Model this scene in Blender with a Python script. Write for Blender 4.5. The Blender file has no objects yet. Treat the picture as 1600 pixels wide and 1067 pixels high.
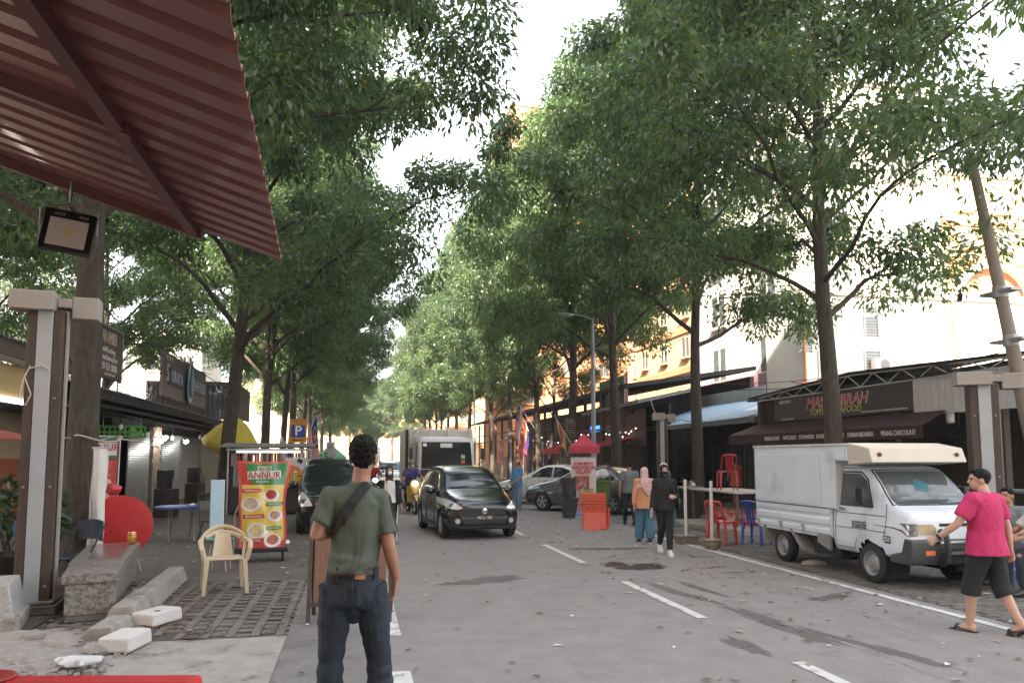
import bpy, bmesh, math, random
import numpy as np
from mathutils import Vector as V, Matrix, noise, Euler
from mathutils.bvhtree import BVHTree

S = bpy.context.scene
COL = S.collection
R = math.radians
PI = math.pi
# ---------------------------------------------------------------- camera
F, PY0, EYE, TH = 1180.0, 610.8, 1.72, R(5.0)
PSI = math.atan(245 * math.cos(TH) / F)
FWD = V((math.sin(PSI) * math.cos(TH), math.cos(PSI) * math.cos(TH), math.sin(TH)))
RT = V((math.cos(PSI), -math.sin(PSI), 0))
UP = RT.cross(FWD)
cd = bpy.data.cameras.new('camera')
cam = bpy.data.objects.new('camera', cd)
COL.objects.link(cam)
cam.matrix_world = Matrix(((RT.x, UP.x, -FWD.x, 0), (RT.y, UP.y, -FWD.y, 0), (RT.z, UP.z, -FWD.z, EYE), (0, 0, 0, 1)))
cd.sensor_width = 36
cd.lens = F / 1600 * 36
cd.shift_y = 77.3 / 1600
cd.clip_start = 0.05
cd.clip_end = 3000
S.camera = cam
# ---------------------------------------------------------------- daylight
SUN = V((-0.32, -0.78, 0.53)).normalized()
W = bpy.data.worlds.new("World")
S.world = W
W.use_nodes = True
nt = W.node_tree
sky = nt.nodes.new('ShaderNodeTexSky')
sky.sky_type = 'NISHITA'
sky.sun_disc = False
sky.sun_elevation = math.asin(SUN.z)
sky.sun_rotation = math.atan2(SUN.x, SUN.y)
sky.air_density = 1.0
sky.dust_density = 4.0
sky.ozone_density = 0.6
# bright broken cloud over the blue
tcw = nt.nodes.new('ShaderNodeTexCoord')
nzw = nt.nodes.new('ShaderNodeTexNoise')
nzw.inputs['Scale'].default_value = 1.7
nzw.inputs['Detail'].default_value = 7
nt.links.new(tcw.outputs['Generated'], nzw.inputs['Vector'])
mrw = nt.nodes.new('ShaderNodeMapRange')
mrw.inputs[1].default_value = .32
mrw.inputs[2].default_value = .52
mrw.inputs[3].default_value = .25
mrw.inputs[4].default_value = .92
nt.links.new(nzw.outputs[0], mrw.inputs[0])
mxw = nt.nodes.new('ShaderNodeMix')
mxw.data_type = 'RGBA'
nt.links.new(mrw.outputs[0], mxw.inputs[0])
nt.links.new(sky.outputs[0], mxw.inputs[6])
mxw.inputs[7].default_value = (3.3, 3.38, 3.55, 1)
nt.links.new(mxw.outputs[2], nt.nodes['Background'].inputs[0])
nt.nodes['Background'].inputs[1].default_value = 0.15
ld = bpy.data.lights.new('sun', 'SUN')
ld.energy = 5.0
ld.angle = R(0.6)
ld.color = (1.0, 0.86, 0.70)
lo = bpy.data.objects.new('sun', ld)
COL.objects.link(lo)
lo.rotation_euler = SUN.to_track_quat('Z', 'Y').to_euler()
S.view_settings.view_transform = 'Standard'
S.view_settings.look = 'None'
S.view_settings.gamma = 1.0
S.view_settings.exposure = 2.8
S.render.engine = 'CYCLES'
S.cycles.max_bounces = 6
S.cycles.diffuse_bounces = 3
S.cycles.transparent_max_bounces = 6
S.cycles.use_denoising = True


def ray(px, py):
    return FWD + RT * ((px - 800) / F) + UP * ((PY0 - py) / F)


def G(px, py, z=0.0):
    d = ray(px, py)
    return V((0, 0, EYE)) + d * ((z - EYE) / d.z)


def PX(px, py, X):
    d = ray(px, py)
    return V((0, 0, EYE)) + d * (X / d.x)


def PY(px, py, Y):
    d = ray(px, py)
    return V((0, 0, EYE)) + d * (Y / d.y)


# ---------------------------------------------------------------- materials
MATS = {}


def M(name, col=(.5, .5, .5), rough=.6, metal=0., var=.12, sc=6., bump=0., bsc=None, stretch=None, emit=0., coat=0.,
      spec=.5, attr=None, col2=None, thr=None, trans=0., alpha=1.):
    """procedural principled material: noise-varied base colour and roughness, optional bump and second colour in patches"""
    if name in MATS:
        return MATS[name]
    m = bpy.data.materials.new(name)
    MATS[name] = m
    m.use_nodes = True
    t = m.node_tree
    N, L = t.nodes, t.links
    b = N['Principled BSDF']
    tc = N.new('ShaderNodeTexCoord')
    src = tc.outputs['Object']
    if stretch:
        mp = N.new('ShaderNodeMapping')
        mp.inputs['Scale'].default_value = stretch
        L.new(src, mp.inputs[0])
        src = mp.outputs[0]
    nz = N.new('ShaderNodeTexNoise')
    nz.inputs['Scale'].default_value = sc
    nz.inputs['Detail'].default_value = 6
    nz.inputs['Roughness'].default_value = .65
    L.new(src, nz.inputs['Vector'])
    mr = N.new('ShaderNodeMapRange')
    mr.inputs[1].default_value = .25
    mr.inputs[2].default_value = .75
    mr.inputs[3].default_value = 1 - var
    mr.inputs[4].default_value = 1 + var
    L.new(nz.outputs[0], mr.inputs[0])
    mx = N.new('ShaderNodeMix')
    mx.data_type = 'RGBA'
    mx.blend_type = 'MULTIPLY'
    mx.inputs[0].default_value = 1
    mx.inputs[6].default_value = (*col, 1)
    L.new(mr.outputs[0], mx.inputs[7])
    if attr:
        at = N.new('ShaderNodeAttribute')
        at.attribute_name = attr
        L.new(at.outputs['Color'], mx.inputs[6])
    out = mx.outputs[2]
    if col2:
        n2 = N.new('ShaderNodeTexNoise')
        n2.inputs['Scale'].default_value = sc * .6
        n2.inputs['Detail'].default_value = 8
        n2.inputs['Roughness'].default_value = .7
        L.new(src, n2.inputs['Vector'])
        r2 = N.new('ShaderNodeMapRange')
        th = thr or .56
        r2.inputs[1].default_value = th - .05
        r2.inputs[2].default_value = th + .07
        L.new(n2.outputs[0], r2.inputs[0])
        m2 = N.new('ShaderNodeMix')
        m2.data_type = 'RGBA'
        L.new(r2.outputs[0], m2.inputs[0])
        L.new(out, m2.inputs[6])
        m2.inputs[7].default_value = (*col2, 1)
        out = m2.outputs[2]
    L.new(out, b.inputs['Base Color'])
    rr = N.new('ShaderNodeMapRange')
    rr.inputs[3].default_value = max(.02, rough - .1)
    rr.inputs[4].default_value = min(1, rough + .1)
    L.new(nz.outputs[0], rr.inputs[0])
    L.new(rr.outputs[0], b.inputs['Roughness'])
    b.inputs['Metallic'].default_value = metal
    b.inputs['Coat Weight'].default_value = coat
    b.inputs['Coat Roughness'].default_value = .04
    b.inputs['Specular IOR Level'].default_value = spec
    b.inputs['Transmission Weight'].default_value = trans
    b.inputs['Alpha'].default_value = alpha
    if bump:
        bn = N.new('ShaderNodeTexNoise')
        bn.inputs['Scale'].default_value = bsc or sc * 4
        bn.inputs['Detail'].default_value = 5
        L.new(src, bn.inputs['Vector'])
        bp = N.new('ShaderNodeBump')
        bp.inputs['Strength'].default_value = bump
        bp.inputs['Distance'].default_value = .02
        L.new(bn.outputs[0], bp.inputs['Height'])
        L.new(bp.outputs[0], b.inputs['Normal'])
    if emit:
        b.inputs['Emission Strength'].default_value = emit
        b.inputs['Emission Color'].default_value = (*col, 1)
    return m


# ---------------------------------------------------------------- objects
def tag(o, label=None, cat=None, group=None, kind=None):
    if label: o['label'] = label
    if cat: o['category'] = cat
    if group: o['group'] = group
    if kind: o['kind'] = kind
    return o


def thing(name, label, cat, loc=(0, 0, 0), rz=0., group=None, scale=1.):
    o = bpy.data.objects.new(name, None)
    COL.objects.link(o)
    o.empty_display_size = .1
    o.location = loc
    o.rotation_euler = (0, 0, rz)
    o.scale = (scale,) * 3
    return tag(o, label, cat, group)


def link(name, me, mat=None, parent=None, loc=(0, 0, 0), rot=(0, 0, 0)):
    o = bpy.data.objects.new(name, me)
    COL.objects.link(o)
    o.location = loc
    o.rotation_euler = rot
    if parent: o.parent = parent
    if mat:
        for m in (mat if isinstance(mat, (list, tuple)) else [mat]):
            me.materials.append(m)
    return o


def kids(o):
    return [c for c in bpy.data.objects if c.parent == o]


def dup(o, loc=None, rz=None, label=None, parent=None, group=None, scale=None):
    c = o.copy()
    COL.objects.link(c)
    if parent: c.parent = parent
    if loc is not None: c.location = loc
    if rz is not None: c.rotation_euler = (0, 0, rz)
    if scale is not None: c.scale = (scale,) * 3 if not hasattr(scale, '__len__') else scale
    if label: c['label'] = label
    if group: c['group'] = group
    for k in list(o.children):
        dup(k, parent=c)
    return c


class MB:
    """mesh builder: collects shapes, build() links them as ONE object"""

    def __init__(s):
        s.bm = bmesh.new()
        s.mi = 0

    def face(s, vs):
        try:
            f = s.bm.faces.new(vs)
            f.material_index = s.mi
            return f
        except ValueError:
            return None

    def vs(s, pts):
        return [s.bm.verts.new(p) for p in pts]

    def hexa(s, p):
        v = s.vs(p)
        for q in ((0, 3, 2, 1), (4, 5, 6, 7), (0, 1, 5, 4), (1, 2, 6, 5), (2, 3, 7, 6), (3, 0, 4, 7)):
            s.face([v[i] for i in q])
        return s

    def box(s, c, size, rot=None):
        hx, hy, hz = size[0] / 2, size[1] / 2, size[2] / 2
        p = [V((x, y, z)) for z in (-hz, hz) for x, y in ((-hx, -hy), (hx, -hy), (hx, hy), (-hx, hy))]
        if rot is not None:
            m = rot if isinstance(rot, Matrix) else Euler(rot).to_matrix()
            p = [m @ q for q in p]
        return s.hexa([q + V(c) for q in p])

    def bx(s, x0, x1, y0, y1, z0, z1):
        return s.box(((x0 + x1) / 2, (y0 + y1) / 2, (z0 + z1) / 2), (abs(x1 - x0), abs(y1 - y0), abs(z1 - z0)))

    def tube(s, pts, r, n=8, cap=True, flat=None):
        pts = [V(p) for p in pts]
        rs = r if hasattr(r, '__len__') else [r] * len(pts)
        rings = []
        prev = None
        for i, p in enumerate(pts):
            a = pts[max(i - 1, 0)]
            b = pts[min(i + 1, len(pts) - 1)]
            d = (b - a)
            d = d.normalized() if d.length > 1e-9 else V((0, 0, 1))
            if prev is None:
                u = d.orthogonal().normalized() if flat is None else (V(flat) - d * V(flat).dot(d)).normalized()
            else:
                u = (prev - d * prev.dot(d)).normalized()
            prev = u
            w = d.cross(u)
            rr = rs[i]
            ra, rb = rr if hasattr(rr, '__len__') else (rr, rr)
            rings.append(s.vs([p + u * (ra * math.cos(2 * PI * k / n)) + w * (rb * math.sin(2 * PI * k / n)) for k in range(n)]))
        for a, b in zip(rings, rings[1:]):
            for k in range(n):
                s.face([a[k], a[(k + 1) % n], b[(k + 1) % n], b[k]])
        if cap:
            s.face(rings[0][::-1])
            s.face(rings[-1])
        return s

    def cyl(s, p0, p1, r0, r1=None, n=16):
        return s.tube([p0, p1], [r0, r0 if r1 is None else r1], n)

    def ell(s, c, rad, rot=None, n=16, m=10):
        rad = rad if hasattr(rad, '__len__') else (rad,) * 3
        mt = Euler(rot).to_matrix() if rot is not None else Matrix.Identity(3)
        c = V(c)
        P = lambda a, b: c + mt @ V((rad[0] * math.sin(a) * math.cos(b), rad[1] * math.sin(a) * math.sin(b), rad[2] * math.cos(a)))
        top, bot = s.vs([P(0, 0)])[0], s.vs([P(PI, 0)])[0]
        rows = [s.vs([P(PI * i / m, 2 * PI * k / n) for k in range(n)]) for i in range(1, m)]
        for k in range(n):
            s.face([top, rows[0][k], rows[0][(k + 1) % n]])
            s.face([bot, rows[-1][(k + 1) % n], rows[-1][k]])
        for a, b in zip(rows, rows[1:]):
            for k in range(n):
                s.face([a[k], b[k], b[(k + 1) % n], a[(k + 1) % n]])
        return s

    def poly(s, pts):
        s.face(s.vs(pts))
        return s

    def prism(s, pts, d):
        """closed polygon (3D points) extruded by vector d"""
        a = s.vs(pts)
        b = s.vs([V(p) + V(d) for p in pts])
        n = len(a)
        s.face(a[::-1])
        s.face(b)
        for k in range(n):
            s.face([a[k], a[(k + 1) % n], b[(k + 1) % n], b[k]])
        return s

    def lathe(s, prof, c=(0, 0, 0), n=24, axis='Z'):
        c = V(c)
        rings = []
        for r, z in prof:
            ring = []
            for k in range(n):
                a = 2 * PI * k / n
                p = V((r * math.cos(a), r * math.sin(a), z))
                if axis == 'X': p = V((z, p.x, p.y))
                if axis == 'Y': p = V((p.x, z, p.y))
                ring.append(c + p)
            rings.append(s.vs(ring))
        for a, b in zip(rings, rings[1:]):
            for k in range(n):
                s.face([a[k], a[(k + 1) % n], b[(k + 1) % n], b[k]])
        return s

    def grid(s, fn, nu, nv, th=0.):
        """sheet fn(u,v)->point for u,v in 0..1; th>0 gives it thickness along its normal"""
        g = [[V(fn(i / nu, j / nv)) for j in range(nv + 1)] for i in range(nu + 1)]
        if not th:
            q = [s.vs(r) for r in g]
            for i in range(nu):
                for j in range(nv):
                    s.face([q[i][j], q[i + 1][j], q[i + 1][j + 1], q[i][j + 1]])
            return s
        o = []
        for i in range(nu + 1):
            r = []
            for j in range(nv + 1):
                du = g[min(i + 1, nu)][j] - g[max(i - 1, 0)][j]
                dv = g[i][min(j + 1, nv)] - g[i][max(j - 1, 0)]
                nn = du.cross(dv)
                nn = nn.normalized() if nn.length > 1e-12 else V((0, 0, 1))
                r.append(g[i][j] + nn * th)
            o.append(r)
        a = [s.vs(r) for r in g]
        b = [s.vs(r) for r in o]
        for i in range(nu):
            for j in range(nv):
                s.face([b[i][j], b[i + 1][j], b[i + 1][j + 1], b[i][j + 1]])
                s.face([a[i][j + 1], a[i + 1][j + 1], a[i + 1][j], a[i][j]])
        for i in range(nu):
            s.face([a[i][0], a[i + 1][0], b[i + 1][0], b[i][0]])
            s.face([b[i][nv], b[i + 1][nv], a[i + 1][nv], a[i][nv]])
        for j in range(nv):
            s.face([a[0][j + 1], a[0][j], b[0][j], b[0][j + 1]])
            s.face([a[nu][j], a[nu][j + 1], b[nu][j + 1], b[nu][j]])
        return s

    def mesh(s, smooth=35, fix=True):
        if fix: bmesh.ops.recalc_face_normals(s.bm, faces=s.bm.faces)
        me = bpy.data.meshes.new('m')
        s.bm.to_mesh(me)
        s.bm.free()
        if smooth:
            me.polygons.foreach_set('use_smooth', [True] * len(me.polygons))
            me.set_sharp_from_angle(angle=R(smooth))
        return me

    def build(s, name, mat, parent=None, loc=(0, 0, 0), rot=(0, 0, 0), smooth=35, bevel=0., seg=2, fix=True):
        o = link(name, s.mesh(smooth, fix), mat, parent, loc, rot)
        o.data.name = name
        if bevel:
            b = o.modifiers.new('bevel', 'BEVEL')
            b.width = bevel
            b.segments = seg
            b.limit_method = 'ANGLE'
            b.angle_limit = R(40)
            b.harden_normals = False
        return o


def each(items, name, mat, parent, loc=(0, 0, 0), **k):
    """every piece its own object: items are functions that draw into a builder"""
    for f in items:
        mb = MB()
        f(mb)
        mb.build(name, mat, parent, loc, **k)


def text(body, size, mat, parent, loc, rot, name='lettering', align='CENTER', ext=.004, sx=1., shear=0., off=0., sp=1.):
    cu = bpy.data.curves.new(name, 'FONT')
    cu.body = body
    cu.size = size
    cu.align_x = align
    cu.align_y = 'CENTER'
    cu.extrude = ext
    cu.shear = shear
    cu.offset = off
    cu.resolution_u = 3
    cu.space_character = sp
    k = bpy.data.objects.new('tmp', cu)
    COL.objects.link(k)
    me = baked(k)
    bpy.data.objects.remove(k)
    bpy.data.curves.remove(cu)
    o = bpy.data.objects.new(name, me)
    COL.objects.link(o)
    o.parent = parent
    o.location = loc
    o.rotation_euler = rot
    o.scale = (sx, 1, 1)
    me.materials.clear()
    me.materials.append(mat)
    return o


FRONT = (PI / 2, 0, 0)  # lettering read by a viewer looking along +Y
LEFTW = (PI / 2, 0, -PI / 2)  # on a wall facing -X
RIGHTW = (PI / 2, 0, PI / 2)  # on a wall facing +X


def baked(o, mods=True):
    """evaluated copy of an object's mesh"""
    bpy.context.view_layer.update()
    dg = bpy.context.evaluated_depsgraph_get()
    return bpy.data.meshes.new_from_object(o.evaluated_get(dg))


def fuse(mb, voxel, smooth=3, wr=0., wsc=(14, 14, 5), fac=.5):
    """overlapping closed shells -> one continuous surface"""
    me = mb.mesh(0)
    o = bpy.data.objects.new('tmp', me)
    COL.objects.link(o)
    r = o.modifiers.new('r', 'REMESH')
    r.mode = 'VOXEL'
    r.voxel_size = voxel
    if smooth:
        k = o.modifiers.new('s', 'SMOOTH')
        k.iterations = smooth
        k.factor = fac
    out = baked(o)
    bpy.data.objects.remove(o)
    bpy.data.meshes.remove(me)
    if wr:
        n = len(out.vertices)
        co = np.empty(n * 3)
        no = np.empty(n * 3)
        out.vertices.foreach_get('co', co)
        out.vertex_normals.foreach_get('vector', no)
        co = co.reshape(-1, 3)
        no = no.reshape(-1, 3)
        d = np.array([noise.noise(V((c[0] * wsc[0] + c[2] * 2, c[1] * wsc[1], c[2] * wsc[2] + c[0] * 5))) +
                      .5 * noise.noise(V((c[0] * wsc[0] * 2.3 - c[2] * 7, c[1] * wsc[1] * 2.3, c[2] * wsc[2] * 2.1))) for c in co])
        co += no * (d * wr)[:, None]
        out.vertices.foreach_set('co', co.ravel())
    out.polygons.foreach_set('use_smooth', [True] * len(out.polygons))
    return out


def bvh_of(me):
    bm = bmesh.new()
    bm.from_mesh(me)
    t = BVHTree.FromBMesh(bm)
    bm.free()
    return t


def decal(bvh, pts, d, off=.004, cell=.04, far=3.):
    """a patch lying on a surface: the outline pts pressed along direction d on to the body"""
    d = V(d).normalized()
    bm = bmesh.new()
    vs = [bm.verts.new(V(p)) for p in pts]
    f = bm.faces.new(vs)
    bmesh.ops.triangulate(bm, faces=[f])
    for _ in range(7):
        es = [e for e in bm.edges if e.calc_length() > cell]
        if not es: break
        bmesh.ops.subdivide_edges(bm, edges=es, cuts=1)
        bmesh.ops.triangulate(bm, faces=bm.faces)
    miss = []
    for v in bm.verts:
        h = bvh.ray_cast(v.co - d * far, d, far * 2)
        if h[0] is None:
            h2 = bvh.find_nearest(v.co)
            if h2[0] is None:
                miss.append(v)
                continue
            h = h2
        n = h[1]
        if n.dot(d) > 0: n = -n
        v.co = h[0] + (n * .6 - d * .4) * off
    if miss: bmesh.ops.delete(bm, geom=miss, context='VERTS')
    mb = MB()
    mb.bm.free()
    mb.bm = bm
    return mb


def pchip(xs, ys, x):
    xs, ys, x = map(np.asarray, (xs, ys, x))
    h = np.diff(xs)
    dl = np.diff(ys) / h
    m = np.zeros(len(xs))
    for i in range(1, len(xs) - 1):
        if dl[i - 1] * dl[i] > 0:
            w1, w2 = 2 * h[i] + h[i - 1], h[i] + 2 * h[i - 1]
            m[i] = (w1 + w2) / (w1 / dl[i - 1] + w2 / dl[i])
    m[0], m[-1] = dl[0], dl[-1]
    k = np.clip(np.searchsorted(xs, x) - 1, 0, len(xs) - 2)
    t = (x - xs[k]) / h[k]
    return (ys[k] * (1 + 2 * t) * (1 - t) ** 2 + h[k] * m[k] * t * (1 - t) ** 2 + ys[k + 1] * t * t * (3 - 2 * t) + h[k] * m[k + 1] * t * t * (t - 1))


RNG = random.Random(7)
# ---------------------------------------------------------------- shared materials
asphalt = M('asphalt', (.225, .209, .202), .85, var=.17, sc=2.6, bump=.6, bsc=120, col2=(.188, .175, .169), thr=.6)
asphalt2 = M('asphalt_old', (.18, .17, .162), .9, var=.2, sc=3, bump=.7, bsc=110, col2=(.13, .122, .115), thr=.55)
concrete = M('concrete', (.29, .27, .245), .85, var=.2, sc=4, bump=.5, bsc=60, col2=(.15, .14, .125), thr=.58)
concrete_d = M('concrete_dirty', (.17, .155, .14), .9, var=.25, sc=3, bump=.5, bsc=50, col2=(.09, .08, .07), thr=.55)
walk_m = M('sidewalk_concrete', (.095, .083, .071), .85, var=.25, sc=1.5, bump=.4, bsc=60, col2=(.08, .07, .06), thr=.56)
paver_m = M('paver_concrete', (.15, .14, .13), .9, var=.25, sc=5, bump=.6, bsc=70, col2=(.1, .092, .083), thr=.58)
dirt_m = M('dirt', (.075, .065, .055), .95, var=.4, sc=12, bump=.6, bsc=60)
block_m = M('block_paving', (.13, .12, .11), .9, var=.25, sc=2, bump=.5, bsc=60, col2=(.085, .078, .07), thr=.54)
paint_w = M('road_paint', (.52, .51, .50), .8, var=.14, sc=9, col2=(.24, .225, .22), thr=.57)
white_m = M('white_paint', (.74, .74, .74), .5, var=.06, sc=4)
black_m = M('black_plastic', (.012, .012, .013), .45, var=.2)
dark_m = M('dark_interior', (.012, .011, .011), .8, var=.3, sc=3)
grey_metal = M('grey_metal', (.32, .33, .34), .45, metal=.6, var=.15, sc=7)
galv = M('galvanised', (.42, .44, .46), .5, metal=.4, var=.15, sc=4)
rust_m = M('rusty_steel', (.16, .09, .06), .8, metal=.3, var=.4, sc=9, bump=.3)
wood_dk = M('dark_wood', (.062, .042, .034), .7, var=.35, sc=3, stretch=(9, 9, 1), bump=.4)
maroon = M('maroon_canvas', (.05, .02, .024), .8, var=.2, sc=6)
glass_dk = M('dark_glass', (.012, .014, .016), .05, var=.1, spec=.8)
chrome = M('chrome', (.7, .7, .7), .15, metal=1., var=.05)
rubber = M('rubber', (.018, .018, .018), .8, var=.25, sc=12)
red_pl = M('red_plastic', (.50, .03, .03), .4, var=.12, sc=5, col2=(.42, .05, .05), thr=.62)

# ---------------------------------------------------------------- ground
def sheet(name, pts, z, m, kind='structure', uvn=1):
    mb = MB()
    mb.poly([(x, y, z) for x, y in pts])
    o = mb.build(name, m, smooth=0, fix=False)
    if o.data.polygons[0].normal.z < 0: o.data.flip_normals()
    return tag(o, kind=kind)


sheet('ground', [(-400, -120), (400, -120), (400, 500), (-400, 500)], -.03, concrete_d)
sheet('road', [(.28, -60), (6.72, -60), (6.72, 260), (.28, 260)], -.012, asphalt)
sheet('road_shoulder', [(-.62, -60), (.276, -60), (.276, 260), (-.62, 260)], -.013, asphalt2)
sheet('junction_apron', [(6.724, 17.2), (30, 17.2), (30, 27), (6.724, 27)], -.013, asphalt2)
sheet('parking_strip', [(6.724, -40), (9.2, -40), (9.2, 17.196), (6.724, 17.196)], -.014, block_m)
sheet('parking_strip', [(6.724, 27.004), (9.2, 27.004), (9.2, 200), (6.724, 200)], -.014, block_m)
sheet('concrete_apron', [(-2.1, -30), (-.624, -30), (-.624, 7.85), (-2.1, 7.85)], -.014, concrete)
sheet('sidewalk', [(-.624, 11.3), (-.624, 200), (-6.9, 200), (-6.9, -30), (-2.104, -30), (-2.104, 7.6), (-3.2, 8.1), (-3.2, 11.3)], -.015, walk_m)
# grass paver bay: concrete strips with open cells over dirt
sheet('paver_bed', [(-3.2, 7.854), (-.628, 7.854), (-.628, 11.296), (-3.2, 11.296)], -.028, dirt_m)
mb = MB()
rg = random.Random(3)
nx = 11
for i in range(nx):
    x = -3.05 + i * .235
    for j in range(16):
        y = 7.9 + j * .21
        if y < 7.9 + max(0, (-1.7 - x)) * .5: continue
        dz = rg.uniform(-.004, .004)
        mb.box((x, y + .1, -.019 + dz), (.085, .2, .022), (rg.uniform(-.03, .03), rg.uniform(-.03, .03), rg.uniform(-.03, .03)))
        if rg.random() < .93:
            mb.box((x + .118, y + .05 + (i % 2) * .1, -.021 + dz), (.14, .075, .022), (0, 0, rg.uniform(-.1, .1)))
        if rg.random() < .25:
            mb.box((x + .118, y + .15 + (i % 2) * .1, -.023 + dz), (.13, .05, .018), (0, 0, rg.uniform(-.2, .2)))
tag(mb.build('grass_paver', paver_m, smooth=0, bevel=.006, seg=1), kind='structure')
# block paving joints on the right-hand strip: single blocks a little proud
mb = MB()
for i in range(11):
    for j in range(120):
        x, y = 6.86 + i * .215 + rg.uniform(-.004, .004), 4.2 + j * .108
        if y > 17.0: break
        mb.box((x + (j % 2) * .1, y, -.012 + rg.uniform(-.003, .004)), (.2, .097, .02), (rg.uniform(-.012, .012), rg.uniform(-.012, .012), 0))
tag(mb.build('block_paving', block_m, smooth=0), kind='structure')

# markings
def marking(x0, x1, y0, y1, sk=0.):
    sheet('road_marking', [(x0, y0), (x1, y0), (x1 + sk, y1), (x0 + sk, y1)], -.006, paint_w)


marking(6.44, 6.56, -20, 17.1)
for a, b in ((-1.2, 1.4), (3.4, 5.95), (7.75, 10.2), (12.1, 14.75), (16.6, 19.3), (21.2, 23.9), (26, 28.6), (31, 33.6), (36, 38.6)):
    marking(3.645, 3.765, a, b)
for a, b in ((-1, .2), (1.6, 3.5), (5.0, 6.35), (7.6, 12.2), (13.6, 18.2), (20, 24)):
    marking(.31, .47, a, b)

# stains, patches and the wet oily puddle
oil_m = M('oil_stain', (.03, .027, .026), .38, var=.35, sc=5, bump=.2, bsc=80)
damp_m = M('damp_stain', (.14, .13, .124), .75, var=.25, sc=6, bump=.5, bsc=140)
crack_m = M('crack_tar', (.07, .065, .06), .7, var=.3)


def blot(name, c, rx, ry, ang, m, seed, z=-.009, n=44, rough=.35):
    r = random.Random(seed)
    ph = [r.uniform(0, 6.28) for _ in range(5)]
    bm = bmesh.new()
    fades = []
    rings = []
    for f, al in ((0.02, 1), (.45, 1), (.75, .85), (.92, .4), (1.08, 0)):
        ring = []
        for k in range(n):
            a = 2 * PI * k / n
            q = 1 + rough * (.5 * math.sin(2 * a + ph[0]) + .4 * math.sin(3 * a + ph[1]) + .35 * math.sin(7 * a + ph[2]) + .25 * math.sin(11 * a + ph[3]))
            x, y = rx * f * q * math.cos(a), ry * f * q * math.sin(a)
            ring.append(bm.verts.new((c[0] + x * math.cos(ang) - y * math.sin(ang), c[1] + x * math.sin(ang) + y * math.cos(ang), z)))
            fades.append((al, al, al, 1))
        rings.append(ring)
    for u, w in zip(rings, rings[1:]):
        for k in range(n): bm.faces.new([u[k], w[k], w[(k + 1) % n], u[(k + 1) % n]])
    me = bpy.data.meshes.new(name)
    bm.to_mesh(me)
    bm.free()
    at = me.color_attributes.new('fade', 'FLOAT_COLOR', 'POINT')
    at.data.foreach_set('color', np.array(fades).ravel())
    return tag(link(name, me, m), kind='structure')


def soften(m, sc=6., top=.9):
    """the stain thins out in grains towards its edge"""
    t = m.node_tree
    N, L = t.nodes, t.links
    at = N.new('ShaderNodeAttribute'); at.attribute_name = 'fade'
    tc = N.new('ShaderNodeTexCoord')
    nz = N.new('ShaderNodeTexNoise'); nz.inputs['Scale'].default_value = sc; nz.inputs['Detail'].default_value = 9; nz.inputs['Roughness'].default_value = .75
    L.new(tc.outputs['Object'], nz.inputs['Vector'])
    ad = N.new('ShaderNodeMath'); ad.operation = 'ADD'
    L.new(at.outputs['Fac'], ad.inputs[0]); L.new(nz.outputs[0], ad.inputs[1])
    mr = N.new('ShaderNodeMapRange'); mr.inputs[1].default_value = .62; mr.inputs[2].default_value = 1.25; mr.inputs[4].default_value = top
    L.new(ad.outputs[0], mr.inputs[0])
    L.new(mr.outputs[0], N['Principled BSDF'].inputs['Alpha'])


soften(oil_m)
soften(damp_m, 9., .62)
p = G(1005, 884)
blot('oil_stain', (p.x, p.y), .42, .36, .3, oil_m, 1)
blot('oil_stain', (p.x - .35, p.y + .3), .3, .2, .8, oil_m, 2, z=-.0085)
p = G(950, 856)
blot('damp_stain', (p.x, p.y), .75, .22, -.1, damp_m, 4)
for q, rx, ry, a, s in (((1065, 925), .12, .8, .15, 5), ((1095, 918), .09, .6, .1, 6), ((1180, 960), .1, .7, .12, 7), ((1165, 1007), .11, .45, .1, 8),
                        ((1245, 985), .12, .7, .12, 9), ((1370, 1010), .1, .8, .2, 10), ((1095, 868), .22, .1, 0, 11), ((1145, 893), .2, .07, 0, 12),
                        ((1115, 885), .25, .08, .2, 13), ((760, 905), .6, .3, .3, 14), ((1300, 930), .5, .12, .4, 15)):
    p = G(*q)
    blot('damp_stain', (p.x, p.y), rx, ry, a, damp_m if s < 11 or s > 13 else oil_m, s)
mb = MB()
def crack(pts, w=.008):
    for a, b in zip(pts, pts[1:]):
        a, b = V((a[0], a[1], -.0045)), V((b[0], b[1], -.0045))
        n = V((-(b - a).y, (b - a).x, 0)).normalized() * w
        mb.poly([a - n, b - n, b + n, a + n])
for x, y0, y1, s in ((2.2, 11, 16, 3), (4.6, 5, 13, 4), (5.4, 6.5, 11, 6)):
    r = random.Random(s)
    yy, pts, xx = y0, [], x
    while yy < y1:
        pts.append((xx, yy))
        yy += r.uniform(.12, .3)
        xx += r.uniform(-.05, .05)
    crack(pts, .0028)
tag(mb.build('road_crack', crack_m, smooth=0, fix=False), kind='structure')

# kerbs and the raised walk on the right
mb = MB()
def kerb_run(x0, x1, y0, y1, h):
    y = y0
    while y < y1:
        mb.bx(x0, x1, y + .006, min(y + 1.0, y1) - .006, -.05, h)
        y += 1
kerb_run(9.2, 9.36, -20, 15.5, .13)
kerb_run(9.2, 9.36, 27.5, 120, .13)
tag(mb.build('kerb', concrete, smooth=0, bevel=.015), kind='structure')
mb = MB()
mb.bx(9.364, 26, -25, 17.0, -.06, .12)
mb.bx(9.364, 40, 27.4, 160, -.06, .12)
tag(mb.build('raised_walk', walk_m, smooth=0), kind='structure')

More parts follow.
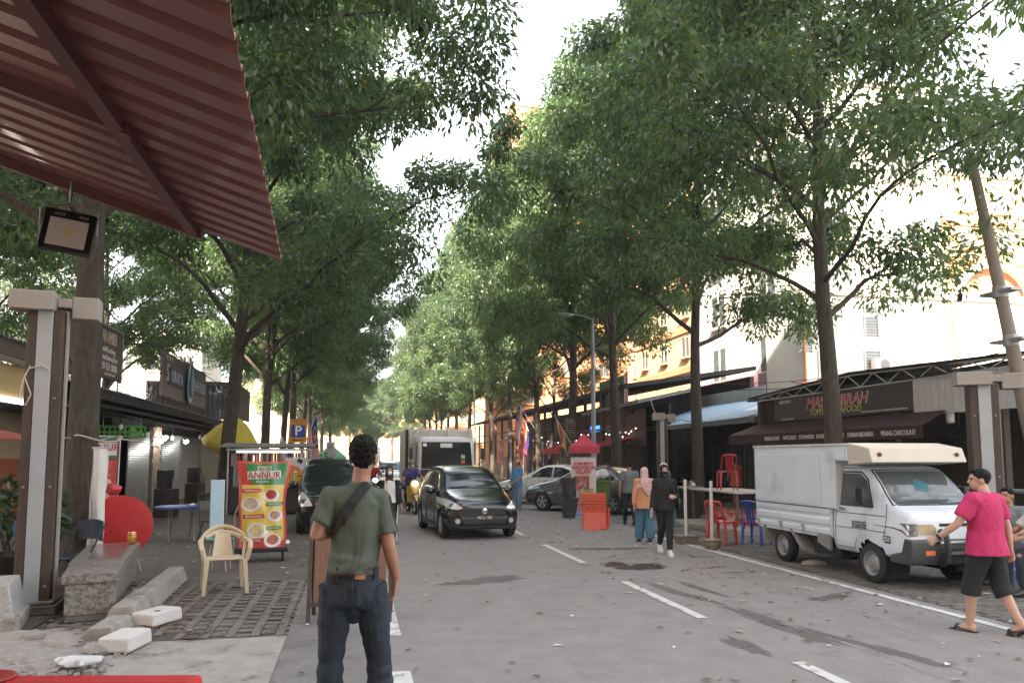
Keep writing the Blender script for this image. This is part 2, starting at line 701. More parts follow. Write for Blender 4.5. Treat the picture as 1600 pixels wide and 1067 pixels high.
# broken old kerb on the left
mb = MB()
kp = [G(272, 903), G(222, 945), G(185, 978), G(150, 1000)]
for a, b, tw in ((0, 1, .0), (1, 2, .03), (2, 3, -.05)):
    A, B = kp[a], kp[b]
    d = (B - A).normalized()
    nn = V((-d.y, d.x, 0))
    A, B = A + d * .015, B - d * .015
    A = A + V((0, 0, -.03)); B = B + V((0, 0, -.03))
    q = []
    for P_ in (A, B):
        h = .2 + tw
        q.append([P_ - nn * .19, P_ + nn * .19, P_ + nn * .12 + V((0, 0, h)), P_ - nn * .07 + V((0, 0, h))])
    mb.hexa([q[0][0], q[0][1], q[1][1], q[1][0], q[0][3], q[0][2], q[1][2], q[1][3]])
kb = mb.build('broken_kerb', concrete, smooth=0, bevel=.02)
tag(kb, kind='structure')

# ---------------------------------------------------------------- corrugated sheet helper
def corr(mb, o, along, across, pitch=.2, amp=.035, flat=.5, th=.0):
    """trapezoid sheet: ribs run along `along`, repeat over `across`, raised along along x across"""
    o, al, ac = V(o), V(along), V(across)
    L = ac.length
    e = ac.normalized()
    nn = al.cross(ac).normalized()
    prof = []
    n = int(L / pitch)
    f = pitch * flat
    t = (pitch - f) / 2
    for i in range(n):
        s0 = i * pitch
        prof += [(s0, 0), (s0 + f * .9, 0), (s0 + f * .9 + t * .5, amp), (s0 + pitch - t * .5, amp)]
    prof.append((n * pitch, 0))
    a = mb.vs([o + e * s + nn * h for s, h in prof])
    b = mb.vs([o + al + e * s + nn * h for s, h in prof])
    for i in range(len(a) - 1):
        mb.face([a[i], b[i], b[i + 1], a[i + 1]])


def solid(o, th=.004):
    m = o.modifiers.new('thickness', 'SOLIDIFY')
    m.thickness = th
    m.offset = 0
    return o


def off(t):
    return -V(t.location)


# ---------------------------------------------------------------- trees
def bark_mat():
    m = bpy.data.materials.new('bark')
    m.use_nodes = True
    t = m.node_tree
    N, L = t.nodes, t.links
    b = N['Principled BSDF']
    tc = N.new('ShaderNodeTexCoord')
    mp = N.new('ShaderNodeMapping')
    mp.inputs['Scale'].default_value = (9, 9, 1.6)
    L.new(tc.outputs['Object'], mp.inputs[0])
    n1 = N.new('ShaderNodeTexNoise')
    n1.inputs['Scale'].default_value = 2.2
    n1.inputs['Detail'].default_value = 9
    n1.inputs['Roughness'].default_value = .7
    L.new(mp.outputs[0], n1.inputs[0])
    cr = N.new('ShaderNodeValToRGB')
    cr.color_ramp.elements[0].position = .32
    cr.color_ramp.elements[0].color = (.02, .0155, .012, 1)
    cr.color_ramp.elements[1].position = .7
    cr.color_ramp.elements[1].color = (.1, .08, .062, 1)
    L.new(n1.outputs[0], cr.inputs[0])
    n2 = N.new('ShaderNodeTexNoise')
    n2.inputs['Scale'].default_value = 1.3
    n2.inputs['Detail'].default_value = 6
    L.new(tc.outputs['Object'], n2.inputs[0])
    r2 = N.new('ShaderNodeMapRange')
    r2.inputs[1].default_value = .5
    r2.inputs[2].default_value = .68
    L.new(n2.outputs[0], r2.inputs[0])
    mx = N.new('ShaderNodeMix')
    mx.data_type = 'RGBA'
    L.new(r2.outputs[0], mx.inputs[0])
    L.new(cr.outputs[0], mx.inputs[6])
    mx.inputs[7].default_value = (.05, .047, .032, 1)
    L.new(mx.outputs[2], b.inputs['Base Color'])
    b.inputs['Roughness'].default_value = .9
    bp = N.new('ShaderNodeBump')
    bp.inputs['Strength'].default_value = .9
    bp.inputs['Distance'].default_value = .03
    L.new(n1.outputs[0], bp.inputs['Height'])
    L.new(bp.outputs[0], b.inputs['Normal'])
    return m


def leaf_mat():
    m = bpy.data.materials.new('leaf')
    m.use_nodes = True
    t = m.node_tree
    N, L = t.nodes, t.links
    b = N['Principled BSDF']
    at = N.new('ShaderNodeAttribute')
    at.attribute_name = 'tint'
    L.new(at.outputs['Color'], b.inputs['Base Color'])
    b.inputs['Roughness'].default_value = .34
    b.inputs['Specular IOR Level'].default_value = .65
    tr = N.new('ShaderNodeBsdfTranslucent')
    mu = N.new('ShaderNodeMix')
    mu.data_type = 'RGBA'
    mu.blend_type = 'MULTIPLY'
    mu.inputs[0].default_value = 1
    L.new(at.outputs['Color'], mu.inputs[6])
    mu.inputs[7].default_value = (1.35, 1.5, .8, 1)
    L.new(mu.outputs[2], tr.inputs[0])
    ms = N.new('ShaderNodeMixShader')
    ms.inputs[0].default_value = .45
    L.new(b.outputs[0], ms.inputs[1])
    L.new(tr.outputs[0], ms.inputs[2])
    L.new(ms.outputs[0], N['Material Output'].inputs[0])
    return m


bark, leaf = bark_mat(), leaf_mat()


def leaves_mesh(name, cen, rad, cnt, size, seed, pal=((.052, .098, .047), (.138, .2, .09)), droop=.75):
    """leaf blades filling the clumps: cen (n,3), rad (n,3), cnt leaves per clump"""
    g = np.random.default_rng(seed)
    cen, rad = np.asarray(cen, float), np.asarray(rad, float)
    n = len(cen) * cnt
    k = np.repeat(np.arange(len(cen)), cnt)
    d = g.normal(size=(n, 3))
    d /= np.linalg.norm(d, axis=1)[:, None]
    rr = g.random(n) ** .45
    p = cen[k] + d * rad[k] * rr[:, None]
    # blade direction: outward and hanging
    a = d * .8 + g.normal(size=(n, 3)) * .5
    a[:, 2] -= droop
    a /= np.linalg.norm(a, axis=1)[:, None]
    u = g.normal(size=(n, 3)) * .75
    u[:, 2] += 1
    w = np.cross(a, u)
    w /= np.linalg.norm(w, axis=1)[:, None] + 1e-9
    nn = np.cross(w, a)
    L = size * g.uniform(.55, 1.45, n)[:, None]
    Wd = L * g.uniform(.15, .22, n)[:, None]
    v = np.empty((n, 4, 3))
    v[:, 0] = p
    v[:, 1] = p + a * L * .45 + w * Wd + nn * L * .05
    v[:, 2] = p + a * L - nn * L * .1
    v[:, 3] = p + a * L * .45 - w * Wd + nn * L * .05
    me = bpy.data.meshes.new(name)
    me.vertices.add(n * 4)
    me.vertices.foreach_set('co', v.ravel())
    me.loops.add(n * 4)
    me.loops.foreach_set('vertex_index', np.arange(n * 4, dtype=np.int32))
    me.polygons.add(n)
    me.polygons.foreach_set('loop_start', np.arange(0, n * 4, 4, dtype=np.int32))
    c0, c1 = np.array(pal[0]), np.array(pal[1])
    t = np.clip(g.normal(.45, .28, n) + g.normal(0, .2, len(cen))[k], 0, 1)[:, None]
    c = c0 * (1 - t) + c1 * t
    yel = g.random(n) < .012
    c[yel] = (.2, .16, .04)
    col = np.ones((n, 4, 4))
    col[:, :, :3] = c[:, None, :]
    at = me.color_attributes.new('tint', 'FLOAT_COLOR', 'POINT')
    at.data.foreach_set('color', col.ravel())
    me.update()
    me.validate()
    return me


def tree_meshes(seed, h=17., r0=.26, nl=24, z0=4.4, reach=6.2, cnt=430, lsize=.17, sub=5, crown_r=1.0, fork=None):
    r = random.Random(seed)
    mb = MB()
    # leader
    n = 16
    ph = [r.uniform(0, 6.28) for _ in range(4)]
    lead = []
    for i in range(n + 1):
        t = i / n
        z = t * h * .93
        lead.append(V((.16 * math.sin(t * 5 + ph[0]) * t + .05 * math.sin(t * 14 + ph[1]), .16 * math.sin(t * 4 + ph[2]) * t + .05 * math.sin(t * 13 + ph[3]), z)))
    rad = [max(.03, r0 * (1 - i / n * .95) ** .85) for i in range(n + 1)]
    lead = [V((0, 0, -.05)), V((0, 0, .25))] + lead[1:]
    rad = [r0 * 1.45, r0 * 1.12] + rad[1:]
    mb.tube(lead, rad, 14)

    def at(z):
        for a, b in zip(lead, lead[1:]):
            if a.z <= z <= b.z:
                return a.lerp(b, (z - a.z) / (b.z - a.z))
        return lead[-1]
    cen, cr = [], []
    az = r.uniform(0, 6.28)
    for i in range(nl):
        t = i / (nl - 1)
        z = z0 + (h * .88 - z0) * t ** 1.05
        az += 2.399 + r.uniform(-.5, .5)
        shape = math.sin(PI * min(1, .32 + t * .62)) ** .7
        L = reach * (.35 + .75 * shape) * r.uniform(.85, 1.12) * (1 if t > .1 else .85)
        L *= 1 - .55 * t ** 1.4
        el = R(r.uniform(24, 40) + 26 * t)
        base = at(z)
        rb = max(.028, rad[min(len(rad) - 1, 2 + int(z / h * n))] * r.uniform(.34, .55))
        pts, rs = [base], [rb]
        d = V((math.cos(az) * math.cos(el), math.sin(az) * math.cos(el), math.sin(el)))
        m = 8
        for q in range(1, m + 1):
            e2 = d.copy()
            e2.z = d.z + .14 * math.sin(q * 1.1 + az) - (.05 * q if q > 3 else -.02)
            e2 += V((r.uniform(-.16, .16), r.uniform(-.16, .16), 0))
            pts.append(pts[-1] + e2.normalized() * L / m)
            rs.append(max(.009, rb * (1 - q / m) ** .8))
        mb.tube(pts, rs, 7)
        for s in range(sub + 1):
            tt = 1. if s == sub else .33 + .62 * s / sub + r.uniform(-.05, .05)
            k = min(m - 1, int(tt * m))
            o = pts[k].lerp(pts[k + 1], tt * m - k) if tt < 1 else pts[-1]
            dd = (pts[k + 1] - pts[k]).normalized() if k + 1 <= m else d
            side = V((-math.sin(az), math.cos(az), 0)) * (1 if s % 2 else -1) * r.uniform(.6, 1.1)
            bd = (dd * .7 + side + V((0, 0, r.uniform(-.15, .5)))).normalized()
            bl = r.uniform(.9, 1.9) * (1.15 - .4 * t)
            if tt >= 1: bl, bd = .5, dd
            p1 = o + bd * bl * .5 + V((0, 0, .05))
            p2 = o + bd * bl + V((0, 0, -.1 * bl))
            mb.tube([o, p1, p2], [max(.008, rs[k] * .5), .012, .006], 5, cap=False)
            cs = crown_r * r.uniform(.62, 1.0)
            cen.append(p2 + V((0, 0, -.12)))
            cr.append((cs * .95, cs * .95, cs * .72))
            if r.random() < .6:
                cen.append(p1 + V((r.uniform(-.4, .4), r.uniform(-.4, .4), r.uniform(.1, .5))))
                cr.append((cs * .7, cs * .7, cs * .5))
    for q in range(9):
        a = q * 2.399
        cen.append(lead[-1] + V((math.cos(a) * .15 * q, math.sin(a) * .15 * q, .6 - .22 * q)))
        cr.append((.9, .9, .7))
    tm = mb.mesh(60, fix=False)
    tm.name = 'trunk'
    tm.materials.append(bark)
    cm = leaves_mesh('crown', cen, cr, cnt, lsize, seed)
    cm.materials.append(leaf)
    return tm, cm


PROT = [tree_meshes(11, 17.5, .20, 26, 4.6, 6.2, 320), tree_meshes(12, 18.5, .21, 27, 5.0), tree_meshes(13, 16.5, .19, 25, 4.6), tree_meshes(14, 19, .255, 28, 5.4, 6.8), tree_meshes(15, 18.5, .25, 30, 4.7, 8.0, 420, .175, 7, 1.1), tree_meshes(16, 17, .22, 24, 4.9, 6.4, 110, .16)]


def tree(kind, loc, rz, label, group, sc=(1, 1, 1), lean=(0, 0)):
    t = thing('street_tree', label, 'tree', loc, rz, group)
    t.scale = sc
    t.rotation_euler = (Matrix.Rotation(lean[1], 3, 'Y') @ Matrix.Rotation(lean[0], 3, 'X') @ Matrix.Rotation(rz, 3, 'Z')).to_euler()
    tm, cm = PROT[kind]
    link('trunk', tm, None, t)
    link('crown', cm, None, t)
    return t


GL, GR = 'row of street trees along the left pavement', 'row of street trees along the right kerb'
LT = [(-4.1, 12.6, 4, 0.9, (.95, .95, 1.0), 'thick trunked street tree behind the brown and white post and granite bench'),
      (-4.05, 25.3, 4, 3.6, (1.0, 1.0, 1.06), 'dark leaning trunk tree between the shutters and the large seasoning pouch'),
      (-4.2, 36.5, 4, 5.3, (.9, .9, 1.05), 'tree rising behind the silver food stall, next to the yellow parasol'),
      (-4.0, 43.5, 2, 1.1, (1, 1, 1.12), 'tree just left of the orange parking sign'),
      (-4.2, 51, 3, 5.2, (1, 1, 1.05), 'tree directly behind the orange parking sign'),
      (-4.0, 59, 1, .7, (1, 1, 1.05), 'tree behind the striped flag beside the parking sign')]
RTREE = [(9.9, 14.4, 0, 1.0, (1.02, 1.02, 1.0), 'forked street tree behind the white box pickup, in front of the brown restaurant sign'),
         (10.2, 21.5, 2, 3.3, (1, 1, 1.12), 'street tree beside the stall with the blue metal roof'),
         (9.95, 28, 1, 5.1, (.95, .95, 1.02), 'street tree in front of the maroon shop sign'),
         (10.0, 34.6, 3, 0.2, (.95, .95, 1.0), 'street tree wrapped with cord, left of the lamp post'),
         (10.1, 41.5, 0, 2.6, (.95, .95, 1.12), 'twin stemmed tree beside the flag on the right pavement'),
         (9.9, 48.5, 2, 4.4, (.95, .95, 1.2), 'tree behind the white car and striped flag')]
for i, (x, y, k, rz, sc, lb) in enumerate(LT):
    tree(k, (x, y, -.02), rz, lb, GL, sc, (0, R((-.2, 4.0, 2.5, 2, 2, 1.5)[i])))
for i, (x, y, k, rz, sc, lb) in enumerate(RTREE):
    tree(k, (x, y, .1 if y < 17 or y > 27.4 else -.02), rz, lb, GR, sc, (0, R((.3, .8, -.5, .6, -1, 0)[i])))
tree(5, (11.2, 7.4, .1), 2.2, 'near street tree whose leafy limbs reach in at the upper right corner', GR)
tw = tree(1, (10.9, 42.4, .1), 1.0, 'slimmer second stem leaning beside the twin stemmed tree on the right pavement', GR, (.6, .6, .8), (0, R(4)))
r = random.Random(5)
for i in range(9):
    tree(r.randrange(4), (-4.1 + r.uniform(-.4, .4), 67 + i * 8 + r.uniform(-1, 1), -.02), r.uniform(0, 6), 'one of the far street trees closing the view down the left side of the road', 'far trees down the left of the road', (1, 1, r.uniform(.95, 1.15)))
    tree(r.randrange(4), (9.8 + r.uniform(-.5, .5), 56 + i * 7.5 + r.uniform(-1, 1), -.02), r.uniform(0, 6), 'one of the far street trees in the row beyond the lorry on the right', 'far trees down the right of the road', (.95, .95, r.uniform(.95, 1.2)))
for i in range(5):
    tree(r.randrange(4), (-1 + i * 2.6, 150 + r.uniform(-6, 6), -.02), r.uniform(0, 6), 'far crown closing the street where the road bends away', 'trees closing the end of the street', (1, 1, r.uniform(.8, 1)))
r = random.Random(77)
for x, y, k, lb in ((-13.5, 24, 2, 'tree behind the shop row, left of the big rooftop sign'), (-14.5, 33, 0, 'tree behind the shop row and the big rooftop sign'), (-13, 43, 3, 'tree behind the grey container cabin'), (-16, 17.5, 1, 'tree rising behind the cream eatery at the left edge')):
    tree(k, (x, y, -.02), r.uniform(0, 6), lb, 'trees behind the left hand shops', (1, 1, .95))
# ---------------------------------------------------------------- buildings on the right
wall_white = M('wall_white', (.74, .7, .62), .85, var=.1, sc=.8, bump=.2, bsc=30, col2=(.5, .48, .44), thr=.66)
wall_cream = M('wall_cream', (.62, .42, .22), .85, var=.12, sc=.7, col2=(.5, .4, .3), thr=.66)
wall_orange = M('wall_orange', (.55, .23, .11), .85, var=.15, sc=.7, col2=(.42, .17, .09), thr=.62)
wall_mauve = M('wall_mauve', (.3, .17, .19), .85, var=.15, sc=1)
sign_brown = M('sign_brown', (.062, .05, .048), .6, var=.12, sc=2)
txt_white = M('letter_white', (.75, .75, .73), .6, var=.03)
txt_red = M('letter_red', (.55, .05, .05), .6, var=.05)
txt_yel = M('letter_yellow', (.62, .55, .14), .6, var=.05)
txt_black = M('letter_black', (.015, .015, .015), .6, var=.05)
roof_black = M('roof_black', (.018, .018, .02), .75, var=.3, sc=3)
roof_blue = M('roof_blue', (.25, .36, .47), .45, metal=.2, var=.2, sc=2, col2=(.36, .42, .46), thr=.6)
roof_white = M('roof_white', (.66, .67, .68), .5, var=.1, sc=2, col2=(.5, .5, .5), thr=.64)
sheet_white = M('sheet_white', (.55, .56, .57), .5, var=.12, sc=1.5, col2=(.42, .42, .42), thr=.62)
brown_panel = M('brown_panel', (.085, .06, .05), .7, var=.3, sc=3, stretch=(8, 8, 1))
win_dark = M('window_dark', (.1, .11, .115), .12, var=.3, sc=2)
pot_pl = M('plant_green', (.05, .09, .03), .6, var=.3, sc=6)

# --- restaurant with the long brown sign
t = thing('restaurant', 'open fronted brown restaurant with a long dark sign, maroon fruit juice awning and white truss', 'restaurant', (12.7, 18, .12))
o = off(t)
mb = MB()
mb.bx(16.6, 16.8, 9.6, 22.3, .12, 3.7)
mb.bx(12.9, 16.6, 22.1, 22.3, .12, 3.6)
mb.build('back_wall', brown_panel, t, o)
mb = MB()
mb.hexa([(12.66, 22.8, 3.52), (12.66, 9, 3.6), (20, 9, 4.3), (20, 22.8, 4.1), (12.66, 22.8, 3.58), (12.66, 9, 3.66), (20, 9, 4.36), (20, 22.8, 4.16)])
mb.hexa([(12.56, 22.6, 3.585), (12.56, 17.4, 3.86), (17, 17.4, 4.35), (17, 22.6, 4.12), (12.56, 22.6, 3.64), (12.56, 17.4, 3.93), (17, 17.4, 4.42), (17, 22.6, 4.2)])
mb.hexa([(12.56, 17.39, 3.86), (12.56, 11, 3.67), (17, 11, 4.2), (17, 17.39, 4.35), (12.56, 17.39, 3.93), (12.56, 11, 3.72), (17, 11, 4.26), (17, 17.39, 4.42)])
mb.build('roof', roof_black, t, o, smooth=0)
mb = MB()
zt = lambda y: 3.84 - abs(y - 17.4) * (.05 if y > 17.4 else .03)
ys = [22 - i * .5 for i in range(23)]
for i, (a, b) in enumerate(zip(ys, ys[1:])):
    mb.cyl((12.6, a, zt(a) if i % 2 else 3.5), (12.6, b, 3.5 if i % 2 else zt(b)), .014, n=5)
mb.tube([(12.6, y, zt(y)) for y in ys], .018, 5)
mb.cyl((12.6, 22, 3.5), (12.6, 11, 3.5), .018, n=5)
mb.build('truss', sheet_white, t, o)
mb = MB()
mb.bx(12.62, 12.7, 15.22, 21.12, 2.79, 3.48)
sb = mb.build('sign_board', sign_brown, t, o, bevel=.008)
xs = 12.612
for s, z, y, sz, m, sh, sx, of in (('MAS  JABRAH', 3.22, 18.1, .4, txt_white, .25, 1.12, .012), ('MAS  JABRAH', 3.22, 18.1, .4, txt_red, .25, 1.12, 0),
                                   ('TOMYAM SEAFOOD', 2.97, 18.15, .25, txt_yel, .2, 1.0, 0)):
    text(s, sz, m, sb, (xs - (.006 if m is txt_red else 0), y, z), LEFTW, sx=sx, shear=sh, off=of)
text('RESTORAN', .12, txt_white, sb, (xs, 20.5, 3.36), LEFTW)
text('TEL: 019-268 4412 TEMPAHAN', .05, txt_white, sb, (xs, 20.4, 2.84), LEFTW)
text('MENYEDIAKAN MASAKAN ALA THAI, WESTERN DAN IKAN BAKAR', .055, txt_white, sb, (xs, 16.2, 2.86), LEFTW)
for c in list(sb.children):
    c.location = V(c.location)
mb = MB()
corr(mb, (12.64, 15.2, 2.68), (0, 0, .84), (0, -6.2, 0), .2, .02, .8)
solid(mb.build('cladding', sheet_white, t, o, smooth=0))
mb = MB()
mb.hexa([(12.6, 22.2, 2.72), (12.6, 14.2, 2.72), (11.75, 13.9, 2.38), (11.75, 22.4, 2.38), (12.6, 22.2, 2.745), (12.6, 14.2, 2.745), (11.75, 13.9, 2.4), (11.75, 22.4, 2.4)])
mb.bx(11.735, 11.752, 13.9, 22.4, 2.12, 2.398)
aw = mb.build('awning', maroon, t, o, smooth=0)
for s, pc in (('MANGGA SUSU', 1206), ('AVOCADO', 1234), ('STRAWBERI', 1260), ('HONEYDEW', 1289), ('OREO', 1312), ('DURIAN BELANDA', 1344), ('PISANG CHOCOLATE', 1403)):
    q = PX(pc, 678, 11.735)
    text(s, .16, txt_white, aw, (11.728, q.y, 2.25), LEFTW, sx=.82 if len(s) < 11 else .7)
each([lambda m, y=y: m.bx(12.72, 12.86, y - .08, y + .08, .12, 3.5) for y in (22.2, 19.2, 16.0, 12.9, 10.6)], 'post', brown_panel, t, o)
mb = MB()
mb.bx(16.5, 16.58, 12.6, 13.5, .12, 2.3)
mb.build('door', M('door_wood', (.1, .065, .045), .6, var=.3, stretch=(8, 8, 1), sc=3), t, o, bevel=.01)
mb = MB()
mb.bx(16.52, 16.58, 11.4, 12.4, .9, 2.3)
wf = mb.build('window', win_dark, t, o)
mb = MB()
for k in range(6):
    mb.bx(16.49, 16.515, 11.4 + k * .19, 11.43 + k * .19, .9, 2.3)
for k in range(8):
    mb.bx(16.494, 16.512, 11.4, 12.4, .9 + k * .19, .925 + k * .19)
for y in (12.56, 12.56, 13.52):
    mb.bx(16.48, 16.58, y, y + .06, .12, 2.35)
mb.build('frame', sheet_white, wf)
mb = MB()
mb.cyl((12.3, 15.6, 1.08), (12.3, 9, 1.08), .04, n=8)
mb.cyl((12.3, 15.6, .75), (12.3, 9, .75), .025, n=8)
for y in (15.6, 13.4, 11.2, 9.2):
    mb.cyl((12.3, y, .12), (12.3, y, 1.08), .035, n=8)
mb.build('railing', galv, t, o)
mb = MB()
mb.bx(13.2, 13.9, 9.4, 12.6, .12, .85)
mb.bx(13.1, 14.0, 9.3, 12.7, .86, .9)
mb.build('counter', M('counter_top', (.45, .43, .42), .5, var=.1), t, o, bevel=.01)


def cone_lamp(x, y, z, lab):
    l = thing('pendant_lamp', lab, 'lamp', (x, y, z), 0, 'black cone lamps under the restaurant roof')
    mb = MB()
    mb.lathe([(.03, .14), (.05, .13), (.24, 0), (.23, 0), (.04, .12)])
    mb.build('lamp_shade', black_m, l)
    mb = MB()
    mb.cyl((0, 0, .13), (0, 0, 3.6 - z), .008, n=6)
    mb.build('cord', black_m, l)


for (px, py, X), lb in (((1500, 672, 13.4), 'black cone pendant lamp nearest the white cladding corner'), ((1478, 688, 15), 'middle black cone pendant lamp over the restaurant tables'),
                        ((1524, 682, 15.2), 'black cone pendant lamp just left of the wood and steel post')):
    q = PX(px, py, X)
    cone_lamp(q.x, q.y, q.z - .1, lb)
for (px, py, X), lb in (((1485, 652, 12.75), 'white lantern hanging under the white cladding'), ((1537, 648, 12.75), 'white lantern half hidden by the wood and steel post')):
    q = PX(px, py, X)
    l = thing('lantern', lb, 'lantern', (q.x, q.y, q.z - .13), 0, 'white lanterns under the cladding')
    mb = MB(); mb.lathe([(0, 0), (.06, 0), (.085, .03), (.085, .2), (.05, .25), (0, .25)], n=10); mb.build('glass', M('milk_glass', (.7, .72, .75), .3, var=.03), l)
    mb = MB(); mb.cyl((0, 0, .25), (0, 0, 2.9 - q.z + .13), .012, n=6); mb.lathe([(0, .25), (.04, .25), (.03, .3), (0, .3)], n=10); mb.build('cap', black_m, l)

# --- stall with blue metal roof
t = thing('market_stall', 'dark stall under a blue and white metal roof with black slatted back', 'stall', (13.2, 28, .0))
o = off(t)
mb = MB()
corr(mb, (12.8, 25.6, 3.02), (3.3, 0, 1.05), (0, 7.6, 0), .22, .03, .6)
solid(mb.build('roof', roof_blue, t, o, smooth=0))
mb = MB()
corr(mb, (13.9, 22.6, 3.38), (2.2, 0, .7), (0, 2.9, 0), .22, .03, .6)
solid(mb.build('white_roof', roof_white, t, o, smooth=0))
mb = MB()
corr(mb, (12.8, 22.6, 3.04), (1.08, 0, .34), (0, 2.9, 0), .22, .03, .6)
solid(mb.build('eave_sheet', roof_blue, t, o, smooth=0))
mb = MB()
corr(mb, (16.1, 27.5, 3.9), (0, 0, .7), (0, 6, 0), .2, .03, .5)
solid(mb.build('gable_sheet', sheet_white, t, o, smooth=0))
mb = MB()
mb.bx(12.72, 12.82, 22.5, 33.3, 2.86, 3.03)
mb.build('eave_beam', M('grey_beam', (.2, .2, .2), .7, var=.2, sc=4), t, o)
each([lambda m, y=y: m.bx(12.95, 13.07, y - .06, y + .06, 0, 3.0) for y in (27.2, 32.9)], 'post', M('grey_beam'), t, o)
mb = MB()
mb.bx(16.0, 16.1, 22.5, 33.3, 0, 3.9)
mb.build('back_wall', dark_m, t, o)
mb = MB()
for k in range(62):
    y = 22.7 + k * .165
    mb.bx(14.52 + (k % 2) * .03, 14.55 + (k % 2) * .03, y, y + .145, .05, 2.3 + .04 * math.sin(k * 2.3))
mb.build('slat_curtain', M('black_slats', (.02, .02, .023), .5, var=.3, sc=5), t, o)
mb = MB()
mb.bx(12.9, 13.4, 22.5, 22.56, .1, 2.7)
mb.build('timber_panel', M('grey_timber', (.11, .1, .09), .8, var=.3, stretch=(8, 8, 1)), t, o)
for k, (px, py) in enumerate(((1064, 658), (1120, 662), (1158, 655))):
    q = PX(px, py, 13.2)
    l = thing('bulb', ('leftmost', 'middle', 'rightmost')[k] + ' unlit white bulb under the eave of the blue roofed stall', 'bulb', (q.x, q.y, q.z - .06), 0, 'bulbs under the blue roofed stall')
    mb = MB(); mb.ell((0, 0, .03), (.04, .04, .055), n=10, m=8); mb.build('globe', M('milk_glass'), l)
    mb = MB(); mb.cyl((0, 0, .07), (0, 0, 3.0 - q.z + .06), .02, n=6); mb.build('socket', black_m, l)

# --- maroon sign shop and green sign
t = thing('shop', 'dark shop with a maroon name board and black bars behind the street tree', 'shop', (12.3, 32, .12))
o = off(t)
a, b = PX(1008, 700, 12.3), PX(938, 700, 12.3)
mb = MB()
mb.bx(12.28, 12.38, a.y, b.y, 2.2, 3.85)
sb = mb.build('sign_board', M('maroon_board', (.13, .055, .05), .7, var=.15, sc=2), t, o, bevel=.01)
text('REMA ROSMADA', .42, M('letter_gold', (.5, .42, .2), .6), sb, (12.27, PX(963, 690, 12.3).y, 3.1), LEFTW, sx=.85)
text('SAMBAL & GORENG', .1, txt_white, sb, (12.27, PX(985, 690, 12.3).y, 2.35), LEFTW)
text('D A P U R   A S L I', .14, txt_white, sb, (12.27, PX(965, 690, 12.3).y, 2.72), LEFTW)
mb = MB()
for k in range(30):
    y = a.y + k * (b.y - a.y) / 30
    mb.bx(12.4, 12.44, y, y + .05, .1, 2.2)
mb.build('bars', black_m, t, o)
mb = MB()
mb.bx(12.9, 13.0, a.y - 1.2, b.y + 1, .1, 4)
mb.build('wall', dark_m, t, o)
mb = MB()
mb.hexa([(11.5, a.y - 1.3, 3.95), (11.5, b.y + .6, 3.85), (14, b.y + .6, 4.5), (14, a.y - 1.3, 4.5), (11.5, a.y - 1.3, 4.1), (11.5, b.y + .6, 4.0), (14, b.y + .6, 4.6), (14, a.y - 1.3, 4.6)])
mb.build('roof', M('grey_beam'), t, o, smooth=0)
q = PX(978, 640, 12.0); q2 = PX(938, 640, 12.0)
s = thing('shop_sign', 'green shop sign with yellow words above the maroon name board', 'sign', (12.0, (q.y + q2.y) / 2, 4.1))
mb = MB(); mb.bx(-.05, .05, (q.y - q2.y) / 2, (q2.y - q.y) / 2, .1, 1.35); g = mb.build('board', M('sign_green', (.03, .14, .06), .6, var=.15), s, bevel=.01)
text('BIHUN\nSUP UTARA', .36, txt_yel, g, (-.056, -.6, .8), LEFTW)
each([lambda m, y=y: m.cyl((0, y, -.3), (0, y, .1), .03) for y in (-.8, .8)], 'leg', grey_metal, s)
s = thing('light_box', 'narrow upright white light box sign standing beside the green sign', 'sign', (11.9, PX(975, 640, 11.9).y - .3, 4.05))
mb = MB(); mb.bx(-.06, .06, -.12, .12, .02, 1.45); mb.build('box', M('light_box_face', (.8, .78, .78), .5), s, bevel=.01)
mb = MB(); mb.bx(-.03, .03, -.17, -.125, 0, 1.5); mb.build('red_edge', red_pl, s)

# --- large dark hall behind
t = thing('food_hall', 'large dark open hall with a low black roof and crowded shadowed stalls', 'building', (13, 50, .12))
o = off(t)
mb = MB()
mb.hexa([(11.6, 31.5, 4.75), (11.6, 78, 4.9), (18, 78, 6.0), (18, 31.5, 5.7), (11.6, 31.5, 4.95), (11.6, 78, 5.1), (18, 78, 6.2), (18, 31.5, 5.9)])
mb.build('roof', roof_black, t, o, smooth=0)
mb = MB()
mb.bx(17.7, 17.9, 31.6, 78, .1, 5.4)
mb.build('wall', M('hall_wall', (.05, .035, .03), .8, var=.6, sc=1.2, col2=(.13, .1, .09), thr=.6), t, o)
r = random.Random(9)
each([lambda m, k=k: m.bx(11.8, 11.95, 32.4 + k * 2.9, 32.55 + k * 2.9, .1, 4.8) for k in range(16)], 'post', rust_m, t, o)
each([lambda m, x=x, z=z: m.bx(x, x + .08, 32, 76, z, z + .1) for x, z in ((11.7, 3.0), (12.1, 3.7))], 'beam', rust_m, t, o)
each([lambda m, k=k, w=r.uniform(.7, 1.6), h=r.uniform(1, 2.1): m.bx(12.4, 12.45, 36 + k * 2, 36 + k * 2 + w, .15, h) for k in range(20)], 'partition', M('hall_partition', (.14, .12, .11), .7, var=.5, sc=.9), t, o)
mb = MB()
for k in range(46):
    mb.ell((11.75 + r.random() * .5, r.uniform(31, 52), r.uniform(2.5, 3.1)), .025, n=6, m=4)
mb.build('string_lights', M('bulb_glow', (1., .86, .7), .5, emit=1.6), t, o)
mb = MB()
for k in range(5):
    mb.bx(14.2, 14.26, 41 + k * .8, 41.5 + k * .8, 3.25, 3.6)
mb.build('neon_sign', M('neon_blue', (.03, .2, .9), .5, emit=.8), t, o)
mb = MB()
corr(mb, (11.4, 44.5, 3.35), (1.8, 0, .3), (0, 7, 0), .3, .04)
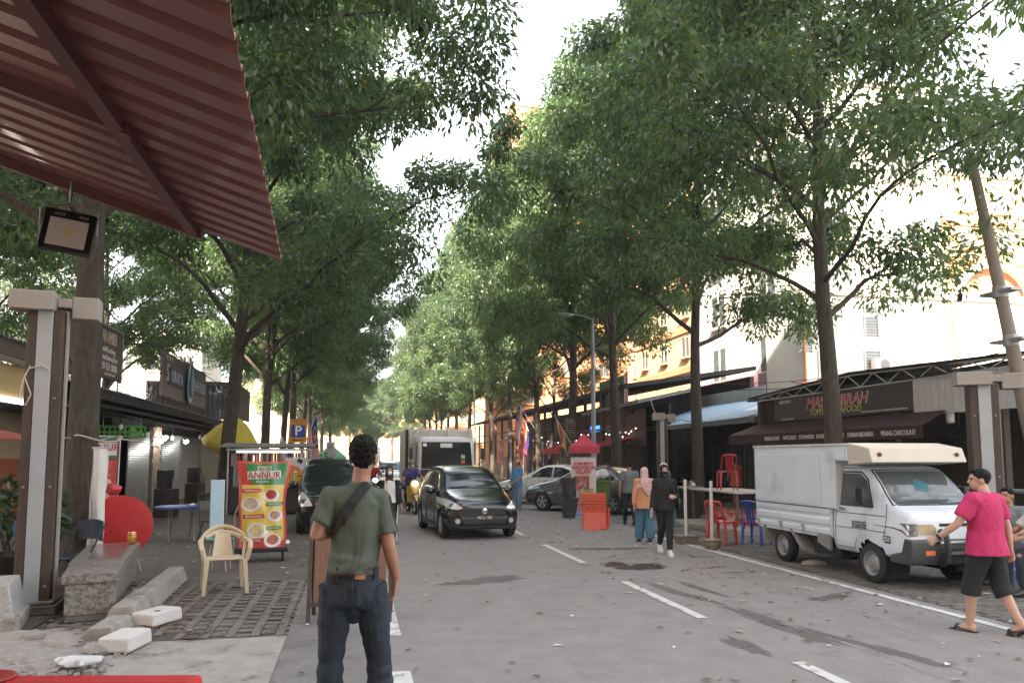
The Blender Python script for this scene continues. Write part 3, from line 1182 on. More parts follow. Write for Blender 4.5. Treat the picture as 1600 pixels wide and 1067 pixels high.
solid(mb.build('canvas_flap', M('grey_canvas', (.2, .18, .16), .8, var=.2), t, o))
for (y, w, lab, c) in ((39.5, 1.9, 'red market canopy beside the cord wrapped tree', (.42, .03, .05)), (33.2, 1.5, 'red canopy edge hanging below the maroon name board', (.42, .03, .05))):
    s = thing('canopy', lab, 'canopy', (11.2, y, 2.1))
    mb = MB(); mb.hexa([(-.9, -w, .0), (.9, -w, .5), (.9, w, .5), (-.9, w, .0), (-.9, -w, .03), (.9, -w, .53), (.9, w, .53), (-.9, w, .03)]); mb.bx(-.92, -.9, -w, w, -.2, .03)
    mb.build('cloth', M('canopy_red', c, .75, var=.12), s, smooth=0)
    each([lambda m, yy=yy: m.cyl((-.85, yy, -2), (-.85, yy, 0), .025, n=6) for yy in (-w + .1, w - .1)], 'pole', grey_metal, s)

# --- apartments
def block(name, lab, x0, x1, y0, y1, h, wm, rows, band=None, win=(1.1, 1.2), floors=3.0, z0=2.5, lou=False, group=None):
    t = thing(name, lab, 'apartment block', ((x0 + x1) / 2, (y0 + y1) / 2, 0), 0, group)
    o = off(t)
    mb = MB()
    mb.bx(x0, x1, y0, y1, 0, h)
    mb.build('wall', wm, t, o, smooth=0)
    mb = MB()
    mb.bx(x0 - .15, x1 + .15, y0 - .15, y1 + .15, h, h + .35)
    mb.build('roof', M('roof_slab', (.3, .27, .25), .8), t, o, smooth=0)
    nf = int((h - z0) / floors)
    for f in range(nf):
        z = z0 + f * floors
        if band:
            mb = MB(); mb.bx(x0 - .12, x1, y0 - .12, y1, z - .55, z - .1); mb.build('ledge', band, t, o, smooth=0)
        for side in 'WS':
            a0, a1 = (y0, y1) if side == 'W' else (x0, x1)
            n = max(1, int((a1 - a0) / rows))
            for k in range(n):
                c = a0 + (k + .5) * (a1 - a0) / n
                w, hh = win
                if side == 'W':
                    wb = MB(); wb.bx(x0 - .03, x0 + .02, c - w / 2, c + w / 2, z + .7, z + .7 + hh)
                else:
                    wb = MB(); wb.bx(c - w / 2, c + w / 2, y0 - .03, y0 + .02, z + .7, z + .7 + hh)
                wi = wb.build('window', win_dark, t, o, smooth=0)
                fb = MB()
                for q in (-w / 2 - .05, -.03, w / 2 - .01):
                    if side == 'W': fb.bx(x0 - .07, x0 - .032, c + q, c + q + .06, z + .66, z + .72 + hh)
                    else: fb.bx(c + q, c + q + .06, y0 - .07, y0 - .032, z + .66, z + .72 + hh)
                if side == 'W': fb.bx(x0 - .3, x0 - .002, c - w / 2 - .15, c + w / 2 + .15, z + .5, z + .6)
                else: fb.bx(c - w / 2 - .15, c + w / 2 + .15, y0 - .3, y0 - .002, z + .5, z + .6)
                fb.build('frame', wm, wi, smooth=0)
    return t


block('apartment_block', 'white walled apartment block with a mauve band behind the blue roofed stall', 21.5, 30, 33.5, 44.6, 21, wall_white, 4.2, None, (1.7, 1.9), 3.3, 5.6)
s = thing('boutique', 'mauve fascia shop front under the white apartment block', 'shop', (21, 39, 0))
mb = MB(); mb.bx(20.7, 21.45, 33.2, 44.8, 5.0, 6.1); mb.build('fascia', wall_mauve, s, off(s), bevel=.02)
mb = MB(); mb.bx(20.9, 21.0, 33.4, 44.6, .1, 5.0); mb.build('glazing', win_dark, s, off(s))
mb = MB()
for k in range(7): mb.bx(20.8, 20.9, 33.4 + k * 1.85, 33.6 + k * 1.85, .1, 5.0)
mb.build('mullion', wall_white, s, off(s))
t = block('apartment_block', 'peeling white low block with louvred windows behind the restaurant sign', 19.5, 48, 30, 33.2, 9.0, wall_white, 60, None, (.1, .1), 30, 6)
o = off(t)
for (px, z0_, h_, w_) in ((1362, 5.0, 1.5, .75), (1362, 7.2, .9, .65), (1362, 8.3, .35, .6), (1287, 4.7, 1.7, .55), (1258, 6.4, 1.4, .6)):
    x = PY(px, 550, 30).x
    mb = MB(); mb.bx(x - w_ / 2, x + w_ / 2, 29.96, 30.02, z0_, z0_ + h_)
    wi = mb.build('window', M('louvre_glass', (.22, .27, .27), .2, var=.2), t, o, smooth=0)
    mb = MB()
    k = 0
    while k * .13 < h_:
        mb.box((x, 29.93, z0_ + k * .13 + .05), (w_, .07, .012), (R(-35), 0, 0)); k += 1
    mb.bx(x - w_ / 2 - .05, x - w_ / 2, 29.9, 30.01, z0_ - .04, z0_ + h_ + .04); mb.bx(x + w_ / 2, x + w_ / 2 + .05, 29.9, 30.01, z0_ - .04, z0_ + h_ + .04)
    mb.build('louvre', sheet_white, wi, smooth=0)
each([lambda m, x=x: m.cyl((x, 29.9, 4.5), (x, 29.9, 9), .06) for x in (19.45, 27.2)], 'drain_pipe', M('pipe_orange', (.45, .2, .08), .6), t, o)
arch = MB()
for k in range(12):
    a0, a1 = PI * k / 12, PI * (k + 1) / 12
    c = 29.6
    arch.hexa([(c + 2.2 * math.cos(a0), 29.85, 9 + 2 * math.sin(a0)), (c + 2.2 * math.cos(a1), 29.85, 9 + 2 * math.sin(a1)), (c + 1.9 * math.cos(a1), 29.85, 9 + 1.7 * math.sin(a1)), (c + 1.9 * math.cos(a0), 29.85, 9 + 1.7 * math.sin(a0)),
               (c + 2.2 * math.cos(a0), 30.1, 9 + 2 * math.sin(a0)), (c + 2.2 * math.cos(a1), 30.1, 9 + 2 * math.sin(a1)), (c + 1.9 * math.cos(a1), 30.1, 9 + 1.7 * math.sin(a1)), (c + 1.9 * math.cos(a0), 30.1, 9 + 1.7 * math.sin(a0))])
arch.build('arch', wall_white, t, o, smooth=0)
mb = MB(); mb.bx(27.6, 31.6, 30.3, 30.4, 9.36, 10.9); mb.build('arch_infill', wall_orange, t, o)
s = thing('lean_to', 'small lean-to with a red tiled roof against the white wall', 'lean-to', (20.5, 29, 0))
mb = MB(); corr(mb, (18.6, 27.2, 4.55), (0, 2.7, .5), (4.4, 0, 0), .25, .05, .5); solid(mb.build('roof', M('red_tile', (.42, .13, .09), .7, var=.2), s, off(s)), .01)
mb = MB(); mb.bx(18.8, 22.8, 28, 29.9, 0, 4.5); mb.build('wall', wall_white, s, off(s)); mb = MB(); mb.bx(19.2, 20.6, 27.96, 28.02, 3.3, 4.3); mb.build('window', win_dark, s, off(s))


def aircon(x, y, z, rz, lab):
    a = thing('air_conditioner', lab, 'air conditioner', (x, y, z), rz, 'air conditioner units')
    mb = MB(); mb.box((0, 0, .3), (.8, .3, .58)); mb.build('casing', white_m, a, bevel=.02)
    mb = MB(); mb.lathe([(.0, -.156), (.24, -.156), (.25, -.152), (.0, -.152)], (.12, 0, .3), 20, 'Y'); mb.build('fan_grille', M('fan_grey', (.2, .2, .2), .6), a)
    each([lambda m, x=x: m.bx(x, x + .05, -.15, .3, -.04, 0) for x in (-.35, .3)], 'bracket', grey_metal, a)


q = PY(1376, 572, 29.7)
aircon(q.x, 29.68, q.z - .25, 0, 'white air conditioner under the tilted louvre window of the white block')
q = PX(851, 697, 12.2)
aircon(12.2, q.y, q.z - .3, -PI / 2, 'grey white air conditioner inside the dark hall beside the flag')
block('apartment_block', 'tall orange and cream apartment block in sunlight behind the white block', 24, 70, 50, 62, 24, wall_cream, 3.4, wall_orange, (1.3, 1.4), 3.0, 8.5)
block('apartment_block', 'far orange red apartment tower seen through the right hand trees', 17, 34, 82, 100, 42, wall_orange, 3.6, wall_cream, (1.3, 1.3), 3.2, 7)
block('apartment_block', 'cream apartment slab farthest down the street on the right', 12.5, 30, 135, 150, 22, wall_cream, 4.2, wall_orange, (1.4, 1.4), 3.2, 4)
# ---------------------------------------------------------------- buildings on the left
shutter_m = M('shutter_grey', (.25, .255, .26), .45, metal=.2, var=.18, sc=2, col2=(.17, .17, .175), thr=.6)
roof_grey = M('roof_bluegrey', (.2, .2, .25), .55, metal=.2, var=.25, sc=1.5, col2=(.1, .1, .12), thr=.58)
tile_m = M('pillar_tile', (.3, .23, .18), .6, var=.6, sc=7)
lamp_on = M('lamp_lit', (1, .97, .92), .4, emit=14)

t = thing('shop_row', 'low row of closed shops with grey roller shutters under one dark eave', 'shop row', (-7, 30, 0))
o = off(t)
X = -6.9
Y = lambda px: PX(px, 740, X).y
mb = MB()
mb.bx(-12, -7.15, 24.6, 41.6, 0, 3.6)
mb.bx(-12, -7.15, 19.4, 24.59, 2.9, 3.6)
mb.build('wall', dark_m, t, o, smooth=0)
cols = [(150, 164), (165, 197.5), (199, 232), (252, 279.5), (281, 310), (318, 338), (339, 357)]
for a, b in cols[2:]:
    y0, y1 = Y(a), Y(b)
    mb = MB()
    n = 34
    for k in range(n):
        z = .02 + k * .075
        mb.hexa([(X - .04, y0, z), (X + .012, y0, z + .015), (X + .012, y1, z + .015), (X - .04, y1, z), (X - .04, y0, z + .075), (X - .012, y0, z + .073), (X - .012, y1, z + .073), (X - .04, y1, z + .075)])
    mb.build('roller_shutter', shutter_m, t, o, smooth=0)
for a, b in ((235, 247), (311, 317)):
    mb = MB()
    y0, y1 = Y(a), Y(b)
    z = 0
    r = random.Random(4)
    while z < 2.7:
        for q in range(3):
            w = (y1 - y0) / 3
            if (int(z / .14) + q) % 2 == 0 or r.random() < .3:
                mb.bx(X - .06, X + .07, y0 + q * w, y0 + (q + 1) * w - .012, z, z + .13)
        z += .14
    mb.bx(X - .08, X + .045, y0, y1, 0, 2.75)
    mb.build('pillar', tile_m, t, o, smooth=0)
mb = MB()
corr(mb, (-6.0, 19.3, 3.4), (-6.4, 0, 1.35), (0, 22.6, 0), .2, .035, .45)
solid(mb.build('roof', roof_grey, t, o, smooth=0))
mb = MB()
mb.bx(-6.1, -6.05, 19.3, 41.8, 3.12, 3.4)
mb.bx(-7.1, -6.1, 19.3, 41.8, 2.95, 3.02)
mb.build('fascia', roof_black, t, o, smooth=0)
mb = MB()
# folding canvas awning arms under the eave
for k in range(4):
    y = 22 + k * 4.6
    mb.tube([(-6.9, y, 2.95), (-6.2, y + 1.2, 2.8), (-5.7, y + 2.6, 2.62)], .025, 5)
mb.hexa([(-6.5, 21.6, 2.93), (-6.15, 22.6, 2.82), (-6.15, 37.6, 2.82), (-6.5, 37.6, 2.93), (-6.5, 21.6, 2.95), (-6.15, 22.6, 2.84), (-6.15, 37.6, 2.84), (-6.5, 37.6, 2.95)])
mb.build('awning', M('brown_canvas', (.05, .035, .03), .8, var=.3, sc=4), t, o, smooth=0)
mb = MB()
mb.bx(-5.52, -5.48, 36.6, 37.8, 2.2, 2.62)
mb.bx(-5.54, -5.46, 33.5, 37.8, 2.6, 2.75)
mb.build('awning_case', M('beige_case', (.35, .3, .27), .6), t, o, bevel=.01)


def lit_lamp(px, py, Xp, lab):
    q = PX(px, py, Xp)
    l = thing('lamp', lab, 'lamp', (Xp, q.y, q.z), 0, 'lit bulbs in front of the shutters')
    mb = MB()
    mb.ell((.05, 0, 0), (.06, .06, .09), (0, R(55), 0), n=12, m=8)
    mb.build('bulb', lamp_on, l)
    mb = MB()
    mb.tube([(-.25, 0, .16), (-.1, 0, .12), (0, 0, .03)], .022, 6)
    mb.build('socket', white_m, l)
    pl_ = bpy.data.lights.new('bulb_light', 'POINT')
    pl_.energy = 2.2
    pl_.shadow_soft_size = .07
    po_ = bpy.data.objects.new('bulb_light', pl_)
    COL.objects.link(po_)
    po_.parent = l
    po_.location = (.22, 0, -.08)


lit_lamp(250, 689, -6.62, 'lit white bulb on the tiled pillar, nearer of the two fittings')
lit_lamp(256, 684, -6.7, 'small lit bulb beside the brighter one on the nearer tiled pillar')
lit_lamp(289, 690, -6.62, 'lit white bulb on the farther tiled pillar, by the last shutters')
for k, (px, py) in enumerate(((189, 667), (207, 671), (224, 671), (270, 684), (312, 683))):
    q = PX(px, py, -6.45)
    l = thing('bulb', ('unlit white bulb, first in the string under the shop eave', 'unlit white bulb, second in the string under the shop eave', 'dark bulb holder, third in the string under the shop eave',
                       'unlit bulb hanging between the two lit fittings', 'unlit bulb beyond the farther lit fitting')[k], 'bulb', tuple(q), 0, 'hanging bulbs under the shop eave')
    mb = MB(); mb.ell((0, 0, 0), (.06, .06, .085), n=10, m=8); mb.build('globe', M('milk_glass') if k != 2 else black_m, l)
    mb = MB(); mb.cyl((0, 0, .06), (0, 0, 2.94 - q.z), .025, n=6); mb.build('socket', black_m, l)

# --- roof signs
sg = M('sign_grey', (.17, .15, .145), .65, var=.08, sc=1, stretch=(1, 3, 1))
sg2 = M('sign_taupe', (.25, .215, .195), .65, var=.08, sc=1)
s = thing('roof_sign', 'grey rooftop sign with raised white letters and a tall blue drop emblem', 'sign', (-6.9, 33.2, 3.75))
y0, y1 = 29.35 - 33.2, 37.3 - 33.2
mb = MB(); mb.bx(-.12, 0, y0, y1, .95, 1.85); board = mb.build('board', sg, s, bevel=.01)
mb = MB(); mb.bx(-.12, -.004, y0, y1, .22, .945); mb.build('lower_panel', sg2, s, bevel=.01)
lw = M('letter_bluewhite', (.62, .68, .76), .5, var=.03)
ls = M('letter_navy', (.04, .05, .1), .5, var=.05)
for (tx, yc, w) in (('SURAYA', -2.15, .78), ('SEAFOOD', 2.15, .82)):
    text(tx[0], .95, lw, board, (.075, yc - 1.3 if tx[1] == 'U' else yc - 1.35, 1.05), RIGHTW, sx=.75, ext=.01)
    text(tx[1:], .72, lw, board, (.075, yc + .25, 1.0), RIGHTW, sx=w * .95, ext=.01, off=-.014, sp=1.14)
    mb = MB(); mb.bx(.005, .06, yc - 1.0, yc + 1.6, .68, 1.32); mb.build('letter_backing', ls, board)
text('RESTORAN', .18, txt_white, board, (.01, -3.0, 1.65), RIGHTW, sx=1.2)


def drop(w, h, z0, yc, n=40):
    pts = []
    for k in range(n):
        a = 2 * PI * k / n
        zz = -math.cos(a)
        rr = math.sin(a) * (1 - (zz + 1) / 2) ** .6 * 1.15
        pts.append((yc + w * rr, z0 + h * (zz + 1) / 2))
    return pts


for w, h, z, x, m in ((.62, 2.05, .12, .12, M('emblem_navy', (.03, .04, .09), .4)), (.52, 1.85, .2, .16, M('emblem_pale', (.45, .62, .72), .35)), (.4, 1.5, .42, .19, M('emblem_navy')), (.3, 1.35, .5, .22, M('emblem_blue', (.2, .42, .58), .3))):
    mb = MB(); mb.prism([(x - .03, y, zz) for y, zz in drop(w, h, z, .12 if w > .35 else .22)], (.03, 0, 0)); mb.build('emblem', m, board, smooth=0)
mb = MB()
for k in range(9):
    y = y0 + .2 + k * (y1 - y0 - .4) / 8
    mb.cyl((-.05, y, -.05), (-.05, y, .22), .03, n=6); mb.cyl((-.6, y, -.1), (-.08, y, .9), .025, n=6)
mb.cyl((-.05, y0, .1), (-.05, y1, .1), .03, n=6)
mb.build('frame', rust_m, s)

s = thing('roof_sign', 'brown rooftop restaurant sign partly hidden by the thick tree trunk', 'sign', (-6.9, 22.3, 3.75))
mb = MB(); mb.bx(-.1, 0, -2.4, 2.1, .2, 1.65); board = mb.build('board', M('sign_brown2', (.13, .085, .065), .6, var=.1, sc=1), s, bevel=.01)
cw = M('letter_cream', (.72, .6, .45), .5, var=.05)
text('IKAN MAKAN AMBER', .5, cw, board, (.01, .2, 1.33), RIGHTW, sx=.55)
text('Gulai/Kambing', .22, txt_white, board, (.01, .75, .98), RIGHTW)
text('Mee Rebus/Laksa Johor', .22, txt_white, board, (.01, .6, .76), RIGHTW)
text('019-221 0000', .3, txt_white, board, (.01, .85, .5), RIGHTW, sx=.9)
text('HALAL RESTAURANT', .1, cw, board, (.01, 1.0, .3), RIGHTW)
mb = MB()
for y in (-2, 0, 1.9):
    mb.cyl((-.05, y, -.1), (-.05, y, .2), .03, n=6); mb.cyl((-.8, y, -.1), (-.1, y, 1.2), .025, n=6)
mb.bx(-.11, .012, -2.44, -2.402, .16, 1.69); mb.bx(-.11, .012, 2.102, 2.14, .16, 1.69); mb.bx(-.11, .012, -2.4, 2.1, 1.652, 1.69)
mb.build('frame', galv, s)

# --- cream and orange stall at the left edge
t = thing('stall_house', 'cream walled eatery with an orange dado and lit fascia at the left edge', 'eatery', (-8.2, 18, 0))
o = off(t)
mb = MB(); mb.bx(-9.2, -9.0, 14.6, 24.5, 0, 1.68); mb.build('dado', M('wall_brick_orange', (.36, .1, .05), .8, var=.15, sc=3), t, o, smooth=0)
mb = MB(); mb.bx(-9.22, -9.01, 14.6, 24.5, 1.682, 2.9); mb.build('wall', M('wall_stripe', (.42, .31, .19), .8, var=.12, sc=3, stretch=(1, 5, .2)), t, o, smooth=0)
mb = MB(); mb.bx(-7.1, -7.0, 13.4, 20.2, 2.95, 3.62); mb.build('fascia', M('fascia_cream', (.55, .42, .2), .7, var=.06), t, o, bevel=.01)
mb = MB(); mb.bx(-7.15, -6.96, 13.4, 20.2, 2.86, 2.93); mb.build('light_strip', M('strip_light', (1, .95, .85), .5, emit=1.2), t, o)
mb = MB(); mb.bx(-6.95, -6.5, 13.2, 19.25, 3.64, 3.92); mb.bx(-6.52, -6.45, 13.2, 19.25, 3.66, 3.94); mb.build('eave', M('eave_brown', (.1, .075, .06), .7), t, o)
mb = MB(); corr(mb, (-6.35, 13.0, 3.96), (-3.4, 0, .9), (0, 6.25, 0), .2, .035, .45); solid(mb.build('roof', roof_grey, t, o, smooth=0))
mb = MB(); mb.bx(-8.98, -8.95, 20.4, 21.2, 1.95, 2.6); fr = mb.build('picture_frame', M('frame_green', (.1, .16, .11), .6), t, o)
mb = MB(); mb.bx(-8.948, -8.94, 20.5, 21.1, 2.02, 2.53); mb.build('picture', white_m, fr)
s = thing('canopy', 'sagging red and navy cloth canopy tied to the post at the left edge', 'canopy', (-4.75, 9.9, 2.0))
mb = MB()
mb.grid(lambda u, v: (-1.4 + 2.3 * u, -1.0 + 1.5 * v, .45 - .55 * u - .16 * math.sin(PI * v) * (1 - u) + .05 * math.sin(9 * u)), 14, 10, .006)
mb.build('cloth', M('canopy_faded_red', (.32, .075, .05), .8, var=.15), s)
mb = MB()
mb.grid(lambda u, v: (-1.4 + 2.3 * u, -1.02 + .02 * math.sin(20 * u), .45 - .55 * u - (.24 + .1 * math.sin(PI * u)) * v), 14, 4, .006)
mb.build('valance', M('canopy_navy', (.05, .06, .12), .8), s)
mb = MB(); mb.cyl((-1.35, .4, -2), (-1.35, .4, .45), .025); mb.build('pole', grey_metal, s)

# --- container cabin and backdrop towers on the left
t = thing('cabin', 'grey corrugated container cabin on a white base beyond the shutters', 'cabin', (-8.6, 47, 0))
o = off(t)
mb = MB()
corr(mb, (-6.6, 43.2, 3.75), (0, 0, 1.9), (0, 7, 0), .25, .05, .5)
corr(mb, (-11, 43.2, 3.75), (0, 0, 1.9), (4.4, 0, 0), .25, .05, .5)
solid(mb.build('cladding', M('cabin_grey', (.1, .11, .125), .5, metal=.3, var=.15), t, o, smooth=0))
mb = MB(); mb.bx(-11, -6.55, 43.2, 50, 5.66, 5.8); mb.build('roof', M('cabin_grey'), t, o)
mb = MB(); mb.bx(-10.9, -6.7, 43.4, 50, .0, 3.72); mb.build('base', M('base_grey', (.3, .3, .3), .8, var=.2), t, o, smooth=0)
s = thing('tube_light', 'lit tube light on a bracket over the yellow parasol', 'lamp', (-5.9, 42.5, 3.6))
mb = MB(); mb.box((0, 0, 0), (.9, .12, .07), (0, R(18), 0)); mb.build('tube', M('tube_glow', (.9, 1, .96), .5, emit=4), s)
mb = MB(); mb.box((0, 0, .07), (1.0, .2, .06), (0, R(18), 0)); mb.bx(-1.2, -.4, -.03, .03, .1, .14); mb.build('bracket', black_m, s)
mb = None
glassy = M('tower_glass', (.36, .42, .48), .35, var=.1, sc=.3)
block('office_tower', 'pale glassy tower rising behind the brown rooftop sign', -46, -36, 108, 120, 26, glassy, 2.2, None, (1.2, 2.2), 3, 1)
block('office_tower', 'white gridded office block behind the post at the far left', -62, -36, 60, 74, 30, wall_white, 2.6, None, (1.3, 1.5), 3, 2)
block('office_tower', 'low cream block behind the grey cabin', -40, -16, 84, 96, 15, wall_white, 2.8, None, (1.4, 1.5), 3, 1)
block('office_tower', 'far pale slab closing the end of the street behind the green tent', -34, 16, 190, 200, 20, wall_cream, 4.2, None, (1.5, 1.5), 3.2, 4)
block('office_tower', 'tall cream block added unseen behind the viewer to shade the near street', -62, 8.5, -18, -8, 34, wall_cream, 5, None, (1.5, 1.5), 3.2, 3)  # added out of view as a shade caster, sized to keep sun off the near street
# ---------------------------------------------------------------- vehicles
def wheel(t, x, y, R_, w, side, rim_mat, hub=None, spokes=5, steel=False):
    """tyre with a rim child; side -1/+1 = outward x"""
    mb = MB()
    h = w / 2
    mb.lathe([(R_ * .62, -h), (R_ * .86, -h), (R_ * .97, -h * .8), (R_, -h * .35), (R_, h * .35), (R_ * .97, h * .8), (R_ * .86, h), (R_ * .62, h), (R_ * .62, -h)], (0, 0, 0), 32, 'X')
    o = mb.build('wheel', rubber, t, (x, y, R_))
    mb = MB()
    ro = R_ * .64
    f = side * h
    mb.lathe([(ro, f * .98), (ro, -f * .8), (ro * .9, -f * .7), (ro * .88, f * .9), (ro, f * .98)], (0, 0, 0), 28, 'X')
    if steel:
        mb.lathe([(ro * .9, f * .75), (ro * .75, f * .35), (ro * .55, f * .8), (ro * .34, f * .85), (ro * .3, f * 1.1), (0, f * 1.12)], (0, 0, 0), 24, 'X')
    else:
        for k in range(spokes):
            a = 2 * PI * k / spokes + .3
            d = V((0, math.cos(a), math.sin(a)))
            e = V((0, -math.sin(a), math.cos(a)))
            c0, c1 = d * ro * .12, d * ro * .93
            X0, X1 = V((f * .7, 0, 0)), V((f * .95, 0, 0))
            q0, q1 = ro * .15, ro * .2
            mb.hexa([c0 - e * q0 + X0, c1 - e * q1 + X0, c1 + e * q1 + X0, c0 + e * q0 + X0, c0 - e * q0 + X1, c1 - e * q1 + X1 * .97, c1 + e * q1 + X1 * .97, c0 + e * q0 + X1])
        mb.lathe([(ro * .24, f * .6), (ro * .22, f * 1.0), (0, f * 1.02)], (0, 0, 0), 16, 'X')
    rim = mb.build('rim', rim_mat, o, smooth=30)
    mb = MB()
    mb.lathe([(ro * .9, f * .3), (0, f * .28)], (0, 0, 0), 20, 'X')
    mb.build('brake', M('brake_dark', (.03, .03, .03), .6), o)
    return o


def loft_body(st, arches, cell=.045, nr=30):
    """car shell lofted along y; st rows: y, zb, wb, zm, wm, zs, ws, zr, wr, zt; wheel openings cut at arches (y, z, r)"""
    st = np.array(st, float)
    L = st[-1, 0] - st[0, 0]
    n = int(L / cell)
    yy = np.linspace(st[0, 0], st[-1, 0], n + 1)
    # denser towards both ends
    cols = [pchip(st[:, 0], st[:, i], yy) for i in range(1, 10)]
    bm = bmesh.new()
    rings = []
    for i in range(n + 1):
        zb, wb, zm, wm, zs, ws, zr, wr, zt = [c[i] for c in cols]
        P = [(0, zb), (wb * .55, zb), (wb * .93, zb + .005), (wb, zb + .05), (wm, zm), (ws * .5 + wm * .5 + .008, (zm + zs) / 2 + .03), (ws, zs), (ws * .45 + wr * .55 + .012, zs * .45 + zr * .55), (wr, zr), (wr * .78, zr + (zt - zr) * .72), (wr * .4, zr + (zt - zr) * .95), (0, zt)]
        P = np.array(P)
        d = np.r_[0, np.cumsum(np.linalg.norm(np.diff(P, axis=0), axis=1) + 1e-4)]
        s = np.linspace(0, d[-1], nr + 1)
        xs, zs_ = pchip(d, P[:, 0], s), pchip(d, P[:, 1], s)
        pts = [(x, yy[i], z) for x, z in zip(xs, zs_)] + [(-x, yy[i], z) for x, z in list(zip(xs, zs_))[-2:0:-1]]
        rings.append([bm.verts.new(p) for p in pts])
    m = len(rings[0])
    for a, b in zip(rings, rings[1:]):
        for k in range(m):
            bm.faces.new([a[k], a[(k + 1) % m], b[(k + 1) % m], b[k]])
    # end caps as strips so that they can be projected on
    for rg_, fl in ((rings[0], True), (rings[-1], False)):
        h = m // 2
        for k in range(h):
            a, b, c, d = rg_[k], rg_[k + 1], rg_[(m - k - 1) % m], rg_[(m - k) % m]
            q = []
            for v in (a, b, c, d):
                if v not in q: q.append(v)
            if len(q) > 2:
                try: bm.faces.new(q)
                except ValueError: pass
    bmesh.ops.recalc_face_normals(bm, faces=bm.faces)
    full = bm.copy()
    tree_ = BVHTree.FromBMesh(full)
    full.free()
    wmax = st[:, 4].max()
    for (ay, az, ar) in arches:
        for v in bm.verts:
            if abs(v.co.x) > wmax * .55 and v.co.z < az + ar + .1:
                dv = V((0, v.co.y - ay, v.co.z - az))
                if abs(dv.length - ar) < cell * .62 and dv.length > 0:
                    q = dv.normalized() * ar
                    v.co.y, v.co.z = ay + q.y, az + q.z
        kill = [f for f in bm.faces if all(abs(v.co.x) > wmax * .5 and V((0, v.co.y - ay, v.co.z - az)).length < ar + .012 for v in f.verts) and abs(f.normal.x) > .3]
        bmesh.ops.delete(bm, geom=kill, context='FACES')
    mb = MB()
    mb.bm.free()
    mb.bm = bm
    mb.mi = 1
    for (ay, az, ar) in arches:
        for sx in (-1, 1):
            x0, x1 = sx * (wmax - .34), sx * (wmax - .035)
            pr = [(ay + ar * 1.0 * math.cos(a), az + ar * 1.0 * math.sin(a)) for a in np.linspace(-.35, PI + .35, 15)]
            a_ = mb.vs([(x0, y, z) for y, z in pr])
            b_ = mb.vs([(x1, y, z) for y, z in pr])
            for k in range(14):
                mb.face([a_[k], a_[k + 1], b_[k + 1], b_[k]])
            mb.face(a_)
    mb.mi = 0
    return mb, tree_


def paint(name, col, rough=.22, metal=.25):
    return M(name, col, rough, metal, var=.04, sc=2, coat=.8)


WELL = M('wheel_well', (.012, .012, .012), .9)


def lamp_cluster(bv, t, pts, d, name, mat, core=None):
    o = decal(bv, pts, d, .006, .03).build(name, mat, t)
    if core:
        c, r_ = core
        h = bv.ray_cast(V(c) - V(d).normalized() * 3, V(d).normalized(), 6)
        if h[0]:
            mb = MB()
            dn = V(d).normalized()
            mb.cyl(h[0] - dn * .012, h[0] - dn * .004, r_, r_ * 1.05, 16)
            mb.build('bulb_housing', M('lamp_core', (.25, .25, .26), .1, metal=.9), o)
    return o


def strips(bv, t, lines, d, w, name, mat, offs=.005):
    """thin seams pressed on the body, all of one kind in one part"""
    mb = MB()
    d = V(d).normalized()
    for ln in lines:
        pts = []
        for a, b in zip(ln, ln[1:]):
            a, b = V(a), V(b)
            k = max(1, int((b - a).length / .06))
            pts += [a.lerp(b, i / k) for i in range(k)]
        pts.append(V(ln[-1]))
        q = []
        for p in pts:
            h = bv.ray_cast(p - d * 3, d, 6)
            if h[0] is not None: q.append(h[0] - d * offs * .3)
        if len(q) > 1: mb.tube(q, w, 5)
    return mb.build(name, mat, t)


seam = M('panel_gap', (.008, .008, .008), .7)
lens_w = M('headlamp_lens', (.62, .64, .66), .12, metal=.3, var=.25, sc=14, coat=1)
lens_r = M('tail_lens', (.35, .015, .015), .15, var=.2, coat=1)
alloy = M('alloy', (.5, .51, .53), .3, metal=.8, var=.08)


def mirror_pts(p):
    return [(-a, b, c) for a, b, c in p][::-1]


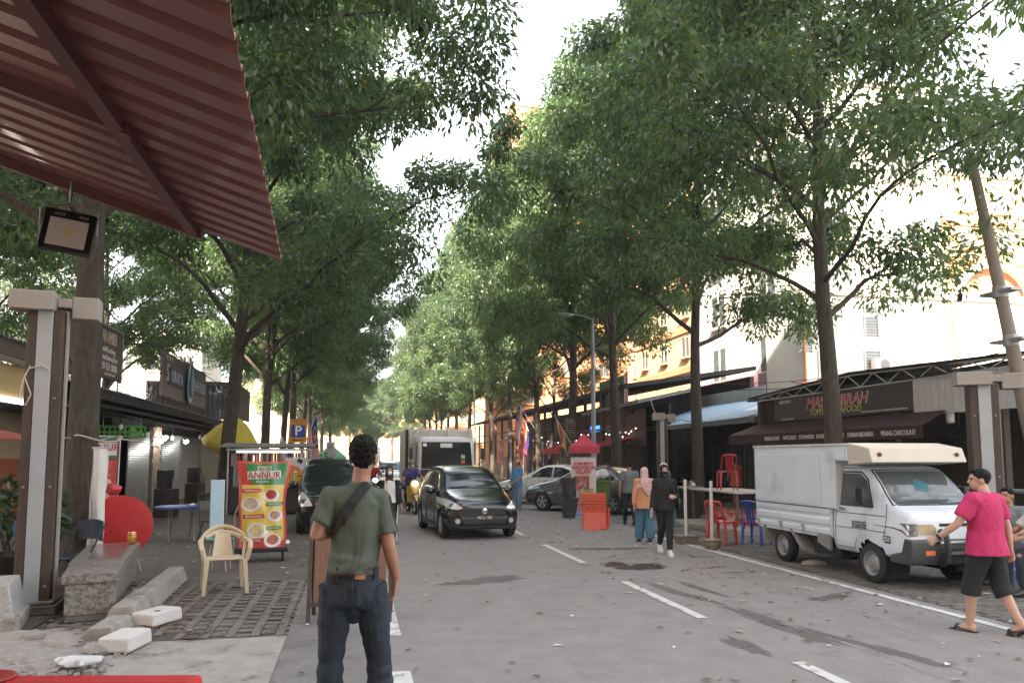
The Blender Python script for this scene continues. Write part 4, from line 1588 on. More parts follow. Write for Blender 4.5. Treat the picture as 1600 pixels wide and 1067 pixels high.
def hatchback(name, label, loc, rz, col, grp=None, lit=False):
    """small five door hatchback, front towards -y"""
    t = thing(name, label, 'car', loc, rz, grp)
    p = paint('paint_' + col[0], col[1])
    st = [(-1.845, .34, .45, .45, .52, .58, .5, .66, .42, .70), (-1.82, .26, .6, .45, .66, .62, .6, .71, .5, .745), (-1.72, .21, .7, .48, .765, .68, .69, .78, .56, .815),
          (-1.5, .2, .76, .52, .815, .76, .73, .87, .6, .895), (-1.15, .2, .79, .55, .832, .82, .755, .94, .66, .965), (-.92, .2, .79, .55, .832, .86, .765, 1.0, .68, 1.02),
          (-.6, .2, .79, .55, .832, .9, .775, 1.2, .63, 1.235), (-.25, .2, .79, .55, .832, .92, .78, 1.4, .58, 1.435), (.1, .2, .79, .55, .832, .93, .78, 1.475, .565, 1.52),
          (.7, .2, .79, .55, .832, .95, .78, 1.49, .565, 1.54), (1.25, .2, .79, .55, .832, .98, .775, 1.45, .56, 1.5), (1.55, .22, .77, .55, .82, .99, .76, 1.34, .57, 1.4), (1.76, .26, .74, .55, .79, 1.0, .73, 1.12, .6, 1.17), (1.845, .34, .66, .55, .72, .9, .66, .98, .55, 1.02)]
    mb, bv = loft_body(st, [(-1.19, .29, .335), (1.25, .29, .335)])
    mb.build('body', [p, WELL], t, smooth=50)
    for y in (-1.19, 1.25):
        for sx in (-1, 1):
            wheel(t, sx * .725, y, .295, .185, sx, alloy, spokes=10)
    # windscreen and windows
    decal(bv, [(-.60, 0, 1.04), (.60, 0, 1.04), (.515, 0, 1.425), (-.515, 0, 1.425)], (0, 1, 0), .005, .07).build('windscreen', glass_dk, t)
    for sx in (-1, 1):
        side = [(0, -.5, .985), (0, .36, 1.0), (0, .36, 1.405), (0, .12, 1.41), (0, -.12, 1.36)]
        decal(bv, [(sx, y, z) for _, y, z in side], (-sx, 0, 0), .005, .07).build('side_window', glass_dk, t)
        side = [(0, .43, 1.0), (0, 1.12, 1.04), (0, 1.05, 1.38), (0, .43, 1.405)]
        decal(bv, [(sx, y, z) for _, y, z in side], (-sx, 0, 0), .005, .07).build('side_window', glass_dk, t)
        side = [(0, 1.17, 1.05), (0, 1.45, 1.1), (0, 1.3, 1.3), (0, 1.13, 1.36)]
        decal(bv, [(sx, y, z) for _, y, z in side], (-sx, 0, 0), .005, .07).build('side_window', glass_dk, t)
        strips(bv, t, [[(sx, -.55, .96), (sx, -.6, .6), (sx, -.5, .3), (sx, .3, .3), (sx, .395, .5), (sx, .395, 1.4)], [(sx, .395, .5), (sx, .42, .3), (sx, .9, .32), (sx, 1.0, .62), (sx, 1.12, .95)]], (-sx, 0, 0), .006, 'door_gap', seam)
        mb = MB()
        for y in (.2, .98):
            mb.box((sx * .832, y, .86), (.03, .16, .025))
        mb.build('door_handle', p, t, bevel=.008)
        mb = MB()
        mb.ell((sx * .89, -.42, .98), (.11, .06, .075), n=14)
        mb.cyl((sx * .77, -.42, .94), (sx * .86, -.42, .96), .02, n=6)
        mb.build('wing_mirror', p, t)
        hl = [(sx * .47, 0, .67), (sx * .56, 0, .64), (sx * .74, 0, .66), (sx * .81, 0, .74), (sx * .79, 0, .86), (sx * .68, 0, .82)]
        lamp_cluster(bv, t, hl, (0, 1, 0), 'headlight', lens_w, ((sx * .68, 0, .71), .055))
        fg = [(sx * .58 + .055 * math.cos(a), 0, .40 + .055 * math.sin(a)) for a in np.linspace(0, 6.28, 14)[:-1]]
        pocket = [(sx * .48, 0, .46), (sx * .52, 0, .31), (sx * .72, 0, .36), (sx * .75, 0, .52)]
        pk = decal(bv, pocket, (0, 1, 0), .004, .04).build('fog_surround', black_m, t)
        decal(bv, fg, (0, 1, 0), .014, .04).build('fog_light', lens_w, pk)
        tl = [(sx * .56, 0, .98), (sx * .74, 0, .98), (sx * .7, 0, 1.14), (sx * .6, 0, 1.14)]
        lamp_cluster(bv, t, tl, (0, -1, 0), 'tail_light', lens_r)
        mb = MB(); mb.box((sx * .80, .03, .235), (.05, 1.7, .1)); mb.build('side_skirt', M('skirt_grey', (.035, .035, .038), .5), t, bevel=.02)
    grey = M('bumper_grey', (.045, .046, .05), .35, var=.1)
    decal(bv, [(-.47, 0, .52), (.47, 0, .52), (.43, 0, .64), (.36, 0, .655), (-.36, 0, .655), (-.43, 0, .64)], (0, 1, 0), .006, .05).build('grille', M('grille_mesh', (.01, .01, .011), .5, var=.5, sc=60), t)
    decal(bv, [(-.5, 0, .43), (.5, 0, .43), (.5, 0, .515), (.4, 0, .49), (-.4, 0, .49), (-.5, 0, .515)], (0, 1, 0), .01, .05).build('bumper_band', grey, t)
    decal(bv, [(-.46, 0, .30), (.46, 0, .30), (.5, 0, .425), (-.5, 0, .425)], (0, 1, 0), .006, .05).build('intake', black_m, t)
    strips(bv, t, [[(-.74, -1, .33), (-.5, -1, .27), (.5, -1, .27), (.74, -1, .33)]], (0, 1, 0), .018, 'splitter', grey)
    strips(bv, t, [[(-.7, 0, .85), (-.5, 0, .7), (-.4, 0, .668), (.4, 0, .668), (.5, 0, .7), (.7, 0, .85)]], (0, 1, 0), .005, 'bonnet_gap', seam)
    mb = MB(); mb.box((.03, -1.875, .465), (.36, .02, .11)); pl = mb.build('number_plate', black_m, t, bevel=.004)
    text('MCU 1781', .085, txt_white, pl, (.0, -1.887, .465), FRONT, sx=.88, ext=.002)
    mb = MB()
    mb.lathe([(.0, 0), (.045, .004), (.06, .008), (.06, 0)], (0, -1.862, .605), 20, 'Y')
    em = mb.build('emblem', chrome, t)
    text('e', .085, black_m, em, (0, -1.868, .61), FRONT, ext=.002)
    for sx, a in ((-.25, .1), (.22, .1)):
        pass
    strips(bv, t, [[(-.55, 0, 1.055), (-.05, 0, 1.10)], [(.02, 0, 1.06), (.5, 0, 1.10)]], (0, 1, 0), .008, 'wiper', black_m, .03)
    return t


def sedan(name, label, loc, rz, col, grp=None, minor=False):
    """four door saloon, front towards -y"""
    t = thing(name, label, 'car', loc, rz, grp)
    p = paint('paint_' + col[0], col[1], col[2] if len(col) > 2 else .25, .3)
    st = [(-2.2, .36, .4, .46, .5, .56, .48, .62, .42, .65), (-2.17, .26, .58, .48, .64, .62, .58, .68, .5, .70), (-2.05, .2, .7, .5, .76, .68, .68, .75, .56, .775), (-1.7, .19, .76, .54, .82, .78, .73, .86, .6, .88),
          (-1.2, .19, .8, .56, .848, .85, .77, .95, .66, .97), (-.95, .19, .8, .56, .848, .88, .775, 1.0, .68, 1.02), (-.5, .19, .8, .56, .848, .92, .78, 1.2, .62, 1.235), (0, .19, .8, .56, .848, .94, .78, 1.4, .57, 1.435),
          (.45, .19, .8, .56, .848, .95, .78, 1.43, .555, 1.477), (.95, .19, .8, .56, .848, .97, .78, 1.36, .56, 1.42), (1.45, .19, .8, .56, .845, .99, .77, 1.12, .6, 1.17), (1.75, .2, .78, .56, .83, .98, .75, 1.03, .62, 1.06), (2.08, .24, .75, .56, .8, .94, .72, 1.0, .62, 1.03), (2.19, .3, .68, .56, .74, .85, .67, .93, .58, .96)]
    mb, bv = loft_body(st, [(-1.35, .3, .34), (1.25, .3, .34)])
    mb.build('body', [p, WELL], t, smooth=50)
    for y in (-1.35, 1.25):
        for sx in (-1, 1):
            wheel(t, sx * .75, y, .305, .19, sx, alloy, spokes=5)
    decal(bv, [(-.62, 0, 1.04), (.62, 0, 1.04), (.52, 0, 1.4), (-.52, 0, 1.4)], (0, 1, 0), .005, .08).build('windscreen', glass_dk, t)
    decal(bv, [(-.58, 0, 1.1), (.58, 0, 1.1), (.5, 0, 1.36), (-.5, 0, 1.36)], (0, -1, 0), .005, .08).build('rear_window', glass_dk, t)
    for sx in (-1, 1):
        for side in ([(-.62, .99), (.3, 1.0), (.3, 1.37), (.08, 1.37), (-.16, 1.3)], [(.37, 1.0), (1.1, 1.03), (.98, 1.27), (.7, 1.35), (.37, 1.37)], [(1.15, 1.035), (1.38, 1.06), (1.05, 1.24)]):
            decal(bv, [(sx, y, z) for y, z in side], (-sx, 0, 0), .005, .07).build('side_window', glass_dk, t)
        strips(bv, t, [[(sx, -.7, .97), (sx, -.75, .6), (sx, -.62, .3), (sx, .25, .3), (sx, .335, .5), (sx, .335, 1.38)], [(sx, .335, .5), (sx, .36, .3), (sx, .85, .32), (sx, .98, .62), (sx, 1.12, .98)]], (-sx, 0, 0), .006, 'door_gap', seam)
        strips(bv, t, [[(sx, -1.0, .8), (sx, 0, .84), (sx, 1.6, .88)]], (-sx, 0, 0), .006, 'crease', p)
        for y in (.12, .95):
            mb = MB(); mb.box((sx * .845, y, .88), (.03, .17, .025)); mb.build('door_handle', chrome, t, bevel=.008)
        mb = MB(); mb.ell((sx * .9, -.52, 1.0), (.11, .06, .075), n=14); mb.cyl((sx * .77, -.52, .96), (sx * .86, -.52, .98), .02, n=6); mb.build('wing_mirror', p, t)
        lamp_cluster(bv, t, [(sx * .46, 0, .64), (sx * .7, 0, .62), (sx * .8, 0, .72), (sx * .76, 0, .8), (sx * .5, 0, .71)], (0, 1, 0), 'headlight', lens_w, ((sx * .66, 0, .69), .05))
        lamp_cluster(bv, t, [(sx * .5, 0, .82), (sx * .76, 0, .82), (sx * .74, 0, .96), (sx * .6, 0, .96)], (0, -1, 0), 'tail_light', lens_r)
    decal(bv, [(-.42, 0, .56), (.42, 0, .56), (.44, 0, .64), (-.44, 0, .64)], (0, 1, 0), .006, .06).build('grille', black_m, t)
    decal(bv, [(-.45, 0, .3), (.45, 0, .3), (.5, 0, .42), (-.5, 0, .42)], (0, 1, 0), .006, .06).build('intake', black_m, t)
    mb = MB(); mb.box((0, -2.225, .49), (.36, .02, .1)); mb.build('number_plate', black_m, t, bevel=.004)
    mb = MB(); mb.box((0, 2.2, .62), (.36, .02, .1)); mb.build('number_plate', black_m, t, bevel=.004)
    return t


# black hatchback driving towards the camera
fa, ra = V((2.635, 16.5, 0)), V((2.40, 18.95, 0))
ctr = (fa + ra) / 2
hdg = (fa - ra).normalized()
hatchback('hatchback_car', 'glossy black hatchback driving towards the viewer in the middle of the road', (ctr.x, ctr.y - .03, -.012), math.atan2(hdg.x, -hdg.y), ('black', (.008, .009, .014)))
# grey saloon turning across the junction
fa, ra = V((6.02 + .55, 24.08 + .45, 0)), V((7.82 + .55, 22.01 + .45, 0))
hd = (fa - ra).normalized()
c = (fa + ra) / 2
sedan('saloon_car', 'dark grey saloon car standing behind the red water barrier and banner stand', (c.x, c.y, -.012), math.atan2(hd.x, -hd.y), ('grey', (.10, .10, .108)))
c = V((7.3, 27.6, 0))
sedan('saloon_car', 'white saloon car behind the dark grey saloon and the man in blue', (c.x, c.y, -.012), math.atan2(hd.x, -hd.y) + .12, ('white', (.7, .69, .67), .3))
# dark people carrier parked at the left, nose to the viewer
def mpv(name, label, loc, rz, col, grp=None):
    t = thing(name, label, 'car', loc, rz, grp)
    p = paint('paint_' + col[0], col[1])
    st = [(-2.05, .36, .45, .5, .55, .66, .52, .76, .44, .80), (-2.02, .27, .62, .5, .68, .7, .62, .82, .52, .855), (-1.9, .2, .72, .54, .78, .78, .71, .9, .58, .93), (-1.5, .2, .78, .58, .835, .9, .76, 1.03, .64, 1.055),
          (-1.2, .2, .8, .58, .84, .95, .775, 1.1, .68, 1.125), (-.8, .2, .8, .58, .84, .98, .78, 1.34, .64, 1.375), (-.4, .2, .8, .58, .84, 1.0, .785, 1.56, .6, 1.6), (.1, .2, .8, .58, .84, 1.0, .785, 1.64, .59, 1.69), (1.2, .2, .8, .58, .84, 1.02, .785, 1.64, .59, 1.69), (1.8, .22, .78, .58, .82, 1.02, .77, 1.5, .6, 1.56), (2.0, .3, .72, .58, .77, 1.0, .72, 1.2, .62, 1.25)]
    mb, bv = loft_body(st, [(-1.3, .3, .345), (1.3, .3, .345)])
    mb.build('body', [p, WELL], t, smooth=50)
    for y in (-1.3, 1.3):
        for sx in (-1, 1): wheel(t, sx * .735, y, .31, .19, sx, alloy, spokes=6)
    decal(bv, [(-.63, 0, 1.15), (.63, 0, 1.15), (.55, 0, 1.57), (-.55, 0, 1.57)], (0, 1, 0), .005, .08).build('windscreen', glass_dk, t)
    for sx in (-1, 1):
        for side in ([(-.75, 1.08), (.1, 1.08), (.1, 1.56), (-.25, 1.54)], [(.17, 1.08), (.95, 1.09), (.95, 1.56), (.17, 1.56)], [(1.02, 1.1), (1.65, 1.12), (1.5, 1.5), (1.02, 1.56)]):
            decal(bv, [(sx, y, z) for y, z in side], (-sx, 0, 0), .005, .08).build('side_window', glass_dk, t)
        lamp_cluster(bv, t, [(sx * .48, 0, .66), (sx * .74, 0, .64), (sx * .8, 0, .78), (sx * .72, 0, .96), (sx * .62, 0, .9)], (0, 1, 0), 'headlight', lens_w, ((sx * .67, 0, .75), .06))
        strips(bv, t, [[(sx, -.8, 1.05), (sx, -.8, .4), (sx, .05, .32), (sx, .135, 1.5)]], (-sx, 0, 0), .006, 'door_gap', seam)
        mb = MB(); mb.ell((sx * .9, -.72, 1.08), (.11, .06, .085), n=14); mb.cyl((sx * .77, -.72, 1.04), (sx * .86, -.72, 1.06), .02, n=6); mb.build('wing_mirror', p, t)
    decal(bv, [(-.4, 0, .64), (.4, 0, .64), (.44, 0, .74), (-.44, 0, .74)], (0, 1, 0), .006, .06).build('grille', chrome, t)
    decal(bv, [(-.5, 0, .32), (.5, 0, .32), (.55, 0, .48), (-.55, 0, .48)], (0, 1, 0), .006, .06).build('intake', black_m, t)
    mb = MB(); mb.box((0, -2.07, .56), (.36, .02, .1)); mb.build('number_plate', black_m, t, bevel=.004)
    return t


q = G(452, 832)
mpv('people_carrier', 'dark navy people carrier parked nose out at the left kerb behind the man in green', (q.x + .88, q.y + 1.35, -.012), R(4), ('navy', (.01, .013, .022)))

# far traffic
q = G(622, 752)
h2 = hatchback('hatchback_car', 'small grey hatchback far back in the queue beside the lorry', (1.9, 43, -.012), 0, ('silver', (.3, .33, .34)))
h3 = dup(h2, (.95, 60, -.012), 0, 'pale distant hatchback behind the rider in red')
for c_ in h3.children:
    pass
h4 = dup(h2, (-1.4, 52, -.012), .05, 'distant hatchback parked at the far left kerb')


def box_van(loc, label):
    t = thing('box_van', label, 'van', loc, 0)
    mb = MB(); mb.bx(-.95, .95, -.6, 2.8, .6, 2.75); mb.build('cargo_box', white_m, t, bevel=.03)
    mb = MB(); mb.prism([(-.85, -2.1, .4), (-.85, -2.1, 1.1), (-.85, -1.7, 1.95), (-.85, -.62, 1.98), (-.85, -.62, .4)], (1.7, 0, 0)); mb.build('cab', white_m, t, bevel=.06)
    mb = MB(); mb.hexa([(-.75, -2.085, 1.12), (.75, -2.085, 1.12), (.75, -2.08, 1.13), (-.75, -2.08, 1.13), (-.7, -1.76, 1.86), (.7, -1.76, 1.86), (.7, -1.75, 1.87), (-.7, -1.75, 1.87)]); mb.build('windscreen', glass_dk, t)
    for y in (-1.5, 1.8):
        for sx in (-1, 1): wheel(t, sx * .8, y, .33, .2, sx, M('steel_rim', (.3, .3, .31), .5, metal=.5), steel=True)
    return t


box_van((1.35, 72, -.012), 'distant white box van at the end of the traffic queue')
# ---------------------------------------------------------------- white pickup with a box, parked on the right
steel_rim = M('steel_rim', (.3, .3, .31), .5, metal=.5)
pw = M('pickup_white', (.60, .65, .72), .35, var=.06, sc=3, col2=(.46, .47, .47), thr=.6, coat=.3)
pcream = M('box_cream', (.5, .46, .39), .5, var=.06, sc=3, col2=(.4, .35, .29), thr=.68)
bump_m = M('bumper_dark', (.05, .052, .055), .5, var=.15)
t = thing('pickup_truck', 'small white pickup truck with a tall cargo box over its cab at the right kerb', 'truck', (7.72, 10.5, -.012), 0)
HW = .70
# cab shell (front to -y): wheelbase 2.2, front axle at y=-1.12, rear 1.1
st = [(-1.86, .42, .55, .55, .62, .8, .6, .93, .56, .95), (-1.82, .36, .66, .55, .69, .82, .66, .97, .6, .99), (-1.6, .36, .67, .55, .70, .9, .67, 1.06, .62, 1.08), (-1.45, .36, .67, .55, .70, .93, .67, 1.14, .63, 1.16),
      (-1.2, .36, .67, .55, .70, .95, .67, 1.38, .6, 1.41), (-.98, .36, .67, .55, .70, .96, .67, 1.55, .57, 1.58), (-.75, .36, .67, .55, .70, .96, .67, 1.6, .56, 1.635), (-.35, .36, .67, .55, .70, .96, .67, 1.61, .56, 1.645), (-.30, .36, .67, .55, .70, .96, .67, 1.6, .56, 1.63)]
mb, bv = loft_body(st, [(-1.12, .28, .33)], .04)
mb.build('cab', [pw, WELL], t, smooth=50)
decal(bv, [(-.6, 0, 1.1), (.6, 0, 1.1), (.535, 0, 1.535), (-.535, 0, 1.535)], (0, 1, 0), .005, .07).build('windscreen', M('windscreen_glass', (.07, .08, .085), .04, var=.2, spec=.9), t)
strips(bv, t, [[(-.63, 0, 1.09), (-.555, 0, 1.55), (.555, 0, 1.55), (.63, 0, 1.09), (-.63, 0, 1.09)]], (0, 1, 0), .012, 'windscreen_seal', black_m)
strips(bv, t, [[(-.5, 0, 1.1), (-.05, 0, 1.13)], [(.05, 0, 1.1), (.5, 0, 1.12)]], (0, 1, 0), .012, 'wiper', black_m, .05)
decal(bv, [(-.12, 0, 1.28), (.08, 0, 1.26), (.12, 0, 1.36), (.02, 0, 1.42), (-.08, 0, 1.4)], (0, 1, 0), .01, .05).build('painted_reflection', M('teal_reflection', (.02, .12, .145), .6, var=.4), t)  # teal reflection in the windscreen, painted on as a coloured patch
for sx in (-1, 1):
    dr = decal(bv, [(sx, -1.12, 1.05), (sx, -.42, 1.05), (sx, -.42, 1.5), (sx, -.82, 1.5), (sx, -.98, 1.4)], (-sx, 0, 0), .005, .07)
    wd = dr.build('side_window', M('windscreen_glass'), t)
    strips(bv, t, [[(sx, -1.14, 1.04), (sx, -.4, 1.04), (sx, -.4, 1.52), (sx, -.84, 1.52), (sx, -1.0, 1.42), (sx, -1.14, 1.04)]], (-sx, 0, 0), .012, 'window_seal', black_m)
    strips(bv, t, [[(sx, -1.42, 1.1), (sx, -1.42, .8), (sx, -1.36, .6)], [(sx, -.34, 1.58), (sx, -.34, .44), (sx, -.75, .44), (sx, -.82, .58)], [(sx, -1.42, .93), (sx, -.34, .93)], [(sx, -1.42, .72), (sx, -.34, .72)], [(sx, -.9, 1.57), (sx, -.36, 1.57)]], (-sx, 0, 0), .006, 'door_gap', M('seam_grey', (.1, .1, .1), .7))
    mb = MB(); mb.box((sx * .70, -.52, .985), (.025, .13, .04)); mb.build('door_handle', chrome, t, bevel=.006)
    mb = MB(); mb.box((sx * .83, -1.1, 1.2), (.05, .15, .22)); mb.cyl((sx * .66, -1.12, 1.1), (sx * .83, -1.1, 1.14), .015, n=6); mb.build('wing_mirror', black_m, t, bevel=.015)
    # lamps
    lamp_cluster(bv, t, [(sx * .30, 0, .73), (sx * .56, 0, .72), (sx * .56, 0, .86), (sx * .34, 0, .86), (sx * .28, 0, .8)], (0, 1, 0), 'headlight', M('lens_yellowed', (.42, .33, .2), .25, var=.25, sc=8, coat=.6))
    lamp_cluster(bv, t, [(sx * .57, 0, .71), (sx * .72, 0, .7), (sx * .73, 0, .86), (sx * .57, 0, .87)], (0, 1, 0), 'lamp_housing', M('lamp_socket', (.2, .2, .2), .3, metal=.6, var=.8, sc=30))
mb = MB()
mb.prism([(-.71, -1.93, .66), (-.71, -1.93, .42), (-.71, -1.88, .34), (-.71, -1.5, .34), (-.71, -1.5, .44), (-.71, -1.72, .5), (-.71, -1.78, .68)], (1.42, 0, 0))
bp = mb.build('bumper', bump_m, t, bevel=.02)
mb = MB(); mb.box((-.45, -1.937, .50), (.14, .015, .06)); mb.box((.45, -1.937, .50), (.14, .015, .06)); mb.build('indicator', M('amber_lens', (.6, .14, .04), .3), bp, bevel=.004)
mb = MB(); mb.box((0, -1.94, .63), (.9, .02, .03)); mb.build('trim', chrome, bp, bevel=.004)
mb = MB()
for k in range(4): mb.box((.1, -1.936, .38 + k * .055), (.78, .012, .022))
mb.build('slot', M('slot_black', (.008, .008, .008), .8), bp)
decal(bv, [(-.24, 0, .83), (.24, 0, .83), (.24, 0, .87), (-.24, 0, .87)], (0, 1, 0), .005, .05).build('grille', black_m, t)
mb = MB()
for sx in (-.28, .28):
    mb.tube([(sx, -1.92, .34), (sx, -2.03, .4), (sx, -2.06, .55), (sx, -2.02, .72), (sx, -1.92, .78)], .038, 10)
mb.tube([(-.28, -2.06, .5), (.28, -2.06, .5)], .03, 8)
mb.build('bull_bar', black_m, t)
# chassis, drop-side bed
mb = MB(); mb.bx(-.45, .45, -.4, 1.75, .3, .5); mb.bx(-.6, .6, -.3, .4, .24, .46); mb.build('chassis', M('chassis_black', (.02, .02, .02), .8), t, bevel=.02)
mb = MB()
for sx in (-1, 1):
    prof = [(sx * .70, .56), (sx * .72, .58), (sx * .72, .64), (sx * .705, .66), (sx * .705, .70), (sx * .725, .72), (sx * .725, .80), (sx * .705, .82), (sx * .705, .86), (sx * .725, .88), (sx * .725, .95), (sx * .68, .96), (sx * .68, .56)]
    mb.prism([(x, -.22, z) for x, z in prof], (0, 2.07, 0))
mb.bx(-.72, .72, 1.86, 1.9, .56, .96); mb.bx(-.7, .7, -.26, -.22, .54, .96); mb.bx(-.7, .7, -.22, 1.86, .52, .57)
bed = mb.build('bed', pw, t, smooth=0, bevel=.006)
each([lambda m, sx=sx, y=y: (m.box((sx * .735, y, .62), (.02, .04, .12)), m.cyl((sx * .745, y - .04, .67), (sx * .745, y + .05, .66), .012, n=6)) for sx in (-1, 1) for y in (.45, 1.1, 1.8)], 'latch', galv, bed)
for sx in (-1, 1):
    mb = MB()
    mb.hexa([(sx * .69, -.24, .34), (sx * .73, -.24, .34), (sx * .73, .08, .44), (sx * .69, .08, .44), (sx * .69, -.24, .56), (sx * .73, -.24, .56), (sx * .73, .08, .56), (sx * .69, .08, .56)])
    mb.build('step_box', M('mud_grey', (.2, .2, .2), .7, var=.3, sc=9), t, smooth=0)
    for y0, y1 in ((.62, .82), (1.4, 1.62)):
        s_ = -1 if y0 < 1 else 1
        mb = MB()
        mb.hexa([(sx * .5, y0 + s_ * .12, .28), (sx * .74, y0 + s_ * .12, .28), (sx * .74, y0 + s_ * .12 + .02, .28), (sx * .5, y0 + s_ * .12 + .02, .28), (sx * .5, y1, .57), (sx * .74, y1, .57), (sx * .74, y1 + .02, .57), (sx * .5, y1 + .02, .57)])
        mb.build('mudguard', M('mud_grey'), t, smooth=0)
# cargo box
mb = MB()
mb.bx(-.73, .73, -.42, 1.9, .97, 1.9)
mb.bx(-.73, .73, -.75, -.424, 1.68, 1.9)
cb = mb.build('cargo_box', pw, t, smooth=0, bevel=.008)
each([lambda m, sx=sx: m.bx(sx * .732, sx * .742, -.05, 1.82, 1.0, 1.78) for sx in (-1, 1)], 'side_panel', pw, cb, smooth=0, bevel=.004)
mb = MB()
for sx in (-1, 1):
    mb.bx(sx * .732, sx * .74, -.66, -.3, 1.7, 1.86)
mb.build('hatch', pw, cb, smooth=0, bevel=.004)
mb = MB(); mb.bx(-.745, .745, -.76, 1.92, 1.9, 1.935); mb.build('roof', M('box_roof', (.5, .5, .48), .7, var=.3, sc=8), cb, smooth=0, bevel=.005)
mb = MB()
mb.prism([(-.76, -.752, 1.62), (-.76, -1.3, 1.66), (-.76, -1.22, 1.86), (-.76, -.752, 1.94)], (1.52, 0, 0))
lu = mb.build('over_cab_box', pcream, t, smooth=0, bevel=.015)
mb = MB()
for sx in (-.62, .62):
    mb.ell((sx, -1.27, 1.77), (.035, .03, .03), n=10, m=6)
mb.build('marker_light', M('marker_brown', (.16, .05, .03), .4), lu)
for y in (-1.12, 1.1):
    for sx in (-1, 1): wheel(t, sx * .63, y, .275, .155, sx, steel_rim, steel=True)
pt = thing('x', None, None)
bpy.data.objects.remove(pt)
for k, (s_, z) in enumerate((('LIM SOON HUAT', .815), ('NO.12 JLN BESAR', .78), ('K.LUMPUR 50100', .745))):
    text(s_, .042, txt_black, t, (-.703, -.88, z), (PI / 2, 0, -PI / 2), ext=.002)
dec = decal(bv, [(-1, -1.52, .58), (-1, -1.40, .58), (-1, -1.40, .68), (-1, -1.52, .68)], (1, 0, 0), .004, .05).build('sticker', M('sticker_navy', (.03, .04, .08), .5, var=.3, sc=30), t)
text('HAD LAJU\n90 KM/J', .034, txt_white, dec, (-.706, -1.46, .632), (PI / 2, 0, -PI / 2), ext=.002, sx=.7)

# ---------------------------------------------------------------- lorry behind the black hatchback
lw_ = M('lorry_white', (.62, .62, .62), .45, var=.08, sc=2, col2=(.5, .5, .48), thr=.64)
lbody = M('lorry_body', (.62, .62, .6), .6, var=.12, sc=2, col2=(.5, .48, .45), thr=.62)
t = thing('lorry', 'grey white refuse lorry with a tall ribbed body behind the black hatchback', 'lorry', (3.0, 25.2, -.012), R(1))
st = [(-.0, .5, .75, .8, .9, 1.1, .9, 1.3, .86, 1.34), (.04, .45, .85, .8, .97, 1.15, .96, 1.5, .9, 1.55), (.2, .45, .88, .8, .98, 1.2, .97, 2.1, .9, 2.14), (.36, .45, .88, .8, .98, 1.2, .97, 2.3, .9, 2.37), (.7, .45, .88, .8, .98, 1.2, .97, 2.36, .9, 2.43), (1.55, .45, .88, .8, .98, 1.2, .97, 2.36, .9, 2.43)]
mb, bv = loft_body(st, [(.85, .42, .48)], .06)
mb.build('cab', [lw_, WELL], t, smooth=50)
decal(bv, [(-.86, 0, 1.35), (.86, 0, 1.35), (.82, 0, 2.24), (-.82, 0, 2.24)], (0, 1, 0), .006, .1).build('windscreen', M('lorry_glass', (.02, .022, .022), .15, var=.3, spec=.12), t)
decal(bv, [(-.88, 0, 1.1), (.88, 0, 1.1), (.88, 0, 1.33), (-.88, 0, 1.33)], (0, 1, 0), .006, .1).build('front_panel', black_m, t)
for (x, z, w, h, m) in ((.55, 1.75, .13, .12, M('sticker_green', (.2, .5, .3), .6)), (.55, 1.58, .13, .12, M('sticker_red', (.5, .08, .06), .6)), (0, 2.12, .4, .14, M('sticker_pale', (.6, .66, .62), .6)), (-.72, 2.14, .12, .1, white_m)):
    decal(bv, [(x - w / 2, 0, z - h / 2), (x + w / 2, 0, z - h / 2), (x + w / 2, 0, z + h / 2), (x - w / 2, 0, z + h / 2)], (0, 1, 0), .012, .1).build('sticker', m, t)
strips(bv, t, [[(-.7, 0, 1.38), (-.1, 0, 1.48)], [(-.05, 0, 1.38), (.6, 0, 1.46)]], (0, 1, 0), .015, 'wiper', black_m, .06)
for sx in (-1, 1):
    decal(bv, [(sx, .35, 1.3), (sx, 1.15, 1.3), (sx, 1.15, 2.15), (sx, .55, 2.15)], (-sx, 0, 0), .006, .1).build('side_window', M('lorry_glass'), t)
    mb = MB(); mb.box((sx * 1.2, .05, 1.85), (.09, .16, .36)); mb.tube([(sx * .95, .15, 2.2), (sx * 1.18, .08, 2.15), (sx * 1.2, .05, 1.6), (sx * .95, .1, 1.4)], .015, 5); mb.build('wing_mirror', black_m, t, bevel=.02)
    lamp_cluster(bv, t, [(sx * .5, 0, .75), (sx * .85, 0, .75), (sx * .85, 0, .95), (sx * .5, 0, .95)], (0, 1, 0), 'headlight', lens_w)
    wheel(t, sx * .84, .85, .42, .25, sx, steel_rim, steel=True)
    wheel(t, sx * .8, 3.9, .42, .42, sx, steel_rim, steel=True)
mb = MB()
mb.bx(-1.12, 1.12, 1.75, 5.6, .75, 2.72)
mb.bx(-.45, .45, 1.2, 5.6, .45, .74)
body = mb.build('body', lbody, t, smooth=0, bevel=.02)
mb = MB()
for k in range(7):
    for sx in (-1, 1): mb.bx(sx * 1.12, sx * 1.17, 1.8 + k * .58, 1.9 + k * .58, .75, 2.72)
for x in (-1.1, -.4, .35, 1.02): mb.bx(x, x + .09, 1.69, 1.75, .8, 2.78)
for z in (2.62, 2.4): mb.bx(-1.12, 1.12, 1.70, 1.752, z, z + .08)
mb.tube([(-.95, 1.6, 2.45), (-.75, 1.6, 2.78), (-.7, 1.9, 2.8)], .04, 8)
mb.tube([(.3, 1.6, 2.45), (.25, 1.6, 2.76), (.2, 2, 2.8)], .04, 8)
mb.build('rib', lbody, body, smooth=0)
mb = MB(); mb.tube([(-1.2, 1.66, .8), (-1.2, 1.66, 2.7)], .05, 8); mb.build('exhaust', black_m, t)
# ---------------------------------------------------------------- people (built facing -y, left side at +x, for a height of 1.75 m)
def skin(n, c): return M('skin_' + n, c, .55, var=.08, sc=8)


